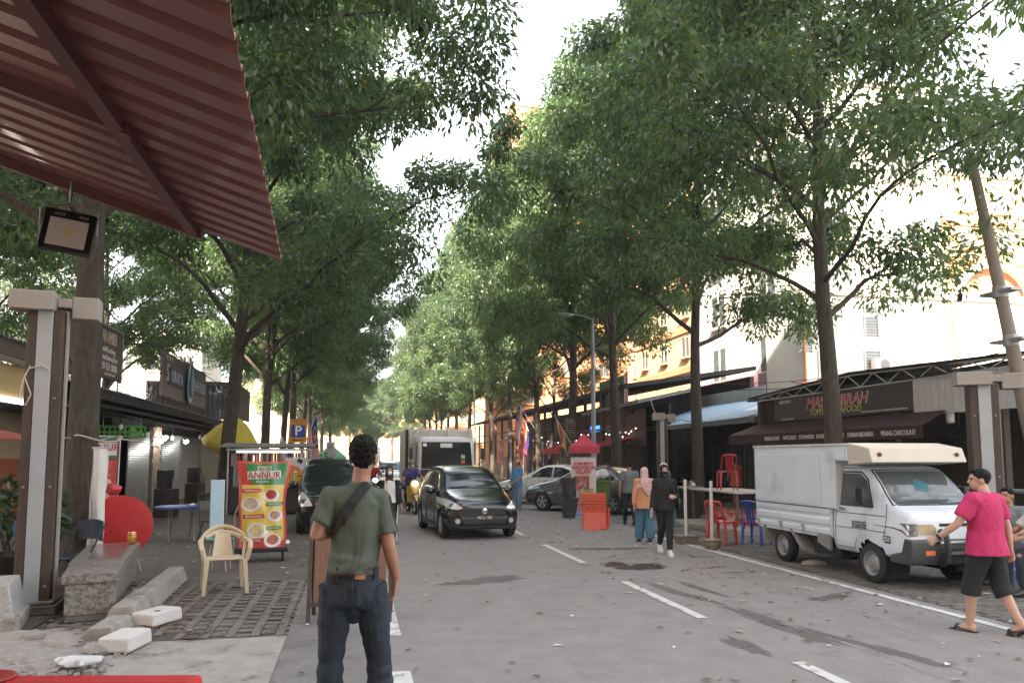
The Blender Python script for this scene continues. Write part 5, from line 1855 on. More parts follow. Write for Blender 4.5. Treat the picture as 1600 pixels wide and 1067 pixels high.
SK1, SK2 = skin('tan', (.33, .17, .11)), skin('light', (.45, .27, .2))
HAIR = M('hair_black', (.006, .005, .0045), .6, var=.5, sc=30, bump=.8, bsc=90, spec=.2)


def cloth(n, c=(.1, .1, .1), rough=.85, var=.14, sc=9, bump=.25):
    return M('cloth_' + n, c, rough, var=var, sc=sc, bump=bump, bsc=45)


REST = dict(hipL=(.09, 0, .93), kneeL=(.1, -.01, .5), ankL=(.1, .02, .09), hipR=(-.09, 0, .93), kneeR=(-.1, -.01, .5), ankR=(-.1, .02, .09),
            shL=(.18, .015, 1.42), elL=(.235, .03, 1.14), wrL=(.25, -.03, .89), shR=(-.18, .015, 1.42), elR=(-.235, .03, 1.14), wrR=(-.25, -.03, .89),
            pel=(0, 0, .96), wst=(0, .0, 1.09), chs=(0, 0, 1.28), nck=(0, .02, 1.47), hd=(0, -.015, 1.635), yaw=0., pitch=0., ftL=0., ftR=0., tipL=0., tipR=0.)


class Body:
    def __init__(s, label, loc, rz, h, J=None, skin_m=SK1, vox=.013, cat='person', group=None, girth=1., hand=(.25, .25)):
        s.t = thing('person', label, cat, loc, rz, group, h / 1.75)
        j = dict(REST)
        j.update(J or {})
        s.j = {k: (V(v) if hasattr(v, '__len__') else v) for k, v in j.items()}
        s.vox = vox
        s.g = girth
        s.sk = skin_m
        s.hand = hand
        s.HM = Matrix.Rotation(s.j['yaw'], 3, 'Z') @ Matrix.Rotation(s.j['pitch'], 3, 'X')
        s.body()

    def H(s, p):
        return s.j['hd'] + s.HM @ V(p)

    def HE(s, mb, c, r, n=16):
        mb.ell(s.H(c), r, s.HM.to_euler(), n, 10)

    def torso(s, mb, e=0., z0=None, top=True):
        j, g = s.j, s.g
        P = [(j['pel'] + V((0, 0, -.1)), (.14, .105)), (j['pel'], (.168 * g, .118 * g)), (j['wst'], (.148 * g, .108 * g)), (j['chs'], (.168 * g, .12 * g)), (j['chs'].lerp(j['nck'], .55), (.165, .108)), (j['nck'] + V((0, 0, -.015)), (.085, .07))]
        if z0 is not None: P = [p for p in P if p[0].z >= z0]
        mb.tube([p for p, r in P], [(a + e, b + e) for p, (a, b) in P], 20, flat=(1, 0, 0))
        for q in 'LR':
            mb.tube([j['chs'].lerp(j['nck'], .6), j['sh' + q]], [.085 + e, .058 + e], 12)
            mb.ell(j['sh' + q], .06 + e, n=12, m=8)

    def arm(s, mb, q, f0, f1, e=0., taper=0.):
        """part of the arm between fractions f0..f1 of shoulder->elbow->wrist (0..2)"""
        a, b, c = s.j['sh' + q], s.j['el' + q], s.j['wr' + q]
        R_ = [.054, .05, .041, .041, .028]
        at = lambda t: a.lerp(b, t) if t <= 1 else b.lerp(c, t - 1)
        rr = lambda t: np.interp(t, [0, .5, 1, 1.4, 2], R_)
        ts = np.linspace(f0, f1, 9)
        mb.tube([at(t) for t in ts], [rr(t) + e + taper * (t - f0) for t in ts], 12)

    def leg(s, mb, q, f0, f1, e=0., flare=0.):
        a, b, c = s.j['hip' + q], s.j['knee' + q], s.j['ank' + q]
        at = lambda t: a.lerp(b, t) if t <= 1 else b.lerp(c, t - 1)
        rr = lambda t: np.interp(t, [0, .5, 1, 1.35, 2], [.092, .078, .056, .058, .038])
        ts = np.linspace(f0, f1, 11)
        mb.tube([at(t) for t in ts], [rr(t) * (s.g * .5 + .5) + e + flare * max(0, t - .8) for t in ts], 14)

    def foot_dir(s, q):
        a = s.j['ft' + q]
        return V((math.sin(a), -math.cos(a) * math.cos(s.j['tip' + q]), -math.sin(s.j['tip' + q])))

    def foot(s, mb, q, e=0.):
        a, d = s.j['ank' + q], s.foot_dir(q)
        up = V((0, 0, -1)).cross(d).cross(d).normalized()
        if up.z > 0: up = -up
        hl = a - d * .05 + up * .055
        mb.tube([hl, hl + d * .08 + up * -.012, hl + d * .17 + up * .004, hl + d * .235 + up * .012], [(.034 + e, .032 + e), (.038 + e, .042 + e), (.045 + e, .026 + e), (.036 + e, .016 + e)], 12, flat=(math.cos(s.j['ft' + q]), math.sin(s.j['ft' + q]), 0))
        mb.tube([a + V((0, 0, .05)), a - d * .01 + up * .03], [.036 + e, .038 + e], 10)

    def hand_(s, mb, q, curl):
        w = s.j['wr' + q]
        d = (w - s.j['el' + q]).normalized()
        if 'hd' + q in s.j: d = s.j['hd' + q].normalized()
        sx = 1 if q == 'L' else -1
        pn = V((-sx, 0, 0))  # palm faces the thigh
        pn = (pn - d * pn.dot(d)).normalized()
        sd = d.cross(pn).normalized()  # across the palm
        if sd.y > 0: sd = -sd  # thumb side to the front
        k = w + d * .095
        mb.tube([w, w + d * .04, k], [(.026, .022), (.036, .017), (.041, .015)], 12, flat=sd)
        for i, (o, L) in enumerate(((.030, .07), (.0105, .078), (-.0095, .073), (-.029, .058))):
            b = k - d * .012 + sd * o
            cc = curl + i * .06
            d1 = (d * math.cos(cc) + pn * math.sin(cc) + sd * o * .8).normalized()
            d2 = (d * math.cos(cc * 2.3) + pn * math.sin(cc * 2.3)).normalized()
            d3 = (d * math.cos(cc * 3.2) + pn * math.sin(cc * 3.2)).normalized()
            p1 = b + d1 * L * .48
            p2 = p1 + d2 * L * .32
            mb.tube([b, p1, p2, p2 + d3 * L * .26], [.0098, .0092, .0083, .006], 8)
        tb = w + d * .03 + sd * .028
        td = (d * .75 + sd * .55 + pn * .3).normalized()
        mb.tube([tb - sd * .01, tb + td * .035, tb + td * .055 + d * .02, tb + td * .06 + d * .042], [.014, .012, .01, .0075], 8)

    def body(s):
        mb = MB()
        s.torso(mb)
        for q in 'LR':
            s.arm(mb, q, 0, 2)
            s.leg(mb, q, 0, 2)
            s.foot(mb, q)
            s.hand_(mb, q, s.hand[0 if q == 'L' else 1])
        n, h = s.j['nck'], s.j['hd']
        mb.tube([n - V((0, 0, .04)), n.lerp(h, .35), s.H((0, .025, -.06))], [.066, .056, .056], 14)
        s.HE(mb, (0, .012, .022), (.074, .093, .098), 20)
        s.HE(mb, (0, -.022, -.045), (.058, .066, .07))
        s.HE(mb, (0, -.045, -.085), (.03, .032, .025))
        mb.tube([s.H((0, -.082, .018)), s.H((0, -.1, -.012)), s.H((0, -.106, -.03)), s.H((0, -.085, -.036))], [.008, .011, .014, .008], 8)
        s.HE(mb, (0, -.083, -.062), (.022, .010, .009))
        s.HE(mb, (0, -.078, .03), (.055, .014, .012))
        for x in (-.078, .078): s.HE(mb, (x, .012, -.012), (.011, .024, .034))
        me = fuse(mb, s.vox, 2)
        me.name = 'body'
        s.b = link('body', me, s.sk, s.t)
        mb = MB()
        for x in (-.03, .03): s.HE(mb, (x, -.083, .008), (.012, .007, .007), 8)
        mb.build('eyes', M('eye_dark', (.02, .014, .012), .2), s.b)

    def part(s, name, mb, m, vox=None, smooth=3, wr=.006, wsc=(12, 12, 6), parent=None):
        me = fuse(mb, vox or s.vox, smooth, wr, wsc)
        me.name = name
        return link(name, me, m, parent or s.t)

    def hair(s, m=HAIR, nape=0., vol=1., curl=.006, name='hair'):
        mb = MB()
        s.HE(mb, (0, .026, .044), (.087 * vol, .095 * vol, .082 * vol), 18)
        s.HE(mb, (0, .055, .0 - nape), (.074 * vol, .056 * vol, .075), 16)
        for x in (-.07, .07): s.HE(mb, (x, .022, .015), (.014, .03, .04), 10)
        s.HE(mb, (0, -.045, .092), (.055, .04, .03), 12)
        return s.part(name, mb, m, min(s.vox, .009), 1, curl, (45, 45, 45))

    def shirt(s, m, sleeve=.75, hem=.9, e=.018, flare=.02, name='shirt', wr=.006, slv=.014, collar=True):
        mb = MB()
        j, g = s.j, s.g
        s.torso(mb, e, z0=j['wst'].z - .01)
        h0 = V((j['pel'].x, j['pel'].y, hem))
        P = [(h0, (.172 * g + flare, .125 * g + flare)), (h0.lerp(j['wst'], .4), (.17 * g + flare * .6, .122 * g + flare * .6)), (j['wst'], (.158 * g + flare * .3, .114 * g + flare * .3)), (j['chs'], (.17 * g, .12 * g))]
        mb.tube([p for p, r in P], [(a + e, b + e) for p, (a, b) in P], 24, flat=(1, 0, 0))
        for q in 'LR': s.arm(mb, q, 0, sleeve, slv, .012 if sleeve < 1.2 else .002)
        return s.part(name, mb, m, wr=wr)

    def trousers(s, m, f=1.95, e=.012, flare=.0, name='trousers', top=1.02, wr=.005, wsc=(10, 10, 14)):
        mb = MB()
        j, g = s.j, s.g
        P = [(j['pel'] + V((0, 0, -.125)), (.14 * g, .115 * g)), (j['pel'] + V((0, 0, -.09)), (.158 * g, .125 * g)), (j['pel'], (.17 * g, .122 * g)), (V((j['pel'].x, j['pel'].y, top)), (.156 * g, .114 * g))]
        mb.tube([p for p, r in P], [(a + e, b + e) for p, (a, b) in P], 24, flat=(1, 0, 0))
        mb.ell(j['pel'] + V((.075, .045, -.06)), (.085 * g, .09 * g, .1), n=14)
        mb.ell(j['pel'] + V((-.075, .045, -.06)), (.085 * g, .09 * g, .1), n=14)
        if getattr(s, 'crotch', False): mb.tube([j['pel'] + V((0, 0, -.05)), j['pel'] + V((-.008, .0, -.17)), j['pel'] + V((-.012, .0, -.22))], [(.12, .1), (.07, .075), (.03, .04)], 16, flat=(1, 0, 0))
        for q in 'LR': s.leg(mb, q, 0, f, e, flare)
        return s.part(name, mb, m, wr=wr, wsc=wsc)

    def shoes(s, m, e=.01, sole=None):
        for q in 'LR':
            mb = MB()
            s.foot(mb, q, e)
            o = s.part('shoe', mb, m, .009, 1, 0)
            a, d = s.j['ank' + q], s.foot_dir(q)
            up = V((0, 0, -1)).cross(d).cross(d).normalized()
            if up.z > 0: up = -up
            hl = a - d * .06 + up * .088
            mb = MB()
            mb.tube([hl, hl + d * .1, hl + d * .2, hl + d * .265], [(.04, .014), (.045, .014), (.053, .014), (.036, .012)], 12, flat=(math.cos(s.j['ft' + q]), math.sin(s.j['ft' + q]), 0))
            mb.build('sole', sole or m, o)

    def hijab(s, m, front=.25, back=.3, name='headscarf', width=.15):
        mb = MB()
        s.HE(mb, (0, .022, .03), (.092, .102, .106), 18)
        mb.tube([s.H((0, .025, -.02)), s.j['nck'] + V((0, .01, .02)), s.j['nck'] + V((0, .0, -.1)), s.j['nck'] + V((0, .02, -front))], [(.088, .095), (.1, .1), (.2, .14), (width + .05, .145)], 20, flat=(1, 0, 0))
        o = s.part(name, mb, m, wr=.007, wsc=(16, 16, 7))
        return o

    def face_window(s, m_skin=None):
        mb = MB()
        s.HE(mb, (0, -.064, .002), (.052, .036, .06), 16)
        mb.tube([s.H((0, -.094, .015)), s.H((0, -.108, -.018))], [.007, .011], 8)
        f = s.part('face', mb, m_skin or s.sk, .008, 2, 0, parent=s.b)
        mb = MB()
        for x in (-.024, .024): s.HE(mb, (x, -.098, .014), (.011, .006, .006), 8)
        for x in (-.024, .024): s.HE(mb, (x, -.097, .03), (.014, .006, .003), 8)
        mb.build('eyes', M('eye_dark'), f)

    def mask(s, m, z=-.045):
        mb = MB()
        s.HE(mb, (0, -.068, z), (.052, .05, .046), 16)
        return s.part('face_mask', mb, m, .008, 2, 0)


# --- the man in green, nearest, seen from behind
den = M('denim_dark', (.013, .022, .035), .8, var=.35, sc=5, bump=.35, bsc=130, stretch=(1, 1, 1), col2=(.02, .033, .05), thr=.6)
J = dict(shL=(.145, .0, 1.405), elL=(.222, .055, 1.205), wrL=(.12, -.16, 1.2), shR=(-.16, .01, 1.39), elR=(-.215, .03, 1.13), wrR=(-.262, -.04, .945), hdL=(-.75, -.6, -.2), hdR=(.12, -.2, -1),
         hipL=(.1, 0, .92), kneeL=(.125, -.02, .5), ankL=(.12, .03, .09), hipR=(-.1, 0, .92), kneeR=(-.165, -.03, .5), ankR=(-.2, .03, .09), pel=(0, 0, .965), wst=(-.005, -.01, 1.09), chs=(-.02, .0, 1.27), nck=(-.035, .0, 1.47), hd=(-.05, -.035, 1.635), yaw=-.12)
gp = G(549, 1240)
mx_ = V((.0, 4.68, -.012))
b = Body('man in sage green T-shirt and jeans seen from behind, black strap across his back', mx_, PI - .04, 1.845, J, SK1, .0062, hand=(.5, .2), girth=.84)
b.t.scale = (.97, 1.0, 1.062)
b.hair(nape=-.008, vol=1.0, curl=.013)
sage = M('cloth_sage', (.075, .095, .072), .85, var=.1, sc=4, bump=.2, bsc=220)
mb = MB()
b.torso(mb, .006, z0=b.j['wst'].z - .01)
P = [(V((.01, .02, .975)), (.148, .122)), (V((.005, .01, 1.04)), (.15, .124)), (b.j['wst'], (.15, .12)), (b.j['chs'], (.16, .125)), (b.j['chs'].lerp(b.j['nck'], .5), (.155, .112))]
mb.tube([p for p, r in P], [r for p, r in P], 26, flat=(1, 0, 0))
for q in 'LR': b.arm(mb, q, 0, .74, .008, .02)
mb.tube([b.j['nck'] + V((0, 0, -.05)), b.j['nck'] + V((0, .005, .022))], [.09, .064], 16)
sh = b.part('shirt', mb, sage, .0075, 4, .008, (9, 9, 5))
# hanging folds gathered at the waist
me = sh.data
for v in me.vertices:
    z = v.co.z
    w_ = max(0, min(1, (1.3 - z) / .25))
    x = v.co.x
    fold = math.sin(x * 42 + z * 9 + 2.2 * noise.noise(V((x * 5, z * 5, 0)))) ** 3
    dia = math.sin((x * .8 + (1.45 - z)) * 46 + 3 * noise.noise(V((x * 4, z * 4, 7)))) * math.exp(-((z - 1.28) / .14) ** 2) * max(0, min(1, (x + .02) / .1))
    hem = math.sin(z * 62 + x * 16 + 3 * noise.noise(V((x * 6, z * 6, 3)))) * math.exp(-((z - 1.03) / .06) ** 2)
    v.co.y += w_ * .009 * fold + .006 * dia + .007 * hem
    v.co.x += w_ * .004 * math.sin(z * 48 + v.co.y * 40)
bv = bvh_of(sh.data)
strap = M('strap_black', (.014, .014, .015), .7, var=.25, sc=60, bump=.5, bsc=300)
decal(bv, [(.142, .3, 1.255), (.118, .3, 1.195), (.02, .3, 1.32), (-.102, .3, 1.467), (-.056, .3, 1.503), (.065, .3, 1.36)], (0, -1, 0), .012, .02).build('bag_strap', strap, b.t)
mb = MB()
for k in range(3):
    y_ = -.035 + k * .028
    a0 = b.j['shR'] + V((-.05, y_, .02)); a1 = b.j['shR'].lerp(b.j['elR'], .7) + V((-.09, y_ * 1.3, 0))
    pts = []
    for i in range(9):
        p = a0.lerp(a1, i / 8)
        h = bv.ray_cast(p + V((-.3, .12, .1)), V((.3, -.12, -.1)).normalized())
        h = bv.find_nearest(p) if h[0] is None else h
        pts.append(h[0] + h[1] * .002)
    mb.tube(pts, [(.007, .0025)] * 9, 6, flat=(0, 1, 0))
mb.build('sleeve_stripe', black_m, sh)
b.j['pel'] = V((0, 0, .935))
b.crotch = True
tr = b.trousers(den, 1.98, .024, .008, 'jeans', 1.02, .007, (9, 9, 13))
me = tr.data
for v in me.vertices:
    z = v.co.z
    w_ = math.exp(-((z - .5) / .12) ** 2) + .9 * math.exp(-((z - .2) / .12) ** 2) + .35 * math.exp(-((z - .88) / .06) ** 2)
    q_ = 4 * noise.noise(V((v.co.x * 6, v.co.y * 6, z * 5)))
    v.co += V((math.sin(z * 62 + v.co.x * 26 + v.co.y * 18 + q_), math.cos(z * 70 + v.co.x * 31 + q_), 0)) * .0042 * w_
bt = bvh_of(me)
stitch = M('stitching', (.05, .042, .035), .8)
pk = M('denim_pocket', (.015, .025, .04), .8, var=.3, sc=8, bump=.35, bsc=130)
for x0 in (-.135, .035):
    out = [(x0, .3, .93), (x0 + .105, .3, .935), (x0 + .105, .3, .83), (x0 + .052, .3, .80), (x0, .3, .83)]
    pp = decal(bt, out, (0, -1, 0), .004, .02).build('pocket', pk, tr)
    strips(bt, pp, [out + [out[0]]], (0, -1, 0), .0022, 'seam', stitch, .02)
strips(bt, tr, [[(0, .3, 1.0), (0, .3, .86)], [(-.16, .3, .985), (.16, .3, .985)]], (0, -1, 0), .002, 'seam', stitch, .01)
decal(bt, [(-.12, .3, .985), (.12, .3, .985), (.12, .3, 1.03), (-.12, .3, 1.03)], (0, -1, 0), .008, .02).build('belt', M('belt_brown', (.03, .018, .013), .5), b.t)
decal(bt, [(-.075, .3, .965), (-.015, .3, .965), (-.015, .3, .99), (-.075, .3, .99)], (0, -1, 0), .009, .02).build('leather_patch', M('leather_tan', (.3, .12, .045), .55, var=.2, sc=20), tr)
each([lambda m, x=x: m.tube([V((x, .15, z)) if False else (bt.ray_cast(V((x, 1, z)), V((0, -1, 0)))[0] or V((x, .14, z))) + V((0, .012, 0)) for z in (.955, .985, 1.01, 1.035)], .006, 6) for x in (-.13, 0.09)], 'belt_loop', den, tr)
b.shoes(M('shoe_dark', (.03, .03, .035), .6))

# --- man in the pink shirt on the right
gp = (G(1532, 980) + G(1566, 995)) * .5
J = dict(hipL=(.09, 0, .92), kneeL=(.11, -.12, .52), ankL=(.1, -.16, .09), hipR=(-.09, 0, .92), kneeR=(-.1, .07, .5), ankR=(-.1, .24, .14), tipR=.45, shL=(.2, -.02, 1.41), elL=(.33, -.12, 1.16), wrL=(.40, -.3, 1.0),
         shR=(-.2, .03, 1.4), elR=(-.25, .1, 1.12), wrR=(-.25, .12, .88), hd=(0.0, -.045, 1.625), yaw=.75)
b = Body('man in a bright pink T-shirt, black shorts and slippers walking past the pickup', (gp.x, gp.y, -.012), R(200), 1.62, J, SK2, .009, girth=1.08, hand=(.6, .3))
b.hair(nape=-.02, vol=1.02, curl=.004)
b.shirt(M('cloth_pink', (.45, .022, .11), .85, var=.07, sc=5, bump=.2, bsc=160), .72, .83, .03, .035, wr=.009, slv=.028)
b.trousers(cloth('black', (.010, .011, .013)), 1.28, .03, .02, 'shorts')
mb = MB()
wa = b.j['wrL']; wd = (wa - b.j['elL']).normalized()
mb.cyl(wa - wd * .035, wa - wd * .005, .036, n=16)
mb.build('wristwatch', black_m, b.t)
for q in 'LR':
    a, d = b.j['ank' + q], b.foot_dir(q)
    up = V((0, 0, -1)).cross(d).cross(d).normalized()
    if up.z > 0: up = -up
    hl = a - d * .075 + up * .098
    mb = MB(); mb.tube([hl, hl + d * .1, hl + d * .2, hl + d * .29], [(.046, .022), (.046, .02), (.057, .02), (.04, .018)], 12, flat=(1, 0, 0))
    st_ = mb.build('slipper', black_m, b.t)
    mb = MB(); mb.tube([hl + d * .19 + V((-.055, 0, 0)), hl + d * .17 - up * .045 + V((-.03, 0, 0)), hl + d * .17 - up * .062, hl + d * .17 - up * .045 + V((.03, 0, 0)), hl + d * .19 + V((.055, 0, 0))], [(.055, .012)] * 5, 8, flat=tuple(d)); mb.build('strap', black_m, st_)

# --- woman in black with mask
gp = (G(1040, 880) + G(1029, 852)) * .5
J = dict(hipL=(.08, 0, .92), kneeL=(.07, -.1, .5), ankL=(.05, -.2, .09), hipR=(-.08, 0, .92), kneeR=(-.06, .04, .5), ankR=(-.05, .3, .17), tipR=.6, shL=(.165, .0, 1.4), elL=(.25, .05, 1.13), wrL=(.17, -.18, 1.12), shR=(-.165, .0, 1.4), elR=(-.22, .0, 1.12), wrR=(-.27, -.07, .88), hdL=(-.6, -.5, .2))
blk = cloth('jet', (.008, .008, .009))
b = Body('woman all in black with a black mask and white trainers crossing the road', (gp.x + .07, gp.y, -.012), R(-12), 1.6, J, SK2, .009, girth=1.1, hand=(.6, .5))
b.hijab(blk, .34, width=.2)
b.face_window()
b.mask(blk)
b.shirt(blk, 1.93, .86, .022, .03, 'jacket')
b.trousers(cloth('black'), 1.96, .012, .0)
b.shoes(M('shoe_white', (.6, .6, .6), .6), sole=white_m)
mb = MB(); mb.tube([(.1, -.12, 1.42), (.15, -.15, 1.28), (.22, -.1, 1.05)], .012, 6); mb.tube([(.1, .1, 1.45), (.2, .12, 1.2), (.26, .02, 1.0)], .012, 6); mb.ell((.27, .0, .98), (.06, .13, .12), n=14); mb.build('shoulder_bag', black_m, b.t)
mb = MB(); s_ = b.HE(mb, (0, .05, .07), (.085, .085, .08)); b.part('scarf_cap', mb, cloth('cream', (.55, .5, .45)), .01, 1, 0)
mb = MB(); w_ = b.j['wrR']; mb.box(w_ + V((-.02, -.03, -.1)), (.02, .07, .13)); mb.build('phone', M('phone_pink', (.6, .42, .36), .4), b.t, bevel=.006)

# --- person in teal mostly hidden behind her
gp = G(1044, 829)
b = Body('person in a teal skirt mostly hidden behind the woman in black', (gp.x, gp.y, -.012), R(150), 1.42, {}, SK2, .013)
b.hijab(cloth('teal_scarf', (.03, .13, .13)), .3)
b.shirt(cloth('teal', (.02, .14, .15)), 1.9, .8, .02, .03)
mb = MB(); mb.tube([(0, 0, 1.0), (0, 0, .6), (0, 0, .12)], [(.17, .13), (.2, .17), (.24, .2)], 20, flat=(1, 0, 0)); b.part('skirt', mb, cloth('teal'))
b.shoes(black_m)

# --- woman with the pink scarf
gp = G(1008, 847)
J = dict(hipL=(.08, 0, .92), kneeL=(.1, -.06, .5), ankL=(.11, -.12, .09), kneeR=(-.1, .02, .5), ankR=(-.1, .1, .1), elR=(-.25, -.05, 1.13), wrR=(-.17, -.25, 1.2), elL=(.25, .06, 1.12), wrL=(.27, .08, .87))
b = Body('woman in a peach top and pale pink headscarf walking away in wide jeans', (gp.x, gp.y, -.012), R(172), 1.52, J, SK2, .011, girth=1.12)
b.shirt(cloth('peach', (.52, .24, .13)), 1.92, .8, .024, .04)
b.trousers(cloth('blue_jean', (.06, .15, .24)), 1.97, .035, .03, 'jeans')
scarf = M('scarf_pink', (.52, .33, .34), .8, var=.25, sc=9, bump=.2, bsc=60, col2=(.5, .44, .42), thr=.56)
b.hijab(scarf, .22, width=.18)
mb = MB(); mb.tube([b.j['nck'] + V((0, .08, .02)), b.j['nck'] + V((-.02, .14, -.15)), b.j['nck'] + V((-.05, .165, -.38))], [(.13, .05), (.14, .03), (.03, .012)], 14, flat=(1, 0, 0)); b.part('scarf_tail', mb, scarf)
b.shoes(M('shoe_navy', (.02, .03, .06), .6), sole=white_m)

# --- man in grey shirt
gp = G(984, 819)
J = dict(kneeL=(.1, -.1, .5), ankL=(.1, -.2, .09), kneeR=(-.1, .03, .5), ankR=(-.1, .22, .13), tipR=.4, elL=(.26, .05, 1.13), wrL=(.27, .02, .88))
b = Body('man in a grey T-shirt and dark trousers walking away beside the grey saloon', (gp.x, gp.y, -.012), R(168), 1.62, J, SK1, .012)
b.hair(nape=-.02)
b.shirt(cloth('grey', (.13, .15, .17)), .72, .88, .022, .02)
b.trousers(cloth('navy', (.018, .022, .038)), 1.95, .016, .005)
b.shoes(M('shoe_dark'))

# --- man in blue with a cap
gp = G(808, 796)
J = dict(elL=(.24, -.02, 1.14), wrL=(.14, -.22, 1.0), elR=(-.24, -.02, 1.14), wrR=(-.14, -.22, 1.0), wst=(0, -.04, 1.09), yaw=-.2)
b = Body('stout man in a blue shirt, pale jeans and tan cap standing between the cars', (gp.x, gp.y, -.012), R(-62), 1.62, J, SK1, .014, girth=1.25)
b.hair()
b.shirt(cloth('sky_blue', (.07, .2, .42)), .8, .86, .02, .03)
b.trousers(cloth('pale_jean', (.14, .24, .36)), 1.97, .03, .02, 'jeans')
b.shoes(M('shoe_tan', (.25, .2, .16), .7))
cap_m = cloth('tan', (.4, .3, .2))
mb = MB(); b.HE(mb, (0, .015, .06), (.088, .1, .075)); b.HE(mb, (0, -.11, .055), (.06, .06, .012)); b.part('cap', mb, cap_m, .01, 1, 0)

# --- woman with the white mask, coming towards the viewer
gp = G(607, 848)
J = dict(kneeL=(.08, -.1, .5), ankL=(.07, -.18, .09), kneeR=(-.08, .05, .5), ankR=(-.08, .22, .13), tipR=.4, elL=(.22, .02, 1.13), wrL=(.27, -.02, .88), elR=(-.22, .03, 1.13), wrR=(-.25, .0, .88))
b = Body('woman in black headscarf, white face mask and white top walking towards the viewer', (gp.x, gp.y, -.012), R(4), 1.56, J, SK2, .011)
b.hijab(cloth('brown_black', (.022, .015, .013)), .32, width=.17)
b.face_window()
b.mask(white_m)
b.shirt(cloth('white', (.6, .58, .56)), .6, .92, .016, .02, 'top')
jk = cloth('jet')
mb = MB()
for q in 'LR':
    s_ = 1 if q == 'L' else -1
    b.arm(mb, q, 0, 1.93, .02)
    mb.tube([b.j['sh' + q] + V((-.02 * s_, .0, .0)), V((s_ * .16, .0, 1.2)), V((s_ * .17, .0, .86))], [(.075, .13), (.05, .14), (.045, .15)], 16, flat=(1, 0, 0))
mb.tube([(0, .1, 1.4), (0, .1, 1.1), (0, .1, .86)], [(.17, .05)] * 3, 16, flat=(1, 0, 0))
b.part('jacket', mb, jk)
p_ = b.trousers(cloth('black'), 1.96, .02, .01)
mb = MB()
for q in 'LR':
    s_ = 1 if q == 'L' else -1
    h, k, a = b.j['hip' + q], b.j['knee' + q], b.j['ank' + q]
    mb.tube([h + V((s_ * .11, 0, 0)), k + V((s_ * .085, 0, 0)), a + V((s_ * .068, 0, 0))], .012, 6)
mb.build('side_stripe', white_m, p_)
b.shoes(black_m)

# --- man in orange inside the stall
gp = PX(1152, 790, 11.9)
b = Body('man in an orange shirt turned away inside the dark stall', (11.9, 22.3, .0), R(190), 1.68, dict(elL=(.24, -.08, 1.15), wrL=(.15, -.25, 1.05), elR=(-.24, -.08, 1.15), wrR=(-.15, -.25, 1.05)), SK1, .014)
b.hair()
b.shirt(cloth('orange', (.42, .09, .045)), .75, .84, .024, .03)
b.trousers(cloth('black'), 1.95)
b.shoes(black_m)

# --- two people sitting at the right edge
SIT = dict(pel=(0, .0, .56), wst=(0, .0, .7), chs=(0, -.02, .9), nck=(0, -.03, 1.09), hd=(0, -.07, 1.255), shL=(.18, -.02, 1.04), shR=(-.18, -.02, 1.04), elL=(.24, -.1, .78), wrL=(.17, -.32, .72), elR=(-.24, -.1, .78), wrR=(-.17, -.32, .72),
           hipL=(.1, -.02, .52), hipR=(-.1, -.02, .52), kneeL=(.14, -.44, .52), kneeR=(-.14, -.44, .52), ankL=(.14, -.42, .1), ankR=(-.14, -.42, .1))


def stool(x, y, z, lab, m):
    t = thing('stool', lab, 'stool', (x, y, z), 0, 'stools at the roadside table')
    mb = MB(); mb.lathe([(0, .44), (.15, .44), (.165, .45), (.16, .47), (0, .475)], n=20); mb.build('seat', m, t)
    each([lambda k, a=a: k.cyl((.17 * math.cos(a), .17 * math.sin(a), 0), (.11 * math.cos(a), .11 * math.sin(a), .45), .018, .022, 8) for a in (.8, 2.4, 3.9, 5.5)], 'leg', m, t)
    return t


q = G(1590, 925)
for k, (dx, dy, c, lab, rz, hr) in enumerate(((.2, -.25, (.5, .47, .45), 'seated person in a white T-shirt reaching out at the right edge', -100, True), (.55, .6, (.16, .18, .2), 'seated person in grey at the right edge behind the man in pink', -70, True))):
    x, y = q.x + dx, q.y + dy
    J = dict(SIT)
    if k == 0: J.update(elR=(-.26, -.2, .82), wrR=(-.2, -.46, .78), elL=(.26, -.2, .82), wrL=(.2, -.46, .76))
    b = Body(lab, (x, y, 0), R(rz), 1.66, J, SK1, .012)
    b.hair()
    mb = MB(); b.torso(mb, .02)
    for s_ in 'LR': b.arm(mb, s_, 0, .75, .02, .01)
    b.part('shirt', mb, cloth('seat%d' % k, c))
    mb = MB()
    for s_ in 'LR': b.leg(mb, s_, 0, 1.9, .014)
    mb.ell((0, 0, .54), (.18, .15, .12), n=16); b.part('trousers', mb, cloth('navy'))
    b.shoes(black_m)
    stool(x, y, 0, ('red plastic stool under the person in white at the right edge', 'blue plastic stool under the seated person in grey')[k], (red_pl, M('blue_plastic', (.02, .07, .32), .4, var=.12))[k])


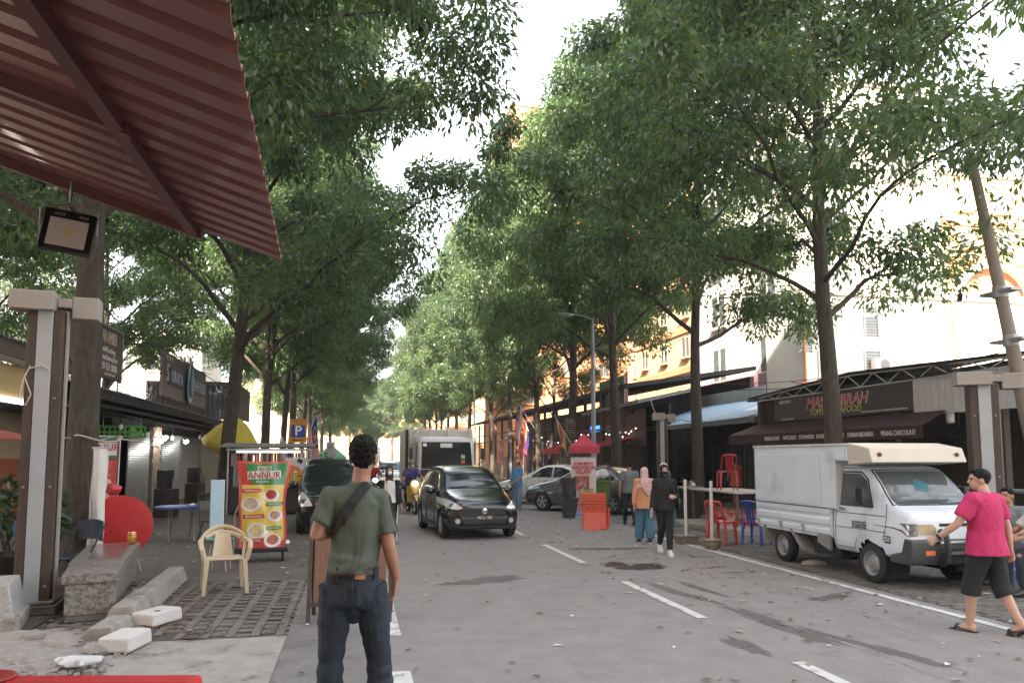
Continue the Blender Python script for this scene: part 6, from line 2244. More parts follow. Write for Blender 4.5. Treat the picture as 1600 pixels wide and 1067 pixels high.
# --- motorcycles
def motorbike(label, loc, rz, col, lit=True, grp='motorcycles'):
    t = thing('motorcycle', label, 'motorcycle', loc, rz, grp)
    pm = M('fairing_' + col[0], col[1], .3, var=.08, coat=.6)
    for y, nm in ((-.62, 'wheel'), (.6, 'wheel')):
        mb = MB(); mb.lathe([(.2, -.035), (.26, -.045), (.285, -.02), (.285, .02), (.26, .045), (.2, .035), (.2, -.035)], (0, 0, 0), 28, 'X'); w = mb.build('wheel', rubber, t, (0, y, .285))
        mb = MB(); mb.lathe([(.205, -.03), (.205, .03), (.19, .03), (.19, -.03), (.205, -.03)], (0, 0, 0), 24, 'X'); mb.cyl((-.05, 0, 0), (.05, 0, 0), .045, n=12)
        for k in range(5):
            a = k * 1.2566; mb.cyl((0, 0, 0), (0, .2 * math.cos(a), .2 * math.sin(a)), .013, n=6)
        mb.build('rim', alloy, w)
    mb = MB()
    for sx in (-.07, .07): mb.cyl((sx, -.62, .285), (sx, -.42, .85), .022, n=8)
    mb.cyl((-.09, -.44, .8), (.09, -.44, .8), .02)
    mb.build('fork', grey_metal, t)
    mb = MB(); mb.tube([(0, -.86, .42), (0, -.72, .58), (0, -.5, .55)], [(.03, .02), (.07, .03), (.06, .02)], 12, flat=(1, 0, 0)); mb.build('front_mudguard', pm, t)
    mb = MB(); mb.tube([(0, -.58, .62), (0, -.52, .8), (0, -.46, .98), (0, -.42, 1.03)], [(.09, .05), (.17, .07), (.15, .07), (.08, .05)], 14, flat=(1, 0, 0))
    for sx in (-1, 1): mb.hexa([(sx * .08, -.5, .35), (sx * .2, -.38, .35), (sx * .21, -.33, .38), (sx * .08, -.42, .38), (sx * .1, -.5, .85), (sx * .22, -.4, .85), (sx * .22, -.36, .86), (sx * .1, -.44, .86)])
    mb.build('fairing', pm, t, bevel=.01)
    mb = MB(); mb.ell((0, -.56, .93), (.085, .05, .06), n=14); mb.build('headlight', M('headlamp_on', (1, .95, .85), .3, emit=9) if lit else lens_w, t)
    mb = MB(); mb.tube([(-.33, -.3, 1.02), (-.15, -.4, 1.0), (.15, -.4, 1.0), (.33, -.3, 1.02)], .014, 8); mb.build('handlebar', black_m, t)
    for sx in (-1, 1):
        mb = MB(); mb.cyl((sx * .22, -.36, 1.02), (sx * .3, -.38, 1.2), .008, n=6); mb.ell((sx * .31, -.37, 1.23), (.06, .015, .04), n=12); mb.build('mirror', black_m, t)
    mb = MB(); mb.tube([(0, -.4, .62), (0, -.15, .45), (0, .1, .5), (0, .55, .62)], [(.05, .08), (.06, .1), (.1, .13), (.06, .07)], 12, flat=(1, 0, 0)); mb.bx(-.12, .12, -.2, .2, .2, .42); mb.build('engine', black_m, t)
    mb = MB(); mb.tube([(0, -.1, .72), (0, .15, .76), (0, .5, .8), (0, .75, .82)], [(.08, .03), (.13, .05), (.12, .05), (.07, .03)], 14, flat=(1, 0, 0)); mb.build('seat', black_m, t)
    mb = MB(); mb.tube([(.12, -.1, .25), (.14, .2, .26), (.15, .75, .38)], [.025, .04, .05], 10); mb.build('exhaust', chrome, t)
    mb = MB(); mb.tube([(0, .45, .7), (0, .8, .78), (0, .92, .7)], [(.09, .05), (.07, .05), (.04, .03)], 12, flat=(1, 0, 0)); mb.build('tail', pm, t)
    return t


RIDE = dict(pel=(0, .22, .92), wst=(0, .2, 1.05), chs=(0, .14, 1.24), nck=(0, .1, 1.42), hd=(0, .05, 1.58), shL=(.18, .1, 1.37), shR=(-.18, .1, 1.37), elL=(.3, -.08, 1.15), wrL=(.31, -.26, 1.06), elR=(-.3, -.08, 1.15), wrR=(-.31, -.26, 1.06),
            hipL=(.1, .2, .88), hipR=(-.1, .2, .88), kneeL=(.22, -.18, .68), kneeR=(-.22, -.18, .68), ankL=(.17, .0, .33), ankR=(-.17, .0, .33), hdL=(.1, -.8, -.1), hdR=(-.1, -.8, -.1))


def rider(label, loc, rz, top, leg_c, face=None, helmet=None):
    b = Body(label, loc, rz, 1.66, RIDE, SK1, .014, hand=(.9, .9))
    mb = MB(); b.torso(mb, .024)
    for s_ in 'LR': b.arm(mb, s_, 0, .8, .022, .01)
    b.part('shirt', mb, top)
    mb = MB()
    for s_ in 'LR': b.leg(mb, s_, 0, 1.85, .014)
    mb.ell((0, .22, .9), (.18, .16, .13), n=16); b.part('trousers', mb, leg_c)
    b.shoes(black_m)
    mb = MB(); b.HE(mb, (0, .02, .045), (.112, .125, .1), 18); b.part('helmet', mb, helmet or black_m, .01, 2, 0)
    if face: b.mask(face)
    return b


q = G(645, 803)
motorbike('yellow motorcycle with its headlight on, ridden beside the black hatchback', (q.x - .0, q.y + .55, -.012), R(6), ('yellow', (.5, .33, .06)))
rider('motorcycle rider in a blue and pink shirt and mask on the yellow bike', (q.x, q.y + .55, -.012), R(6), M('jersey_blue', (.035, .045, .19), .8, var=.2, sc=7, col2=(.35, .1, .16), thr=.58), cloth('black'), M('mask_blue', (.42, .55, .6), .8), M('helmet_brown', (.16, .1, .08), .4))
motorbike('black motorcycle with a lit headlight ridden by the person in red', (.62, 27.5, -.012), R(8), ('black', (.02, .02, .022)))
rider('motorcycle rider in a red shirt farther back behind the masked woman', (.62, 27.5, -.012), R(8), cloth('red', (.42, .03, .03)), cloth('black'))
q = G(1078, 812)
motorbike('parked dark motorcycle beside the tree trunk behind the woman in black', (q.x + .25, q.y + 1.2, .0), R(20), ('black', (.02, .02, .022)), False)
# ---------------------------------------------------------------- corrugated awning over the viewer's left
red_sheet = M('red_sheet', (.17, .056, .051), .42, metal=.1, var=.12, sc=2, coat=.2)
red_dk = M('red_beam', (.12, .044, .042), .6, var=.2, sc=5)
t = thing('metal_awning', 'red corrugated metal awning reaching in over the top left corner', 'awning', (-2.2, 3.5, 0))
o = off(t)
SL = .334
zx = lambda x: 3.0 + (-.45 - x) * SL
corr_b = MB()
y = -.6
prof = []
while y < 5.2:
    prof += [(y, 0), (y + .11, 0), (y + .128, .032), (y + .182, .032)]
    y += .2
xe = lambda y: -.36 - (y - 1.9) * .044
a = corr_b.vs([(xe(y), y, zx(xe(y)) + h) for y, h in prof])
m_ = corr_b.vs([(-2.2, y, zx(-2.2) + h) for y, h in prof])
b_ = corr_b.vs([(-4.3, y, zx(-4.3) + h) for y, h in prof])
for q, w in ((a, m_), (m_, b_)):
    for i in range(len(q) - 1):
        corr_b.face([q[i], w[i], w[i + 1], q[i + 1]])
sh_ = corr_b.build('roof_sheet', red_sheet, t, o, smooth=0)
solid(sh_, .004)
each([lambda m, x=x: m.bx(x - .03, x + .03, -.6, 5.1, zx(x) - .06, zx(x) + .004) for x in (-1.05, -2.55, -4.1)], 'purlin', red_dk, t, o)


def rafter(m, y):
    m.hexa([(-1.0, y - .025, zx(-1.0) - .06), (-4.2, y - .025, zx(-4.2) - .06), (-4.2, y + .025, zx(-4.2) - .06), (-1.0, y + .025, zx(-1.0) - .06), (-1.0, y - .025, zx(-1.0) + .002), (-4.2, y - .025, zx(-4.2) + .002), (-4.2, y + .025, zx(-4.2) + .002), (-1.0, y + .025, zx(-1.0) + .002)])


each([lambda m, y=y: rafter(m, y) for y in (.9, 3.5, 5.1)], 'rafter', red_dk, t, o)
each([lambda m, y=y: m.bx(-4.16, -4.04, y - .06, y + .06, 0, zx(-4.1) - .1) for y in (.9, 5.0)], 'post', red_dk, t, o)

t = thing('floodlight', 'black square floodlight hanging under the far edge of the red awning', 'floodlight', (-1.76, 5.02, 3.10), R(12))
tl = (R(-14), R(6), 0)
mb = MB(); mb.box((0, 0, 0), (.29, .05, .28)); mb.box((0, .05, 0), (.22, .06, .2)); o1 = mb.build('housing', black_m, t, rot=tl, bevel=.01)
mb = MB()
for p in ([(-.105, -.027, -.105), (.105, -.027, -.105), (.035, -.02, -.02), (-.035, -.02, -.02)],):
    pass
fr = [(-.105, -.028, -.115), (.105, -.028, -.115), (.105, -.028, .075), (-.105, -.028, .075)]
ir = [(-.02, -.0265, -.03), (.02, -.0265, -.03), (.02, -.0265, .0), (-.02, -.0265, .0)]
for k in range(4):
    mb.poly([fr[k], fr[(k + 1) % 4], ir[(k + 1) % 4], ir[k]])
mb.build('reflector', M('reflector', (.6, .57, .57), .35, var=.05), o1, smooth=0)
mb = MB(); mb.bx(-.02, .02, -.03, -.027, -.03, 0); mb.build('led', M('led_yellow', (.6, .5, .2), .4), o1)
text('50W', .03, M('letter_grey', (.35, .35, .35), .6), o1, (-.06, -.0265, .105), (PI / 2, PI, 0), ext=.001)
text('IP66', .03, M('letter_grey'), o1, (.07, -.0265, .105), (PI / 2, PI, 0), ext=.001)
mb = MB(); mb.tube([(-.15, .02, 0), (-.15, .02, .14), (0, .05, .2), (.15, .02, .14), (.15, .02, 0)], .012, 6); mb.cyl((0, .05, .2), (0, .06, .36), .01); mb.build('bracket', grey_metal, t)

# ---------------------------------------------------------------- wood and steel posts with cross caps
cap_m_ = M('cap_stone', (.3, .275, .255), .7, var=.12, sc=3)
chan = M('channel_grey', (.33, .35, .38), .5, var=.1, sc=2)


def wood_post(label, loc, h, w, rz=0.):
    t = thing('post', label, 'post', loc, rz, 'wood and steel posts with block caps')
    for x in (-w * .36, w * .36):
        mb = MB(); mb.bx(x - w * .135, x + w * .135, -w * .42, w * .42, .1, h - .2); mb.build('timber', wood_dk, t, bevel=.006)
    mb = MB(); mb.bx(-w * .215, w * .215, -w * .46, w * .4, .1, h - .2); mb.build('channel', chan, t, bevel=.004)
    mb = MB(); mb.bx(w * .52, w * .6, -w * .1, w * .12, .1, h - .2); mb.build('side_strip', cap_m_, t, bevel=.004)
    mb = MB(); mb.bx(-w * .75, w * .75, -w * .75, w * .75, 0, .1); mb.bx(-w * .66, w * .66, -w * .66, w * .66, .1, .14); mb.build('plinth', concrete_d, t, bevel=.012)
    for k, (x0, x1, y0, y1, z0, z1) in enumerate(((-w * .98, w * .25, -w * .7, w * .1, h - .22, h), (w * .68, w * 1.45, -w * .2, w * .55, h - .28, h - .02), (w * .255, w * .675, -w * .25, w * .45, h - .16, h - .05), (-w * .1, w * .3, w * .105, w * 1.2, h - .24, h - .04))):
        mb = MB(); mb.bx(x0, x1, y0, y1, z0, z1); mb.build('cap_block', cap_m_, t, bevel=.012)
    each([lambda m, x=x, z=z: m.cyl((x, -w * .45, z), (x, -w * .41, z), .014, n=8) for z in (.3, 1.4, 2.4) for x in (-w * .36, w * .36)], 'bolt', grey_metal, t)
    return t


wood_post('brown wood and pale steel post with block cap beside the granite bench', (-3.52, 9.6, -.012), 3.62, .36, R(8))
wood_post('brown and steel post behind the man in pink at the right edge', (10.2, 10.7, -.0), 3.12, .42, R(-30))
wood_post('slim post with a block cap in front of the blue roofed stall', (9.45, 22.4, -.0), 3.1, .3, R(-12))
q = PX(798, 700, 9.3)
wood_post('far post with a block cap beside the red cloths and striped flag', (9.3, q.y, .1), 3.0, .34, R(-8))

# ---------------------------------------------------------------- granite benches and blocks
gran = M('granite', (.24, .22, .205), .5, var=.3, sc=40, bump=.15, bsc=90, col2=(.10, .092, .085), thr=.5)
gran_red = M('granite_red', (.17, .115, .108), .25, var=.25, sc=60)
t = thing('bench', 'speckled granite bench with a reddish polished top beside the broken kerb', 'bench', (-2.75, 10.2, 0), 0)
c0 = [(-2.97, 8.85), (-2.52, 9.08), (-2.86, 10.9), (-3.3, 10.9)]
c1 = [(-3.06, 10.0), (-2.88, 10.1), (-3.02, 12.1), (-3.6, 12.1)]
o = off(t)
f_ = [(-2.95, 8.82), (-2.5, 8.98), (-2.66, 9.75), (-3.16, 9.6)]
g_ = [(-3.17, 9.62), (-2.665, 9.77), (-3.03, 11.85), (-3.62, 11.7)]
mb = MB()
for P in (f_, g_): mb.prism([(x, y, .06) for x, y in P], (0, 0, .33))
mb.build('base', gran, t, o, smooth=0, bevel=.01)
mb = MB(); mb.prism([(x + (.015 if k in (0, 3) else -.015), y, 0) for k, (x, y) in enumerate(f_)], (0, 0, .058)); mb.build('foot', concrete_d, t, o, smooth=0)
mb = MB(); ex = .025
for P, zt in ((f_, .0), (g_, .012)): mb.prism([(x + (-ex if k in (0, 3) else ex), y + (-ex if k in (0, 1) else ex), .392) for k, (x, y) in enumerate(P)], (0, 0, .1 + zt))
mb.build('slab', gran, t, o, smooth=0, bevel=.008)
mb = MB(); mb.prism([(-3.1, 10.0, .5045), (-2.78, 10.1, .5045), (-3.1, 11.75, .5045), (-3.55, 11.6, .5045)], (0, 0, .003)); mb.build('polished_top', gran_red, t, o, smooth=0)
t = thing('can', 'small gold and red drink can standing on the granite bench', 'can', (-3.05, 11.6, .508))
mb = MB(); mb.lathe([(0, 0), (.05, 0), (.058, .012), (.058, .15), (.05, .165), (0, .165)], n=18); mb.build('body', M('can_gold', (.5, .27, .06), .35, metal=.4, var=.5, sc=22, col2=(.35, .05, .03), thr=.55), t)
mb = MB(); mb.lathe([(0, .166), (.05, .166), (.048, .172), (0, .172)], n=18); mb.build('lid', chrome, t)
q = G(-10, 990)
t = thing('stone_block', 'pale granite block with a chipped base at the left edge', 'stone block', (q.x - .17, q.y + .25, 0), R(14))
mb = MB(); mb.hexa([(-.35, -.3, .0), (.3, -.3, .0), (.3, .5, 0), (-.35, .5, 0), (-.35, -.24, .46), (.2, -.24, .46), (.2, .5, .46), (-.35, .5, .46)]); mb.build('block', M('granite_pale', (.36, .35, .34), .5, var=.2, sc=30, col2=(.25, .24, .23), thr=.56), t, smooth=0, bevel=.015)
mb = MB(); mb.bx(-.35, .31, -.31, .5, -.02, .14); mb.build('footing', concrete, t, smooth=0, bevel=.02)

wblock = M('white_concrete', (.52, .5, .48), .75, var=.1, sc=5, col2=(.38, .36, .34), thr=.64)
for k, (px, py, a, lab, hole) in enumerate(((240, 974, 28, 'white concrete block with a lifting hole lying against the broken kerb', True), (190, 1014, 12, 'white concrete block nearer the viewer on dry leaves', False))):
    q = G(px, py)
    t = thing('concrete_block', lab, 'concrete block', (q.x, q.y + .06, .0), R(-a), 'white concrete kerb blocks')
    mb = MB(); mb.hexa([(-.15, -.2, 0), (.15, -.2, 0), (.15, .24, 0), (-.15, .24, 0), (-.135, -.19, .13), (.135, -.19, .13), (.14, .23, .13), (-.14, .23, .13)]); mb.build('block', wblock, t, smooth=0, bevel=.018)
    if hole:
        mb = MB(); mb.lathe([(.0, .132), (.03, .133), (.034, .131)], (.06, -.04, 0), 12); mb.build('hole', dirt_m, t)

r = random.Random(21)
rub = M('rubble_stone', (.26, .235, .215), .9, var=.3, sc=9, bump=.4, bsc=60)
for k, (px, py, s_, lab) in enumerate(((95, 1010, .3, 'largest broken concrete chunk in the rubble below the granite bench'), (155, 1018, .2, 'cracked concrete lump between the rubble and the white block'), (40, 1000, .26, 'flat broken concrete slab by the pale granite block'),
                                       (215, 985, .1, 'small concrete lump between the two white blocks'), (20, 1035, .16, 'concrete chunk at the lower left in the rubble'))):
    q = G(px, py)
    t = thing('concrete_chunk', lab, 'rubble', (q.x, q.y, 0), r.uniform(0, 3), 'broken concrete chunks')
    mb = MB(); mb.ell((0, 0, s_ * .1), (s_ * .55, s_ * .7, s_ * .3), n=9, m=6)
    for v in mb.bm.verts:
        v.co *= 1 + .3 * noise.noise(v.co * 7 + V((k * 9, 0, 0)))
        v.co.z = max(v.co.z, -.02)
    mb.build('chunk', rub, t, smooth=20)
mb = MB()
for k in range(420):
    q = G(r.uniform(-40, 250), r.uniform(985, 1055))
    if q.x > -1.95: continue
    s_ = r.choice((.012, .02, .03, .05)) * r.uniform(.6, 1.4)
    mb.box((q.x, q.y, s_ * .2 - .01), (s_, s_ * r.uniform(.6, 1.6), s_ * .7), (r.uniform(-.5, .5), r.uniform(-.5, .5), r.uniform(0, 3)))
mb.grid(lambda u, v: (-4.4 + 2.35 * u + .15 * math.sin(v * 7), 6.6 + 2.1 * v, -.02 + .07 * math.sin(PI * u) * math.sin(PI * v) + .035 * noise.noise(V((u * 7, v * 7, 3)))), 34, 30)
tag(mb.build('rubble', rub, smooth=0, fix=False), 'loose grey rubble and grit heaped in front of the bench', 'rubble', kind='stuff')
q = G(120, 1045)
t = thing('plastic_bag', 'crumpled white plastic bag lying in the rubble at the lower left', 'litter', (q.x, q.y, .03))
mb = MB(); mb.ell((0, 0, .03), (.16, .09, .045), n=20, m=12)
for v in mb.bm.verts: v.co *= 1 + .55 * noise.noise(v.co * 16)
mb.build('bag', M('bag_white', (.55, .55, .56), .5, var=.1), t, smooth=20)

# ---------------------------------------------------------------- red plastic barrier at the bottom left
t = thing('plastic_barrier', 'red plastic road barrier cut by the bottom edge at the left', 'barrier', (-1.15, 2.98, -.012), R(-11))
mb = MB(); mb.prism([(-1.0, -.2, .05), (-1.0, .2, .05), (-1.0, .17, .3), (-1.0, .065, .5), (-1.0, .06, .97), (-1.0, -.06, .97), (-1.0, -.065, .5), (-1.0, -.17, .3)], (1.64, 0, 0)); mb.build('shell', red_pl, t, smooth=0, bevel=.02, seg=3)
mb = MB(); mb.lathe([(.0, .972), (.07, .973), (.082, .98), (.088, .974)], (-.08, 0, 0), 20); mb.build('filler_cap', M('red_dark', (.3, .02, .02), .5), t)
each([lambda m, x=x: m.bx(x, x + .3, -.16, .16, -.0, .052) for x in (-.95, .25)], 'foot', red_pl, t, bevel=.01)

# ---------------------------------------------------------------- by the thick tree
t = thing('rope', 'pale rope tied round the thick tree trunk and pulled toward the shop', 'rope', (-3.85, 12.6, 2.0))
mb = MB()
mb.tube([(.32 * math.cos(a), .32 * math.sin(a), .05 * math.sin(a * 2)) for a in np.linspace(0, 2 * PI, 26)], .012, 6)
mb.tube([(.3, -.1, 0), (.5, .3, -.03), (.65, .9, -.12)], .01, 6); mb.tube([(-.32, -.05, 0), (-.42, -.6, .02), (-.2, -1.2, -.1), (-.1, -2.2, .2)], .008, 6)
mb.build('cord', M('rope_pale', (.45, .41, .36), .9), t)
for k, (x, y, z0, z1, lab) in enumerate(((-3.62, 9.42, 2.3, 2.75, 'white string loop hanging from the wood and steel post'),)):
    t = thing('string', lab, 'string', (x, y, z0))
    mb = MB(); mb.tube([(0, 0, .45), (-.05, -.03, .3), (-.08, -.03, .1), (-.02, -.02, 0), (.03, -.02, .12), (-.04, -.03, .32)], .008, 6); mb.tube([(0, 0, .42), (.14, -.02, .46), (.2, 0, .4)], .008, 6); mb.build('cord', M('rope_pale'), t)
q = G(157, 880)
t = thing('rolled_banner', 'white cloth banner stand rolled upright beside the thick tree trunk', 'banner', (PY(160, 800, 12.0).x - .02, 12.0, 0), 0)
a = PY(150, 867, 12.4); b = PY(166, 867, 12.4); c = PY(168, 698, 12.4)
mb = MB()
mb.grid(lambda u, v: (-.14 + .03 * math.sin(v * 9) * .3 + (.21 - .02 * v) * u + .03 * v, -.12 + .05 * math.sin(u * 6 + v * 2), .42 + 1.42 * v), 12, 14, .01); cl = mb.build('cloth', M('cloth_banner', (.6, .58, .56), .8, var=.06, sc=3), t)
mb = MB(); mb.cyl((-.1, -.08, 0), (-.08, -.08, 1.86), .02); mb.cyl((-.13, -.08, 1.85), (.12, -.08, 1.85), .018); mb.build('pole', galv, t)
tab = thing('round_table', 'round red folding table stood on its edge behind the granite bench', 'table', (-3.42, 12.35, 0), R(10))
RT_ = .45
mb = MB(); mb.lathe([(0, -.014), (RT_ - .03, -.014), (RT_, -.008), (RT_, .022), (RT_ - .02, .026), (RT_ - .03, .014), (0, .012)], (.0, 0, .7), 48, 'Y'); mb.build('tabletop', M('red_table', (.42, .022, .025), .4, var=.12, sc=5, col2=(.5, .1, .1), thr=.68), tab)
mb = MB(); mb.lathe([(0, -.0155), (.016, -.0155), (.018, -.015)], (-.12, 0, .62), 12, 'Y'); mb.build('hole', black_m, tab)
each([lambda m, x=x: m.tube([(x, .06, .02), (x * .4, .08, .6), (x * .6, .07, 1.1)], .014, 6) for x in (-.3, .3)], 'leg', grey_metal, tab)
t = thing('plastic_bag', 'red plastic bag hooked behind the top of the upright red table', 'bag', (-3.6, 12.6, 1.12))
mb = MB(); mb.ell((0, 0, .1), (.11, .06, .08), n=16)
for v in mb.bm.verts: v.co *= 1 + .4 * noise.noise(v.co * 14)
mb.build('bag', M('bag_red', (.45, .04, .05), .35), t)
mb = MB(); mb.tube([(-.03, 0, .15), (0, 0, .22), (.05, 0, .14)], .008, 6); mb.build('handle', M('bag_red'), t)
# ANNUR poster stand behind
q = G(172, 860)
poster = M('poster_red', (.42, .06, .07), .5, var=.5, sc=5, col2=(.6, .5, .48), thr=.53)
po = PY(175, 760, 14.2)
t = thing('poster_stand', 'tall food poster on a wire frame behind the white cloth banner', 'poster stand', (po.x - .2, 14.2, 0), R(6))
mb = MB(); mb.box((0, 0, 1.45), (.52, .012, 1.2), (R(-4), 0, 0)); pb = mb.build('panel', poster, t)
mb = MB(); mb.box((0, -.022, 1.86), (.5, .012, .22), (R(-4), 0, 0)); mb.build('name_strip', M('paper_pale', (.6, .55, .53), .6), pb); text('ANNUR', .17, M('letter_maroon', (.35, .04, .06), .5), pb, (0, -.034, 1.88), FRONT)
mb = MB(); mb.box((0, -.022, 2.02), (.5, .012, .1), (R(-4), 0, 0)); mb.box((0, -.018, 1.72), (.5, .01, .06), (R(-4), 0, 0)); mb.build('green_strip', M('print_green', (.04, .15, .09), .6), pb)
for k, (x, z, r_) in enumerate(((-.02, 1.5, .12), (.1, 1.25, .1), (-.1, 1.05, .1))):
    mb = MB(); mb.lathe([(0, 0), (r_, 0)], (x, -.03 , z), 20, 'Y'); mb.build('dish_picture', M('dish_print%d' % k, ((.4, .1, .06), (.55, .35, .3), (.35, .05, .05))[k], .6, var=.6, sc=14), pb)
mb = MB(); mb.tube([(-.26, .02, 0), (-.26, .0, 2.04), (-.22, .0, 2.08), (.26, .0, 2.08), (.29, 0, 2.02), (.27, .02, 0)], .012, 6); mb.build('frame', galv, t)
t = thing('crate', 'green plastic crate hung under the shop eave left of the shutters', 'crate', tuple(PX(190, 683, -6.6)))
mb = MB()
for x in np.linspace(-.55, .55, 9): mb.bx(x, x + .04, -.22, -.2, 0, .32); mb.bx(x, x + .04, .2, .22, 0, .32)
for z in (0, .12, .28): mb.bx(-.57, .6, -.23, -.2, z, z + .05); mb.bx(-.57, .6, .2, .23, z, z + .05)
mb.bx(-.57, .6, -.22, .22, -.01, .01); mb.build('basket', M('crate_green', (.1, .36, .05), .5), t)
mb = MB(); mb.cyl((-.5, 0, .3), (-.5, 0, .55), .012); mb.cyl((.5, 0, .3), (.5, 0, .55), .012); mb.build('hook', grey_metal, t)

# blue folding chair behind the post
q = G(85, 940)
t = thing('folding_chair', 'navy plastic folding chair with black tube legs behind the wood and steel post', 'chair', (-3.55, 10.9, 0), R(-35))
mb = MB(); mb.grid(lambda u, v: (-.24 + .48 * u, .22 - .1 * math.sin(PI * u) * 0 + .05 * math.cos(PI * (u - .5)) , .62 + .26 * v + .02 * math.sin(PI * u)), 14, 6, .02); mb.build('backrest', M('navy_plastic', (.022, .03, .055), .45, var=.15), t)
mb = MB(); mb.box((0, -.02, .44), (.42, .4, .025)); mb.build('seat', M('navy_plastic'), t, bevel=.01)
for x in (-.24, .24):
    mb = MB(); mb.tube([(x, .26, .86), (x, .0, .42), (x, -.26, 0)], .013, 6); mb.build('leg', black_m, t)
    mb = MB(); mb.tube([(x * .9, -.18, .44), (x * .9, .06, .38), (x * .9, .3, 0)], .013, 6); mb.build('leg', black_m, t)
t = thing('bag', 'blue plastic bag hanging at the left side of the wood and steel post', 'bag', tuple(PY(30, 843, 9.75)))
mb = MB(); mb.ell((0, 0, .12), (.06, .05, .13), n=14)
for v in mb.bm.verts: v.co *= 1 + .3 * noise.noise(v.co * 15)
mb.build('bag', M('bag_blue', (.02, .1, .42), .35), t); mb = MB(); mb.tube([(0, 0, .22), (.02, 0, .34)], .008, 6); mb.build('handle', M('bag_blue'), t)

# potted plant at the left edge
q = PY(22, 905, 11.3)
t = thing('potted_plant', 'leafy shrub in a wide black pot at the left edge', 'plant', (q.x, 11.3, 0))
mb = MB(); mb.lathe([(0, 0), (.26, 0), (.34, .42), (.36, .42), (.36, .46), (.31, .46), (.30, .4), (0, .38)], n=28); mb.build('pot', black_m, t)
mb = MB()
r = random.Random(8)
cen, rad = [], []
for k in range(11):
    a = r.uniform(0, 6.28); h_ = r.uniform(.7, 1.35)
    p1 = V((math.cos(a) * .12, math.sin(a) * .12, .4)); p2 = V((math.cos(a) * .35, math.sin(a) * .35, h_))
    mb.tube([p1, p1.lerp(p2, .5) + V((0, 0, .1)), p2], [.014, .01, .006], 5); cen.append(tuple(p2)); rad.append((.22, .22, .2))
mb.build('stem', bark, t)
lm = leaves_mesh('foliage', cen, rad, 60, .15, 5, ((.02, .045, .02), (.05, .09, .035))); lm.materials.append(leaf); link('foliage', lm, None, t)
t = thing('hanging_cloth', 'long green cloth strip hanging beside the wood and steel post', 'cloth', tuple(PY(42, 700, 11.2)))
mb = MB(); mb.grid(lambda u, v: (-.08 + .16 * u + .1 * v, .03 * math.sin(u * 8), -.35 + .9 * v), 8, 10, .008); mb.build('cloth', M('cloth_green', (.05, .2, .03), .8), t)

# ---------------------------------------------------------------- blue folding table, boards and chairs by the shutters
q = G(282, 843)
t = thing('folding_table', 'round blue folding table on crossed steel legs in front of the shutters', 'table', (q.x, q.y, 0), R(15))
mb = MB(); mb.lathe([(0, .655), (.5, .655), (.525, .662), (.525, .69), (.5, .7), (0, .7)], n=40); mb.build('tabletop', M('table_blue', (.02, .055, .22), .4, var=.15, sc=4), t)
for x in (-.24, .24):
    mb = MB(); mb.tube([(x, -.42, .0), (x, -.3, .1), (x, .28, .65)], .016, 6); mb.build('leg', grey_metal, t)
    mb = MB(); mb.tube([(x * .8, .42, .0), (x * .8, .3, .1), (x * .8, -.28, .65)], .016, 6); mb.build('leg', grey_metal, t)
t2 = thing('paper', 'crumpled white paper lying on the blue folding table', 'litter', (q.x + .2, q.y + .05, .70))
mb = MB(); mb.grid(lambda u, v: (-.14 + .28 * u, -.06 + .12 * v, .01 + .02 * math.sin(u * 9) * math.cos(v * 5) + .02), 8, 5, .004); mb.build('sheet', white_m, t2)
for k, (px, py, Xp, lab, c) in enumerate(((258, 830, -5.4, 'dark cabinet with a pale board in front of the shutters behind the blue table', (.22, .2, .18)), (303, 812, -5.6, 'dark upright cabinet by the last shutters behind the blue table', (.15, .15, .15)))):
    q = PX(px, py, Xp)
    t = thing('cabinet', lab, 'cabinet', (Xp, q.y, 0), R(80))
    mb = MB(); mb.bx(-.3, .3, -.25, .25, 0, .8); mb.bx(-.25, .25, -.1, .2, .81, 1.35); mb.build('carcass', M('cabinet_black', (.02, .02, .021), .6, var=.3), t, bevel=.015)
    mb = MB(); mb.bx(-.25, .25, -.275, -.255, .82, 1.08); mb.build('board', M('cab_board%d' % k, c, .7), t)
q = G(345, 850)
t = thing('folding_chair', 'black tube folding chair standing in front of the leaning tree trunk', 'chair', (q.x - .22, q.y + .2, 0), R(25))
mb = MB(); mb.bx(-.2, .2, -.2, .2, .44, .47); mb.build('seat', black_m, t, bevel=.01); mb = MB(); mb.bx(-.2, .2, .2, .22, .66, .84); mb.build('backrest', M('grey_back', (.12, .11, .1), .7), t)
mb = MB(); mb.tube([(-.22, -.25, 0), (-.22, .05, .45), (-.22, .22, .95), (0, .23, 1.0), (.22, .22, .95), (.22, .05, .45), (.22, -.25, 0)], .014, 6); mb.build('frame', black_m, t)
each([lambda m, x=x: m.tube([(x, .28, 0), (x, -.15, .45)], .013, 6) for x in (-.2, .2)], 'leg', black_m, t)

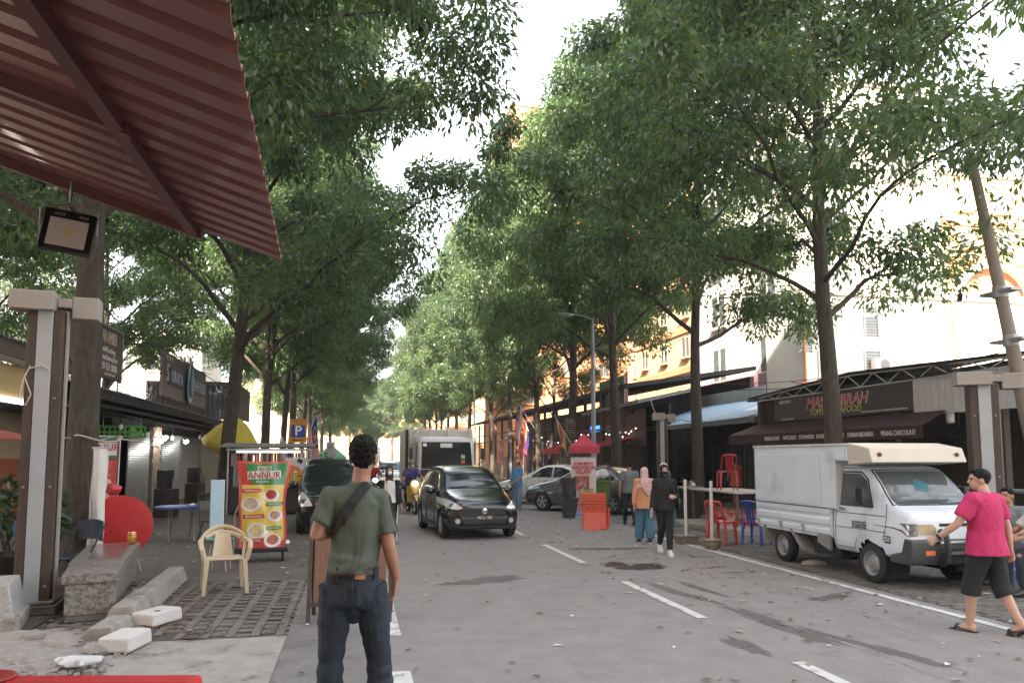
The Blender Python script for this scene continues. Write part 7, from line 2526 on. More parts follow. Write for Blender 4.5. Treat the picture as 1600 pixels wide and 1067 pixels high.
# ---------------------------------------------------------------- cream plastic armchair
def armchair(label, loc, rz, m, grp=None):
    t = thing('plastic_chair', label, 'chair', loc, rz, grp)
    mb = MB()
    mb.grid(lambda u, v: ((-.23 + .46 * u) * (1 - .08 * v), -.22 + .44 * v, .42 - .015 * math.sin(PI * u) * math.sin(PI * v) + (.012 if v < .05 else 0)), 14, 12, .016)
    mb.build('seat', m, t)
    # back: frame ring with a wide slot of two uprights
    mb = MB()
    C_ = lambda a, k=1.: V((math.sin(a) * .27 * k, .20 + .09 * math.cos(a) * 0 + .06 * abs(math.cos(a)), 0))
    arc = lambda u, z: V((-.27 + .54 * u, .19 + .10 * math.sin(PI * u) + (z - .42) * .22, z))
    mb.tube([arc(u, .64 + .16 * math.sin(PI * u) ** .6) for u in np.linspace(0, 1, 17)], [(.034, .012)] * 17, 10, flat=(0, 0, 1))
    mb.tube([arc(u, .60 + .13 * math.sin(PI * u) ** .6) for u in np.linspace(.1, .9, 13)], [(.03, .010)] * 13, 10, flat=(0, 0, 1))
    mb.build('top_rail', m, t)
    mb = MB()
    mb.grid(lambda u, v: tuple(arc(.5 + (u - .5) * (.34 + .16 * (1 - v)), .42 + .30 * v)), 8, 8, .012)
    mb.build('splat', m, t)
    for sx in (-1, 1):
        mb = MB()
        mb.tube([V((sx * .27, .19, .66)), V((sx * .30, .05, .655)), V((sx * .30, -.16, .63)), V((sx * .285, -.23, .57)), V((sx * .25, -.22, .42))], [(.03, .011)] * 5, 10, flat=(1, 0, 0))
        mb.build('armrest', m, t)
        for y, x1, y1 in ((-.2, .26, -.25), (.2, .25, .27)):
            mb = MB(); mb.hexa([(sx * x1 - .022, y1 - .022, 0), (sx * x1 + .022, y1 - .022, 0), (sx * x1 + .022, y1 + .022, 0), (sx * x1 - .022, y1 + .022, 0), (sx * .225 - .03, y - .03, .425), (sx * .225 + .03, y - .03, .425), (sx * .225 + .03, y + .03, .425), (sx * .225 - .03, y + .03, .425)])
            mb.build('leg', m, t, bevel=.006)
        mb = MB(); mb.tube([V((sx * .27, .19, .66)), V((sx * .25, .2, .42))], [(.03, .012)] * 2, 8); mb.build('back_stay', m, t)
    return t


q = G(347, 925)
armchair('cream plastic armchair standing on the grass pavers, facing the viewer', (q.x, q.y + .1, -.008), R(14), M('cream_plastic', (.5, .41, .29), .4, var=.06, sc=5))


def mono_chair(label, loc, rz, m, grp):
    t = thing('plastic_chair', label, 'chair', loc, rz, grp)
    mb = MB(); mb.grid(lambda u, v: ((-.21 + .42 * u), -.21 + .42 * v, .44 - .012 * math.sin(PI * u) * math.sin(PI * v)), 10, 10, .02); mb.build('seat', m, t)
    bk = lambda u, v: V(((-.19 + .38 * u) * (1 - .1 * v), .19 + .14 * v + .03 * math.sin(PI * u), .45 + .42 * v))
    mb = MB()
    mb.tube([bk(0, v) for v in np.linspace(0, .9, 8)] + [bk(u, 1 - .06 * abs(u - .5) * 2) for u in np.linspace(.08, .92, 9)] + [bk(1, v) for v in np.linspace(.9, 0, 8)], [(.022, .014)] * 25, 8); fr = mb.build('back_frame', m, t)
    each([lambda k, u=u: k.tube([bk(u + .06 * (1 - v) * (1 if u < .5 else -1) * (0 if abs(u - .5) < .1 else 1), v) for v in np.linspace(0, .97, 7)], [(.024, .009)] * 7, 8, flat=(1, 0, 0)) for u in (.3, .5, .7)], 'slat', m, t)
    each([lambda k, x=x, y=y: k.hexa([(x * 1.15 - .02, y * 1.2 - .02, 0), (x * 1.15 + .02, y * 1.2 - .02, 0), (x * 1.15 + .02, y * 1.2 + .02, 0), (x * 1.15 - .02, y * 1.2 + .02, 0), (x - .028, y - .028, .44), (x + .028, y - .028, .44), (x + .028, y + .028, .44), (x - .028, y + .028, .44)]) for x in (-.18, .18) for y in (-.18, .18)], 'leg', m, t, bevel=.005)
    return t


cr_ = M('chair_red', (.5, .035, .04), .35, var=.08, sc=5)
cb_ = M('chair_blue', (.02, .065, .33), .35, var=.08, sc=5)
q = G(1128, 851)
mono_chair('red plastic chair beside the white marker post, facing right', (q.x + .05, q.y + .1, 0), R(122), cr_, 'plastic chairs by the stall table')
q = G(1187, 852)
mono_chair('blue plastic chair behind the white pickup, facing right', (q.x + .05, q.y + .2, 0), R(125), cb_, 'plastic chairs by the stall table')
q = PX(1133, 772, 9.6)
mono_chair('red plastic chair standing on top of the stall table', (9.05, 17.4, .915), R(165), M('chair_darkred', (.3, .02, .03), .35), 'plastic chairs by the stall table')

# teal stool, pale blue panel
q = G(350, 893)
t = thing('stool', 'round teal stool with pale legs behind the cream chair', 'stool', (q.x - .1, q.y + .15, 0))
mb = MB(); mb.lathe([(0, .46), (.19, .46), (.2, .475), (.19, .49), (0, .49)], n=28); mb.build('seat', M('teal_seat', (.03, .25, .26), .4), t)
each([lambda m, a=a: m.cyl((.2 * math.cos(a), .2 * math.sin(a), 0), (.13 * math.cos(a), .13 * math.sin(a), .46), .012, n=6) for a in (.7, 2.3, 3.8, 5.4)], 'leg', cap_m_, t)
q = PY(348, 840, 13.9)
t = thing('panel', 'narrow pale blue board standing upright on the teal stool', 'board', (q.x, 13.2, .49), R(25))
mb = MB(); mb.bx(-.1, .1, -.02, .02, .0, .86); mb.build('board', M('panel_blue', (.36, .5, .58), .6, var=.08), t, bevel=.005)
mb = MB(); mb.bx(.1, .112, -.025, .025, .0, .86); mb.build('edge', white_m, t)
# ---------------------------------------------------------------- giant seasoning pouch on a trolley
q = G(405, 880)
T0 = V((q.x - .02, 13.5, 0))
t = thing('trolley', 'low black trolley on castors under the giant food pouch', 'trolley', tuple(T0), R(6))
mb = MB(); mb.bx(-.42, .42, -.25, .28, .15, .22); mb.build('deck', black_m, t, bevel=.01)
for x in (-.34, .34):
    for y in (-.2, .22):
        mb = MB(); mb.cyl((x - .02, y, .065), (x + .02, y, .065), .065, n=18); w = mb.build('caster', rubber, t); mb = MB(); mb.cyl((x - .024, y, .065), (x + .024, y, .065), .03, n=12); mb.build('hub', grey_metal, w)
mb = MB(); mb.tube([(-.45, .26, .2), (-.45, .3, .75), (-.38, .3, .95)], .016, 6); mb.build('handle', galv, t)
pz = lambda v: .225 + 1.42 * v
wd = lambda v: .37 + .075 * v ** 1.5 + .02 * math.cos(v * 5)


def pouch(u, v, d=-1):
    x = (u - .5) * 2
    bulge = (1 - x * x) ** .5 * (.17 * (1 - v) ** .7 + .03) if abs(x) < 1 else 0
    wr = .018 * math.sin(x * 9 + v * 6) * (1 - abs(x)) * (.4 + v * .3) + .015 * math.sin(v * 16 + x * 5) * (1 - abs(x)) * (1 - v)
    return V((x * wd(v) + .012 * math.sin(v * 9), d * (bulge + wr * (1 if d < 0 else 0)) + .02, pz(v) + .02 * x * x * (1 if v > .9 else 0) - .02 * (1 - x * x) * (1 if v < .1 else 0)))


t = thing('food_pouch', 'giant printed seasoning pouch with a green top and yellow front, on a trolley', 'pouch', tuple(T0), R(6))
mb = MB()
nu, nv = 30, 40
f = [[mb.bm.verts.new(pouch(i / nu, j / nv)) for j in range(nv + 1)] for i in range(nu + 1)]
bk = [[mb.bm.verts.new(pouch(i / nu, j / nv, 1)) for j in range(nv + 1)] for i in range(1, nu)]
bk = [f[0]] + bk + [f[nu]]


def zone(u, v):
    if u < .055 or u > .945 or v > .965 or v < .07: return 0
    if v > .735:
        return 3 if u < .17 or (u < .3 and v < .735 + (.3 - u) * .6) else 1
    return 2


for i in range(nu):
    for j in range(nv):
        mb.mi = zone((i + .5) / nu, (j + .5) / nv)
        mb.face([f[i][j], f[i + 1][j], f[i + 1][j + 1], f[i][j + 1]])
        mb.mi = 0
        mb.face([bk[i][j], bk[i][j + 1], bk[i + 1][j + 1], bk[i + 1][j]])
pcol = lambda n, c: M(n, c, .3, var=.08, sc=5, coat=.3)
pm = mb.build('pouch', [pcol('print_red', (.5, .07, .06)), pcol('print_dkgreen', (.015, .2, .06)), pcol('print_yellow', (.55, .42, .08)), pcol('print_red2', (.42, .035, .03))], t, smooth=60)
bvp = bvh_of(pm.data)
W2 = lambda x, z: (x, -1, pz(z))


def pr(name, pts, m, o_=.006, parent=pm):
    return decal(bvp, [W2(x, z) for x, z in pts], (0, 1, 0), o_, .05).build(name, m, parent)


rect = lambda x0, x1, z0, z1, s=0.: [(x0, z0), (x1, z0 + s), (x1, z1 + s), (x0, z1)]
pl = pr('name_panel', rect(-.26, .28, .79, .885, .008), pcol('print_white', (.62, .6, .58)))
pr('crest', rect(-.1, .12, .895, .945), pcol('print_pale', (.45, .55, .45)), .006)
pr('crest', rect(-.085, .105, .902, .938), pcol('print_grey', (.16, .2, .17)), .009)
yf = lambda x, z: (bvp.ray_cast(V((x, -2, pz(z))), V((0, 1, 0)))[0] or V((x, -.1, pz(z)))).y - .02
text('ANNUR', .17, M('letter_maroon'), pl, (.01, yf(.01, .84) - .012, pz(.838)), FRONT, sx=.9, ext=.004)
text('BRIYANI', .05, txt_white, pl, (-.02, yf(0, .765) - .005, pz(.763)), FRONT, sx=1.1)
text('PES', .06, txt_white, pl, (.01, yf(.01, .92) - .008, pz(.92)), FRONT, sx=1.1)
for (x0, x1, z, m, s_) in ((-.34, -.02, .635, 'print_red2', 'NASI BRIYANI'), (.05, .33, .475, 'print_dkgreen', 'BERIANI DAGING'), (-.31, .03, .335, 'print_red2', 'BERIANI KAMBING'), (.06, .31, .195, 'print_dkgreen', 'BRIYANI'), (-.22, .03, .06, 'print_red2', 'AYAM TANDOORI')):
    g = pr('caption', rect(x0, x1, z, z + .042, .008), MATS[m], .008)
    text(s_, .042, txt_white, g, ((x0 + x1) / 2, yf((x0 + x1) / 2, z) - .006, pz(z + .022)), FRONT, sx=min(1, (x1 - x0) / (len(s_) * .030)))
cir = lambda x, z, a, b: [(x + a * math.cos(k), z + b * math.sin(k)) for k in np.linspace(0, 6.283, 19)[:-1]]
for (x, z, a, c) in ((.13, .6, .13, (.3, .03, .02)), (-.19, .5, .16, (.42, .33, .24)), (.2, .36, .12, (.36, .2, .14)), (-.08, .19, .17, (.5, .4, .22)), (.17, .075, .14, (.33, .08, .05))):
    pr('plate', cir(x, z, a, a * .55), MATS['print_white'], .005)
    pr('dish', cir(x, z + .012, a * .68, a * .42), M('dish_%d' % int(x * 100), c, .5, var=.6, sc=22), .009)
t = thing('sticker_disc', 'small white oval label leaning at the foot of the giant pouch', 'label', tuple(T0 + V((.43, -.1, .22))))
mb = MB(); mb.lathe([(0, -.006), (.035, -.006), (.035, .006), (0, .006)], (0, 0, .08), 20, 'Y'); mb.build('disc', white_m, t, rot=(0, 0, R(20)))

# easel with a dark wood board beside the man
t = thing('easel', 'dark wooden A-frame menu board standing beside the man in green', 'easel', (-.02, 8.45, -.012), R(-4))
for x in (-.42, .42):
    mb = MB(); mb.hexa([(x - .02, -.2, 0), (x + .02, -.2, 0), (x + .02, -.17, 0), (x - .02, -.17, 0), (x - .02, -.02, 1.08), (x + .02, -.02, 1.08), (x + .02, .01, 1.08), (x - .02, .01, 1.08)]); mb.build('leg', wood_dk, t)
    mb = MB(); mb.hexa([(x - .02, .3, 0), (x + .02, .3, 0), (x + .02, .33, 0), (x - .02, .33, 0), (x - .02, .01, 1.08), (x + .02, .01, 1.08), (x + .02, .04, 1.08), (x - .02, .04, 1.08)]); mb.build('leg', wood_dk, t)
mb = MB()
for k in range(4): mb.box((-.285 + k * .19, -.1, .6), (.18, .016, .78), (R(-9.5), 0, 0))
mb.build('board', M('board_wood', (.16, .085, .055), .6, var=.3, sc=3, stretch=(9, 9, 1)), t, bevel=.004)
each([lambda m: m.bx(-.42, .42, -.185, -.15, .18, .22), lambda m: m.bx(-.42, .42, -.035, .0, 1.0, 1.04)], 'rail', wood_dk, t)

# ---------------------------------------------------------------- food stall with silver frame, parasol, sign, flag
t = thing('food_stall', 'silver framed food stall with hanging packets and a canvas roof left of the people carrier', 'food stall', (-2.6, 25, 0))
each([lambda m, x=x, y=y: m.cyl((x, y, 0), (x, y, 2.0), .03, n=8) for x in (-1.15, 1.15) for y in (-.9, .9)], 'post', galv, t)
mb = MB()
for y in (-.92, .92): mb.bx(-1.2, 1.2, y - .025, y + .025, 1.92, 1.98)
for x in (-1.17, 1.17): mb.bx(x - .025, x + .025, -.9, .9, 1.92, 1.98)
mb.build('rail', galv, t)
mb = MB(); mb.grid(lambda u, v: (-1.35 + 2.75 * u, -1.15 + 2.3 * v, 2.02 + .12 * math.sin(PI * v) + .03 * noise.noise(V((u * 6, v * 6, 1)))), 18, 12, .015); mb.build('canvas_roof', M('canvas_grey', (.2, .19, .18), .8, var=.25, sc=3), t)
mb = MB(); mb.bx(-1.1, 1.1, -.85, .85, .05, .8); mb.build('counter', M('counter_dark', (.03, .028, .03), .6), t, bevel=.02)
mb = MB(); mb.bx(-.9, .95, -.99, -.955, 1.86, 1.9); mb.build('tube_light', M('tube_dim', (.85, .9, .9), .5, emit=.8), t)
r = random.Random(13)
pal = [(.35, .05, .05), (.1, .02, .02), (.5, .48, .45), (.06, .05, .05), (.4, .12, .06), (.14, .1, .09), (.3, .25, .24)]
hp = [M('packet_%d' % i, c, .45, var=.4, sc=9) for i, c in enumerate(pal)]
for k in range(26):
    x = -1.08 + k * .085
    mb = MB(); z = 1.86; l_ = r.uniform(.3, .75); mb.box((x, r.uniform(-.85, -.4), z - l_ / 2), (.075, .02, l_), (0, 0, r.uniform(-.4, .4))); mb.build('packet', hp[r.randrange(7)], t, bevel=.004)
mb = MB(); mb.box((.82, -.93, 1.5), (.6, .02, .42)); pb = mb.build('poster', M('poster_white', (.55, .55, .6), .5), t)
mb = MB(); mb.prism([(.53, -.945, 1.3), (1.0, -.945, 1.3), (.9, -.945, 1.42), (.53, -.945, 1.52)], (0, -.004, 0)); mb.build('orange_print', M('print_orange', (.6, .15, .05), .5), pb)
mb = MB(); mb.box((.95, -.948, 1.6), (.16, .006, .12), (0, .6, 0)); mb.build('dark_print', txt_black, pb)
ycr = M('crate_yellow', (.55, .36, .03), .5, var=.12, sc=6)
for k, (x, z) in enumerate(((.55, .82), (.95, .82), (.58, 1.06), (.98, 1.06))):
    c = thing('crate', ('yellow crate at the lower left of the stack on the food stall', 'yellow crate at the lower right of the stack on the food stall', 'yellow crate at the upper left of the stack on the food stall', 'yellow crate at the upper right of the stack on the food stall')[k], 'crate', (-2.6 + x, 24.3, z - .015), 0, 'yellow crates on the food stall')
    mb = MB(); mb.bx(-.18, .18, -.2, .2, .0, .2); mb.bx(-.19, .19, -.21, .21, .18, .225); mb.build('box', ycr, c, bevel=.01)
    mb = MB(); mb.box((0, -.206, .1), (.2, .008, .06)); mb.build('handle', M('slot_brown', (.2, .1, .02), .7), c)
mbx = thing('black_box', 'black cash box on the food stall beside the yellow crates', 'box', (-1.75, 24.25, .805))
mb = MB(); mb.bx(-.25, .25, -.2, .2, 0, .02 + .0); mb.build('base', black_m, mbx); mb = MB(); mb.bx(-.1, .1, -.15, .15, .02, .2); mb.build('lid', M('lid_grey', (.1, .1, .11), .5), mbx, bevel=.01)


def parasol(label, loc, r_, h, col, tilt=(0, 0), grp='market parasols', n=8, sag=.42, pole=True):
    t = thing('parasol', label, 'parasol', loc, 0, grp)
    m = M('parasol_' + col[0], col[1], .75, var=.1, sc=4)
    mb = MB()
    E_ = Euler((tilt[0], tilt[1], 0)).to_matrix()
    top = V((0, 0, h))
    rings = []
    for j in range(7):
        u = j / 6
        ring = []
        for k in range(n * 4):
            a = 2 * PI * k / (n * 4)
            sc_ = 1 - .07 * (1 - abs(math.cos(a * n / 2))) * 0 - .06 * (math.sin(a * n / 2) ** 2) * u
            ring.append(top + E_ @ V((r_ * u * sc_ * math.cos(a), r_ * u * sc_ * math.sin(a), -sag * u ** 1.6 - .03 * math.sin(a * n / 2) ** 2 * u)))
        rings.append(mb.vs(ring))
    for a, b in zip(rings, rings[1:]):
        for k in range(n * 4): mb.face([a[k], a[(k + 1) % (n * 4)], b[(k + 1) % (n * 4)], b[k]])
    solid(mb.build('canopy', m, t, smooth=30), .006)
    mb = MB(); mb.cyl((0, 0, 0), top + V((0, 0, .05)), .025, n=10); mb.build('pole', grey_metal, t)
    mb = MB(); mb.lathe([(0, 0), (.24, 0), (.22, .08), (.06, .12), (0, .12)], n=20); mb.build('base', concrete_d, t)
    return t


q = PX(375, 700, -4.35)
parasol('yellow parasol tilted beside the leaning tree trunk', (-3.95, 27.2, 0), 1.0, 3.05, ('yellow', (.5, .4, .05)), (R(16), R(14)), sag=1.0)
parasol('small red parasol under the yellow one', (-3.9, 26.9, 0), .6, 2.1, ('red', (.4, .04, .04)), (0, R(12)))

Yp = 30.0
a, b, c = PY(453, 655, Yp), PY(480, 655, Yp), PY(453, 691, Yp)
t = thing('parking_sign', 'orange parking sign with a blue P panel and a black arrow', 'sign', ((a.x + b.x) / 2, Yp, 0), R(3))
w, h, z0 = (b.x - a.x), (a.z - c.z), c.z
mb = MB(); mb.bx(-w / 2, w / 2, -.04, .04, z0, z0 + h); bd = mb.build('board', M('sign_orange', (.62, .28, .03), .5, var=.06), t, bevel=.01)
mb = MB(); mb.bx(-w / 2 - .02, -w / 2, -.05, .05, z0, z0 + h + .02); mb.bx(-w / 2, w / 2 + .02, -.05, .05, z0 + h, z0 + h + .02); mb.build('edge', cap_m_, bd)
mb = MB(); mb.bx(-w * .41, w * .41, -.048, -.042, z0 + h * .22, z0 + h * .75); bp_ = mb.build('blue_panel', M('sign_blue', (.02, .05, .3), .5), bd)
text('P', h * .58, txt_white, bp_, (0, -.053, z0 + h * .49), FRONT, sx=1.0, off=.012)
text('SELAMAT DATANG\nWELCOME', h * .085, M('letter_maroon'), bd, (0, -.045, z0 + h * .87), FRONT, sx=.85)
mb = MB(); mb.prism([(x * w, -.046, z0 + h * z) for x, z in ((-.38, .115), (-.2, .17), (-.2, .135), (.38, .13), (.38, .095), (-.2, .095), (-.2, .06))], (0, -.004, 0)); mb.build('arrow', txt_black, bd, smooth=0)
each([lambda m, x=x: m.cyl((x, .06, 0), (x, .06, z0 + h * .8), .03, n=8) for x in (-w * .3, w * .3)], 'leg', grey_metal, t)
mb = MB(); mb.ell((.05, 0, z0 + h + .09), (.06, .06, .08), n=12); mb.build('lamp', M('lamp_amber', (.5, .3, .2), .3), t)


def flag(label, p0, p1, bands, size, hang, name_cols, grp, canton=False):
    """flag drooping from a pole p0->p1; bands listed along the hoist"""
    t = thing('flag', label, 'flag', tuple(p0), 0, grp)
    d = V(p1) - V(p0)
    mb = MB(); mb.cyl((0, 0, 0), d, .016, n=8); mb.build('pole', galv, t)
    e = d.normalized()
    H_, L_ = size
    nb = len(bands)
    hang = V(hang)
    side = e.cross(V((0, 0, 1))).normalized()

    def fp(u, v):  # u along fly, v along hoist
        return d - e * H_ * (1 - v) + hang * L_ * u + side * (.07 * math.sin(u * 7 + v * 2.5) * u + .04 * math.sin(v * 9 + u * 3) * u) + e * (-.12 * u * (v - .5)) * H_
    NU = 16
    mb = MB()
    mats = []
    for m in bands:
        if m not in mats: mats.append(m)
    g = [[mb.bm.verts.new(fp(i / NU, j / nb)) for j in range(nb + 1)] for i in range(NU + 1)]
    for i in range(NU):
        for j in range(nb):
            mb.mi = mats.index(bands[j])
            if canton and i < NU * .5 and j >= nb * .45:
                if canton not in mats: mats.append(canton)
                mb.mi = mats.index(canton)
            mb.face([g[i][j], g[i + 1][j], g[i + 1][j + 1], g[i][j + 1]])
    c = mb.build('cloth', mats, t, smooth=60, fix=False)
    if canton:
        ym = M('flag_yellow', (.55, .42, .05), .8)
        for side_ in (-1, 1):
            mb = MB()
            P = lambda a, r_: fp(.25 + r_ * math.cos(a) * .6, .72 + r_ * math.sin(a) * 1.0) + side * .012 * side_
            mb.poly([P(k, .17) for k in np.linspace(.7, 5.58, 14)] + [P(k, .13) for k in np.linspace(5.3, .98, 12)])
            st = []
            for k in range(28): st.append(fp(.37 + (.09 if k % 2 else .04) * math.cos(k * .2244), .72 + (.15 if k % 2 else .07) * math.sin(k * .2244)) + side * .012 * side_)
            mb.poly(st)
            mb.build('crescent_and_star', ym, c, smooth=0, fix=False)
    return t


fr_, fw_, fb_ = M('flag_red', (.45, .03, .04), .8), M('flag_white', (.6, .58, .58), .8), M('flag_blue', (.02, .025, .16), .8)
fy_ = M('flag_yellow', (.55, .42, .05), .8)
mal = [fr_, fw_] * 7
p0 = PY(474, 700, 31); p1 = PY(494, 648, 31)
flag('red and white striped flag with a blue canton beside the parking sign', p0, p1, mal, (1.0, 1.75), (.12, -.1, -1), None, 'striped flags', fb_)
p0 = PX(837, 671, 9.35); p1 = PX(809, 630, 9.25)
flag('red and white striped flag with a blue canton on the right pavement', p0, p1, mal, (1.3, 1.9), (-.05, .1, -1), None, 'striped flags', fb_)
q = PX(826, 668, 9.2)
flag('tricolour flag of blue, yellow and red under the striped flag', (q.x, q.y, q.z - .2), (q.x - .1, q.y + .6, q.z + .45), [fb_, fb_, fy_, fr_, fr_], (.9, 1.7), (-.0, .1, -1), None, 'tricolour flags')
p0 = PX(893, 694, 9.4); p1 = PX(866, 648, 9.3)
flag('long yellow, red and blue flag hanging on a slanted pole near the red canopy', p0, p1, [fy_, fr_, fr_, fy_, fb_], (1.6, 1.3), (.1, -.3, -1), None, 'tricolour flags')
for k, (px, py, w_, h_, lab) in enumerate(((783, 705, 1.3, 1.5, 'faded red cloth hung to the left of the far capped post'), (815, 700, 1.1, 1.7, 'darker red cloth hung to the right of the far capped post'))):
    q = PX(px, py, 9.6)
    t = thing('hanging_cloth', lab, 'cloth', tuple(q), 0, 'red cloths at the dark hall')
    mb = MB(); mb.grid(lambda u, v: (.08 * math.sin(v * 11), w_ * (.5 - u), -h_ / 2 + h_ * v + .1 * math.sin(PI * u) * (v - 1)), 14, 10, .01); mb.build('cloth', M('cloth_fadedred%d' % k, ((.42, .14, .13), (.32, .06, .06))[k], .85), t)
    mb = MB(); mb.cyl((0, -w_ / 2, h_ / 2 + .01), (0, w_ / 2, h_ / 2 + .01), .02); mb.cyl((0, -w_ / 2, h_ / 2), (0, -w_ / 2, -q.z), .02); mb.cyl((0, w_ / 2, h_ / 2), (0, w_ / 2, -q.z), .02); mb.build('line', grey_metal, t)

# green tent, notice pillar and shrub in the far left
t = thing('tent', 'small green pyramid tent far down the left side of the road', 'tent', (-1.9, 62, 0))
gm = M('tent_green', (.07, .26, .14), .7, var=.1)
mb = MB(); mb.lathe([(.06, 3.0), (.5, 2.45), (1.7, 1.75), (1.75, 1.55)], n=4); mb.build('roof', gm, t, rot=(0, 0, PI / 4), smooth=0)
each([lambda m, x=x, y=y: m.cyl((x, y, 0), (x, y, 1.8), .03, n=6) for x in (-1.15, 1.15) for y in (-1.15, 1.15)], 'leg', white_m, t)
mb = MB(); mb.bx(.2, .9, -1.0, -.9, .2, 1.4); mb.build('menu_board', M('menu_dark', (.05, .05, .06), .6, var=.8, sc=9), t)
q = PY(516, 715, 40)
t = thing('notice_pillar', 'grey notice pillar in front of the green tent', 'pillar', (q.x, 40, 0))
mb = MB(); mb.bx(-.3, .3, -.2, .2, 0, 2.1); mb.bx(-.2, .2, -.15, .15, 2.1, 2.5); p_ = mb.build('pillar', M('pillar_grey', (.4, .39, .38), .8), t, bevel=.02)
mb = MB(); mb.bx(-.18, .18, -.215, -.2, 1.0, 1.7); mb.bx(-.12, .12, -.165, -.15, 2.15, 2.4); mb.build('notice', M('notice_grey', (.24, .24, .24), .8, var=.3), p_)
q = PY(497, 715, 38)
t = thing('potted_plant', 'bushy shrub beside the grey notice pillar', 'plant', (q.x, 38, 0))
mb = MB(); mb.lathe([(0, 0), (.25, 0), (.32, .4), (.28, .4), (0, .36)], n=16); mb.build('pot', concrete_d, t)
lm = leaves_mesh('foliage', [(0, 0, 1.2), (.3, 0, 1.5), (-.3, .1, 1.4)], [(.45, .45, .5)] * 3, 170, .16, 9); lm.materials.append(leaf); link('foliage', lm, None, t)
mb = MB(); mb.tube([(0, 0, .35), (.03, 0, .8), (0, 0, 1.3)], [.03, .025, .015], 6); mb.build('stem', bark, t)

# ---------------------------------------------------------------- right: lamp posts, banner stand, barrier, bins, canopy
def lamp_post(label, x, y, h, arm, z=.1):
    t = thing('street_lamp', label, 'street lamp', (x, y, z), 0, 'street lamps')
    mb = MB(); mb.tube([(0, 0, 0), (0, 0, h * .55), (0, 0, h)], [.1, .085, .05], 12); mb.cyl((0, 0, 0), (0, 0, .5), .13, .13, 12); mb.build('pole', M('lamp_grey', (.27, .3, .33), .5, metal=.3, var=.1), t)
    mb = MB(); mb.tube([(0, 0, h - .05), (arm * .5, 0, h + .1), (arm, 0, h + .12)], [.035, .03, .03], 8); mb.build('arm', M('lamp_grey'), t)
    mb = MB(); mb.ell((arm * 1.15, 0, h + .1), (.4, .14, .07), n=16); mb.build('lamp_head', M('lamp_head', (.5, .5, .5), .5), t)
    return t


lamp_post('tall grey street lamp behind the small red canopy on the right', 8.95, 27.8, 7.0, -1.0)
lamp_post('street lamp standing among the left hand trees', -4.9, 33, 8.3, 1.2, -.01)
lamp_post('far street lamp on the right beyond the twin stemmed tree', 9.0, 58, 7.6, -1.2)
t = thing('utility_pole', 'leaning pale concrete utility pole at the upper right', 'pole', (11.5, 11.0, .0))
a, b = PX(1590, 580, 11.5), PX(1515, 235, 11.5)
d = (b - a)
f0 = a - d * (a.z / d.z)
t.location = f0
mb = MB(); mb.tube([V((0, 0, 0)), b - f0], [.15, .08], 14); mb.build('pole', M('pole_concrete', (.22, .185, .15), .8, var=.1, sc=3), t)
for k in (.62, .5):
    mb = MB()
    c = (b - f0) * k; mb.box(c, (.24, .7, .05)); mb.cyl(c - V((0, 0, .1)), c + V((0, 0, .1)), .135, n=14)
    mb.build('bracket', grey_metal, t)

# overhead cables
def cable(name, label, pts, sag, r_=.012, m=black_m, grp='overhead cables'):
    P = []
    for a, b in zip(pts, pts[1:]):
        for k in range(12):
            u = k / 12
            P.append(V(a).lerp(V(b), u) - V((0, 0, sag * 4 * u * (1 - u))))
    P.append(V(pts[-1]))
    mb = MB(); mb.tube(P, r_, 5)
    return tag(mb.build(name, m), label, 'cable', grp)


cable('cable', 'upper black cable running from the leaning pole across the white block', [PX(1590, 545, 11.5), PX(1300, 590, 13.5), PX(1090, 598, 15.5)], .1)
cable('cable', 'lower black cable running from the leaning pole along the shop roofs', [PX(1592, 556, 11.5), PX(1300, 604, 13.6), PX(940, 607, 13)], .12)
cable('cable', 'black cable slanting down from the tree crown past the brown rooftop sign', [PX(150, 470, -6.2), PX(265, 548, -6.4), PX(420, 640, -6.5)], .2, .018)
cable('cable', 'dark cable crossing in front of the white and blue tower', [PX(150, 505, -6.0), PX(330, 585, -6.2)], .1, .015)
cable('cable', 'thin cable rising from the shop roof to the big rooftop sign', [PX(180, 596, -6.5), PX(258, 560, -6.9)], .05, .014)
cable('cable', 'thin wire spanning the street high between the tree rows', [V((-4.1, 36, 9.2)), V((10, 34.6, 9.4))], .25, .012)
cable('cable', 'wire running along the right hand trees above the dark hall roof', [V((10.2, 21.5, 5.6)), V((9.95, 28, 5.4)), V((10, 34.6, 5.5)), V((10.1, 41.5, 5.2))], .2, .012)
cable('cable', 'black wire looping along the eave of the blue roofed stall', [V((12.7, 22.4, 3.1)), V((12.6, 28, 3.2)), V((12.3, 33, 4.0))], .18)
cable('cable', 'grey wire sagging between the capped post and the maroon shop eave', [V((9.45, 22.4, 3.05)), V((12.0, 29.5, 4.1))], .25, .012, grey_metal)
cable('cable', 'thin wires drooping from the street lamp to the dark hall roof', [V((8.95, 27.8, 5.2)), V((11.7, 33, 4.9)), V((11.7, 45, 4.9))], .35, .012)
mb = MB()
for k in range(26):
    z = 1.3 + k * .085
    mb.tube([(.235 * math.cos(a), .235 * math.sin(a), .03 * math.sin(a + k)) + V((0, 0, z)) if False else V((.24 * math.cos(a), .24 * math.sin(a), z + .03 * math.sin(a + k))) for a in np.linspace(0, 2 * PI, 14)], .012, 5, cap=False)
w_ = mb.build('wound_cord', M('rope_pale'), None, (10.0, 34.6, .1)); tag(w_, 'pale cord wound many times round the street tree behind the red canopy', 'cord')

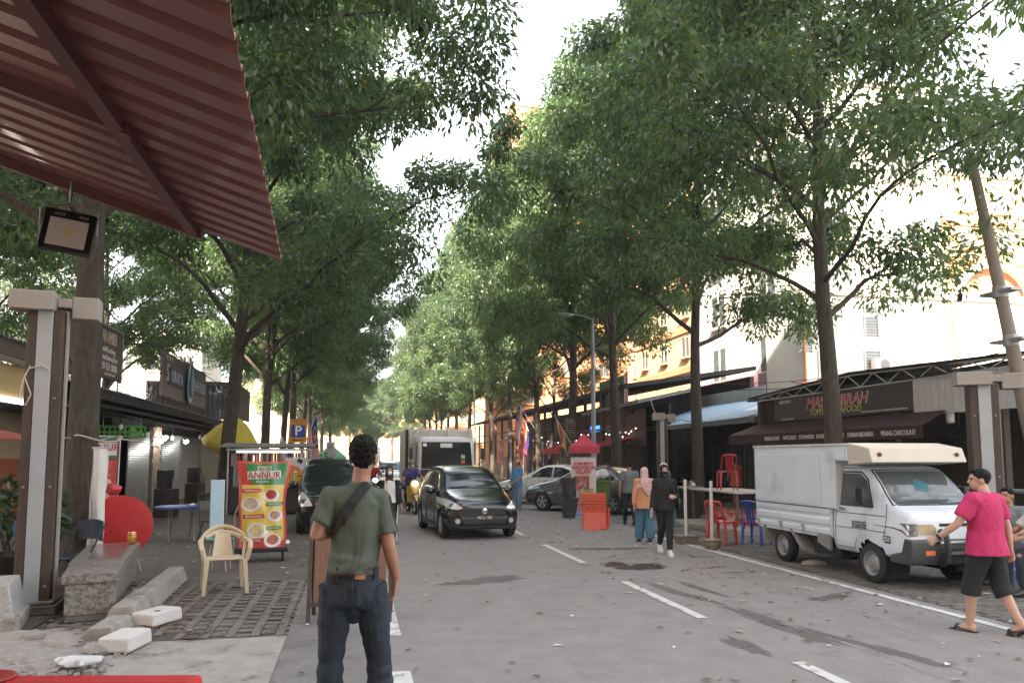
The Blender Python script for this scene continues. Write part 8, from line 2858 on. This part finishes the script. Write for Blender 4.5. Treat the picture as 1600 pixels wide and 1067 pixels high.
q = G(906, 807)
t = thing('banner_stand', 'white pull-up food banner with red lettering in front of the grey saloon', 'banner stand', (q.x, q.y - .4, -.012), R(-12))
mb = MB(); mb.grid(lambda u, v: (-.36 + .72 * u, .03 * math.sin(v * 3), .06 + 1.64 * v), 6, 12, .008); bn = mb.build('banner', M('banner_pale', (.56, .52, .52), .6, var=.08), t)
mb = MB(); mb.bx(-.38, .38, -.04, .08, 0, .06); mb.bx(-.37, .37, -.02, .02, 1.7, 1.73); mb.build('frame', galv, t)
for k, (s_, z) in enumerate((('JOM MKN', 1.55), ('NASI KELUPI', 1.43), ('KELATE', 1.31))):
    text(s_, .13, M('letter_crimson', (.5, .04, .08), .6), bn, (.0, -.03, z), FRONT, sx=.95, off=.004)
text('RM5 SEPINGGAN', .08, M('letter_crimson'), bn, (0, -.04, .36), FRONT); text('JEMPUT', .1, M('letter_crimson'), bn, (0, -.04, .26), FRONT)
for x, z, w_, h_, c in ((-.06, 1.0, .4, .36, (.25, .06, .05)), (.08, .64, .36, .34, (.3, .28, .1)), (0, .13, .6, .14, (.12, .25, .5)), (-.05, .46, .36, .1, (.25, .07, .06))):
    mb = MB(); mb.box((x, -.02, z), (w_ + .04, .008, h_ + .04)); f1 = mb.build('picture_border', M('border_red', (.5, .1, .12), .6), bn); mb = MB(); mb.box((x, -.027, z), (w_, .008, h_)); mb.build('picture', M('pic_%d' % int(z * 100), c, .6, var=.7, sc=8, col2=(.5, .45, .42), thr=.55), f1)

q = G(931, 826)
t = thing('water_barrier', 'orange red plastic water barrier on the road beside the banner stand', 'barrier', (q.x, q.y + .1, -.012), R(-14))
orp = M('orange_plastic', (.5, .075, .045), .45, var=.1, sc=5, col2=(.4, .08, .06), thr=.64)
mb = MB(); mb.prism([(-.3, -.24, .03), (-.3, .24, .03), (-.3, .2, .08), (-.3, .075, .4), (-.3, .07, .86), (-.3, -.07, .86), (-.3, -.075, .4), (-.3, -.2, .08)], (.58, 0, 0)); mb.build('shell', orp, t, smooth=0, bevel=.018)
mb = MB()
for z in (.66, .6): mb.bx(-.31, .29, -.092, .092, z, z + .035)
mb.build('rib', orp, t, bevel=.01)
mb = MB(); mb.hexa([(-.3, -.3, 0), (.12, -.3, 0), (.3, -.1, 0), (-.3, -.1, 0), (-.22, -.1, .36), (.1, -.1, .36), (.14, -.08, .36), (-.22, -.08, .36)]); mb.build('foot_wedge', orp, t, smooth=0, bevel=.012)
mb = MB(); mb.cyl((.33, 0, .05), (.33, 0, .5), .05, .045, 12); mb.cyl((.33, 0, .44), (.33, 0, .5), .07, n=12); mb.build('connector', orp, t)
each([lambda m, x=x: m.cyl((x, -.0775, .5), (x, -.07, .5), .022, n=10) for x in (-.18, 0, .18)], 'hole', M('hole_dark', (.12, .02, .02), .8), t)
q = G(935, 806)
t = thing('wheelie_bin', 'green wheelie bin with white rubbish bags heaped on top behind the water barrier', 'bin', (q.x + .05, q.y + .1, -.012), R(-10))
gbin = M('bin_green', (.06, .12, .025), .5, var=.12)
mb = MB(); mb.hexa([(-.24, -.26, .06), (.24, -.26, .06), (.24, .26, .06), (-.24, .26, .06), (-.3, -.34, 1.0), (.3, -.34, 1.0), (.3, .34, 1.0), (-.3, .34, 1.0)]); mb.build('body', gbin, t, smooth=0, bevel=.02)
mb = MB(); mb.bx(-.32, .32, -.36, .36, 1.0, 1.05); mb.build('rim', gbin, t, bevel=.01)
mb = MB(); mb.grid(lambda u, v: (-.3 + .6 * u, .36 + .1 * math.sin(PI * v), .55 + .5 * v), 4, 6, .02); mb.build('lid', gbin, t)
each([lambda m, x=x: m.cyl((x - .025, .28, .1), (x + .025, .28, .1), .1, n=14) for x in (-.24, .24)], 'wheel', rubber, t)
for k, (x, y, z, s_) in enumerate(((-.12, 0, 1.08, .17), (.13, .05, 1.12, .19))):
    g = thing('rubbish_bag', ('white rubbish bag at the left on top of the green bin', 'bigger white rubbish bag at the right on top of the green bin')[k], 'bag', (q.x + .05 + x, q.y + .1 + y, z - .035), 0, 'rubbish bags on the green bin')
    mb = MB(); mb.ell((0, 0, s_ * .7), (s_, s_ * .8, s_ * .75), n=18, m=12)
    for v in mb.bm.verts: v.co *= 1 + .28 * noise.noise(v.co * 11 + V((k * 5, 0, 0)))
    mb.build('bag', M('bag_white'), g, smooth=25); mb = MB(); mb.cyl((0, 0, s_ * 1.3), (.02, 0, s_ * 1.6), .02, .035, 8); mb.build('knot', M('bag_white'), g)
q = G(886, 809)
t = thing('bin', 'black rubbish bin on a dark tub left of the banner stand', 'bin', (q.x + .12, q.y + .15, -.012))
mb = MB(); mb.lathe([(0, 0), (.2, 0), (.26, .55), (.28, .55), (.28, .58), (0, .58)], n=20); mb.build('tub', M('tub_dark', (.04, .042, .045), .6), t)
mb = MB(); mb.lathe([(.2, .59), (.22, 1.1), (.24, 1.1), (.24, 1.15), (0, 1.15)], n=20); mb.build('drum', M('drum_black', (.03, .035, .035), .6), t)
q = PX(919, 720, 7.0)
t = thing('gazebo', 'small red pyramid canopy on a crooked wooden pole behind the banner stand', 'canopy', (7.45, 24.2, -.012))
mb = MB(); mb.lathe([(.03, 2.5), (.34, 2.25), (.62, 2.08), (.63, 1.86)], n=4); solid(mb.build('canopy', M('canopy_crimson', (.45, .045, .075), .75, var=.1), t, rot=(0, 0, R(38)), smooth=0), .008)
mb = MB(); mb.tube([(.1, -.2, 0), (.08, -.2, 1.2), (.02, 0, 2.45)], .035, 8); mb.tube([(.08, -.2, 1.6), (-.25, -.1, 2.02)], .022, 6); mb.tube([(.07, -.2, 1.55), (.3, -.1, 2.0)], .022, 6); mb.build('pole', M('pole_wood', (.3, .15, .1), .8), t)
each([lambda m, x=x, y=y: m.cyl((x, y, 1.86), (x * .2, y * .2, 2.3), .012, n=6) for x in (-.4, .4) for y in (-.4, .4)], 'strut', grey_metal, t)

# white marker posts in concrete feet
for k, (px, py, lab) in enumerate(((1072, 848, 'white marker post in a concrete foot, nearer the woman in black'), (1113, 857, 'white marker post in a patterned concrete pot in front of the red chair'))):
    q = G(px, py)
    t = thing('marker_post', lab, 'post', (q.x, q.y, -.012), R(8), 'white marker posts')
    mb = MB(); mb.cyl((0, 0, .14), (0, 0, 1.28), .03, n=12); mb.build('post', M('post_white', (.6, .58, .57), .6), t)
    if k == 0:
        mb = MB(); mb.hexa([(-.18, -.13, 0), (.18, -.13, 0), (.18, .13, 0), (-.18, .13, 0), (-.21, -.15, .14), (.21, -.15, .14), (.21, .15, .14), (-.21, .15, .14)]); mb.bx(-.22, .22, -.16, .16, .14, .17)
    else:
        mb = MB(); mb.lathe([(0, 0), (.13, 0), (.17, .1), (.16, .16), (.185, .16), (.185, .19), (0, .19)], n=8)
    mb.build('foot', M('pot_concrete', (.22, .19, .16), .9, var=.35, sc=14, bump=.5), t, smooth=0, bevel=.008)

# stall table with tub and things under it
t = thing('table', 'grey topped stall table in front of the dark stall, red tub underneath', 'table', (9.15, 17.4, 0))
mb = MB(); mb.bx(-.55, .75, -1.25, 1.2, .87, .91); mb.build('tabletop', M('table_grey', (.4, .36, .34), .5, var=.1), t, bevel=.008)
each([lambda m, x=x, y=y: m.bx(x - .03, x + .03, y - .03, y + .03, 0, .87) for x in (-.48, .68) for y in (-1.18, 1.12)], 'leg', rust_m, t)
q = PX(1145, 800, 9.4)
t = thing('tub', 'red plastic storage tub covered with a plastic sheet under the stall table', 'tub', (9.1, 17.2, .0))
mb = MB(); mb.hexa([(-.3, -.5, .02), (.3, -.5, .02), (.3, .4, .02), (-.3, .4, .02), (-.36, -.55, .42), (.36, -.55, .42), (.36, .45, .42), (-.36, .45, .42)]); mb.build('box', red_pl, t, smooth=0, bevel=.02)
mb = MB(); mb.grid(lambda u, v: (-.4 + .8 * u, -.6 + 1.1 * v, .5 + .05 * noise.noise(V((u * 5, v * 5, 2))) - .22 * (abs(u - .5) * 2) ** 6 - .22 * (abs(v - .5) * 2) ** 6), 14, 14, .006); mb.build('plastic_sheet', M('cover_pinkish', (.3, .16, .14), .4), t)
t = thing('planter_tub', 'black square tub beside the tree trunk behind the marker posts', 'tub', (9.15, 19.9, 0))
mb = MB(); mb.hexa([(-.25, -.25, 0), (.25, -.25, 0), (.25, .25, 0), (-.25, .25, 0), (-.32, -.32, .85), (.32, -.32, .85), (.32, .32, .85), (-.32, .32, .85)]); mb.build('tub', black_m, t, smooth=0, bevel=.02); mb = MB(); mb.bx(-.34, .34, -.34, .34, .85, .9); mb.build('rim', M('rim_grey', (.2, .2, .2), .6), t)
t = thing('concrete_slab', 'low concrete slab under the stall table edge', 'slab', (8.6, 17.0, -.01), R(8))
mb = MB(); mb.bx(-.5, .55, -1.5, 1.6, 0, .13); mb.build('slab', concrete, t, smooth=0, bevel=.02)
q = G(1300, 883)
t = thing('stone', 'flat stone wedged by the rear wheel of the white pickup', 'stone', (q.x - .25, q.y + .1, -.0))
mb = MB(); mb.ell((0, 0, .02), (.22, .13, .07), n=12, m=8); mb.build('stone', rub, t)

# ---------------------------------------------------------------- fallen leaves and litter on the ground
r = random.Random(31)
mb = MB()
for k in range(1150):
    z_ = r.random()
    if z_ < .45:
        x, y = r.gauss(5.6, 1.3), r.uniform(4.5, 22)
    elif z_ < .6:
        x, y = r.uniform(-.5, 6), r.uniform(5, 22)
    else:
        x, y = r.uniform(-5.5, -.7), r.uniform(7.5, 20)
    s_ = r.uniform(.025, .065)
    a = r.uniform(0, 6.28)
    c, sn = math.cos(a), math.sin(a)
    mb.mi = r.choice((0, 0, 1, 1, 2))
    h = .002
    P = [(-s_, 0), (0, s_ * .4), (s_, 0), (0, -s_ * .4)]
    mb.poly([(x + c * u - sn * v, y + sn * u + c * v, h + (.014 if i % 2 else 0) * r.random()) for i, (u, v) in enumerate(P)])
tag(mb.build('fallen_leaves', [M('dead_leaf', (.13, .075, .035), .8, var=.4), M('pale_leaf', (.32, .27, .2), .8, var=.3), M('paper_scrap', (.5, .48, .46), .8)], smooth=0, fix=False), 'fallen dry leaves and paper scraps scattered over the road', 'leaves', kind='stuff')
mb = MB()
for k in range(150):
    q = G(r.uniform(190, 330), r.uniform(925, 1000))
    s_ = r.uniform(.03, .06); a = r.uniform(0, 6.28)
    mb.poly([(q.x + s_ * math.cos(a + b_) * f_, q.y + s_ * math.sin(a + b_) * f_, .004 + .02 * r.random()) for b_, f_ in ((0, 1), (1.57, .4), (3.14, 1), (4.71, .4))])
tag(mb.build('dry_leaves', M('dead_leaf2', (.1, .05, .025), .8, var=.4), smooth=0, fix=False), 'brown dry leaves gathered along the broken kerb', 'leaves', kind='stuff')
# ---------------------------------------------------------------- thin haze down the street
hm = bpy.data.materials.new('haze')
hm.use_nodes = True
hn = hm.node_tree
hn.nodes.clear()
ho = hn.nodes.new('ShaderNodeOutputMaterial')
hv = hn.nodes.new('ShaderNodeVolumePrincipled')
hv.inputs['Color'].default_value = (.95, .95, .95, 1)
hv.inputs['Density'].default_value = .0009
hv.inputs['Anisotropy'].default_value = .35
hn.links.new(hv.outputs[0], ho.inputs['Volume'])
mb = MB()
mb.bx(-420, 420, -130, 520, -1.1, 60)
tag(mb.build('haze', hm, smooth=0), kind='stuff', label='thin pale haze filling the street')
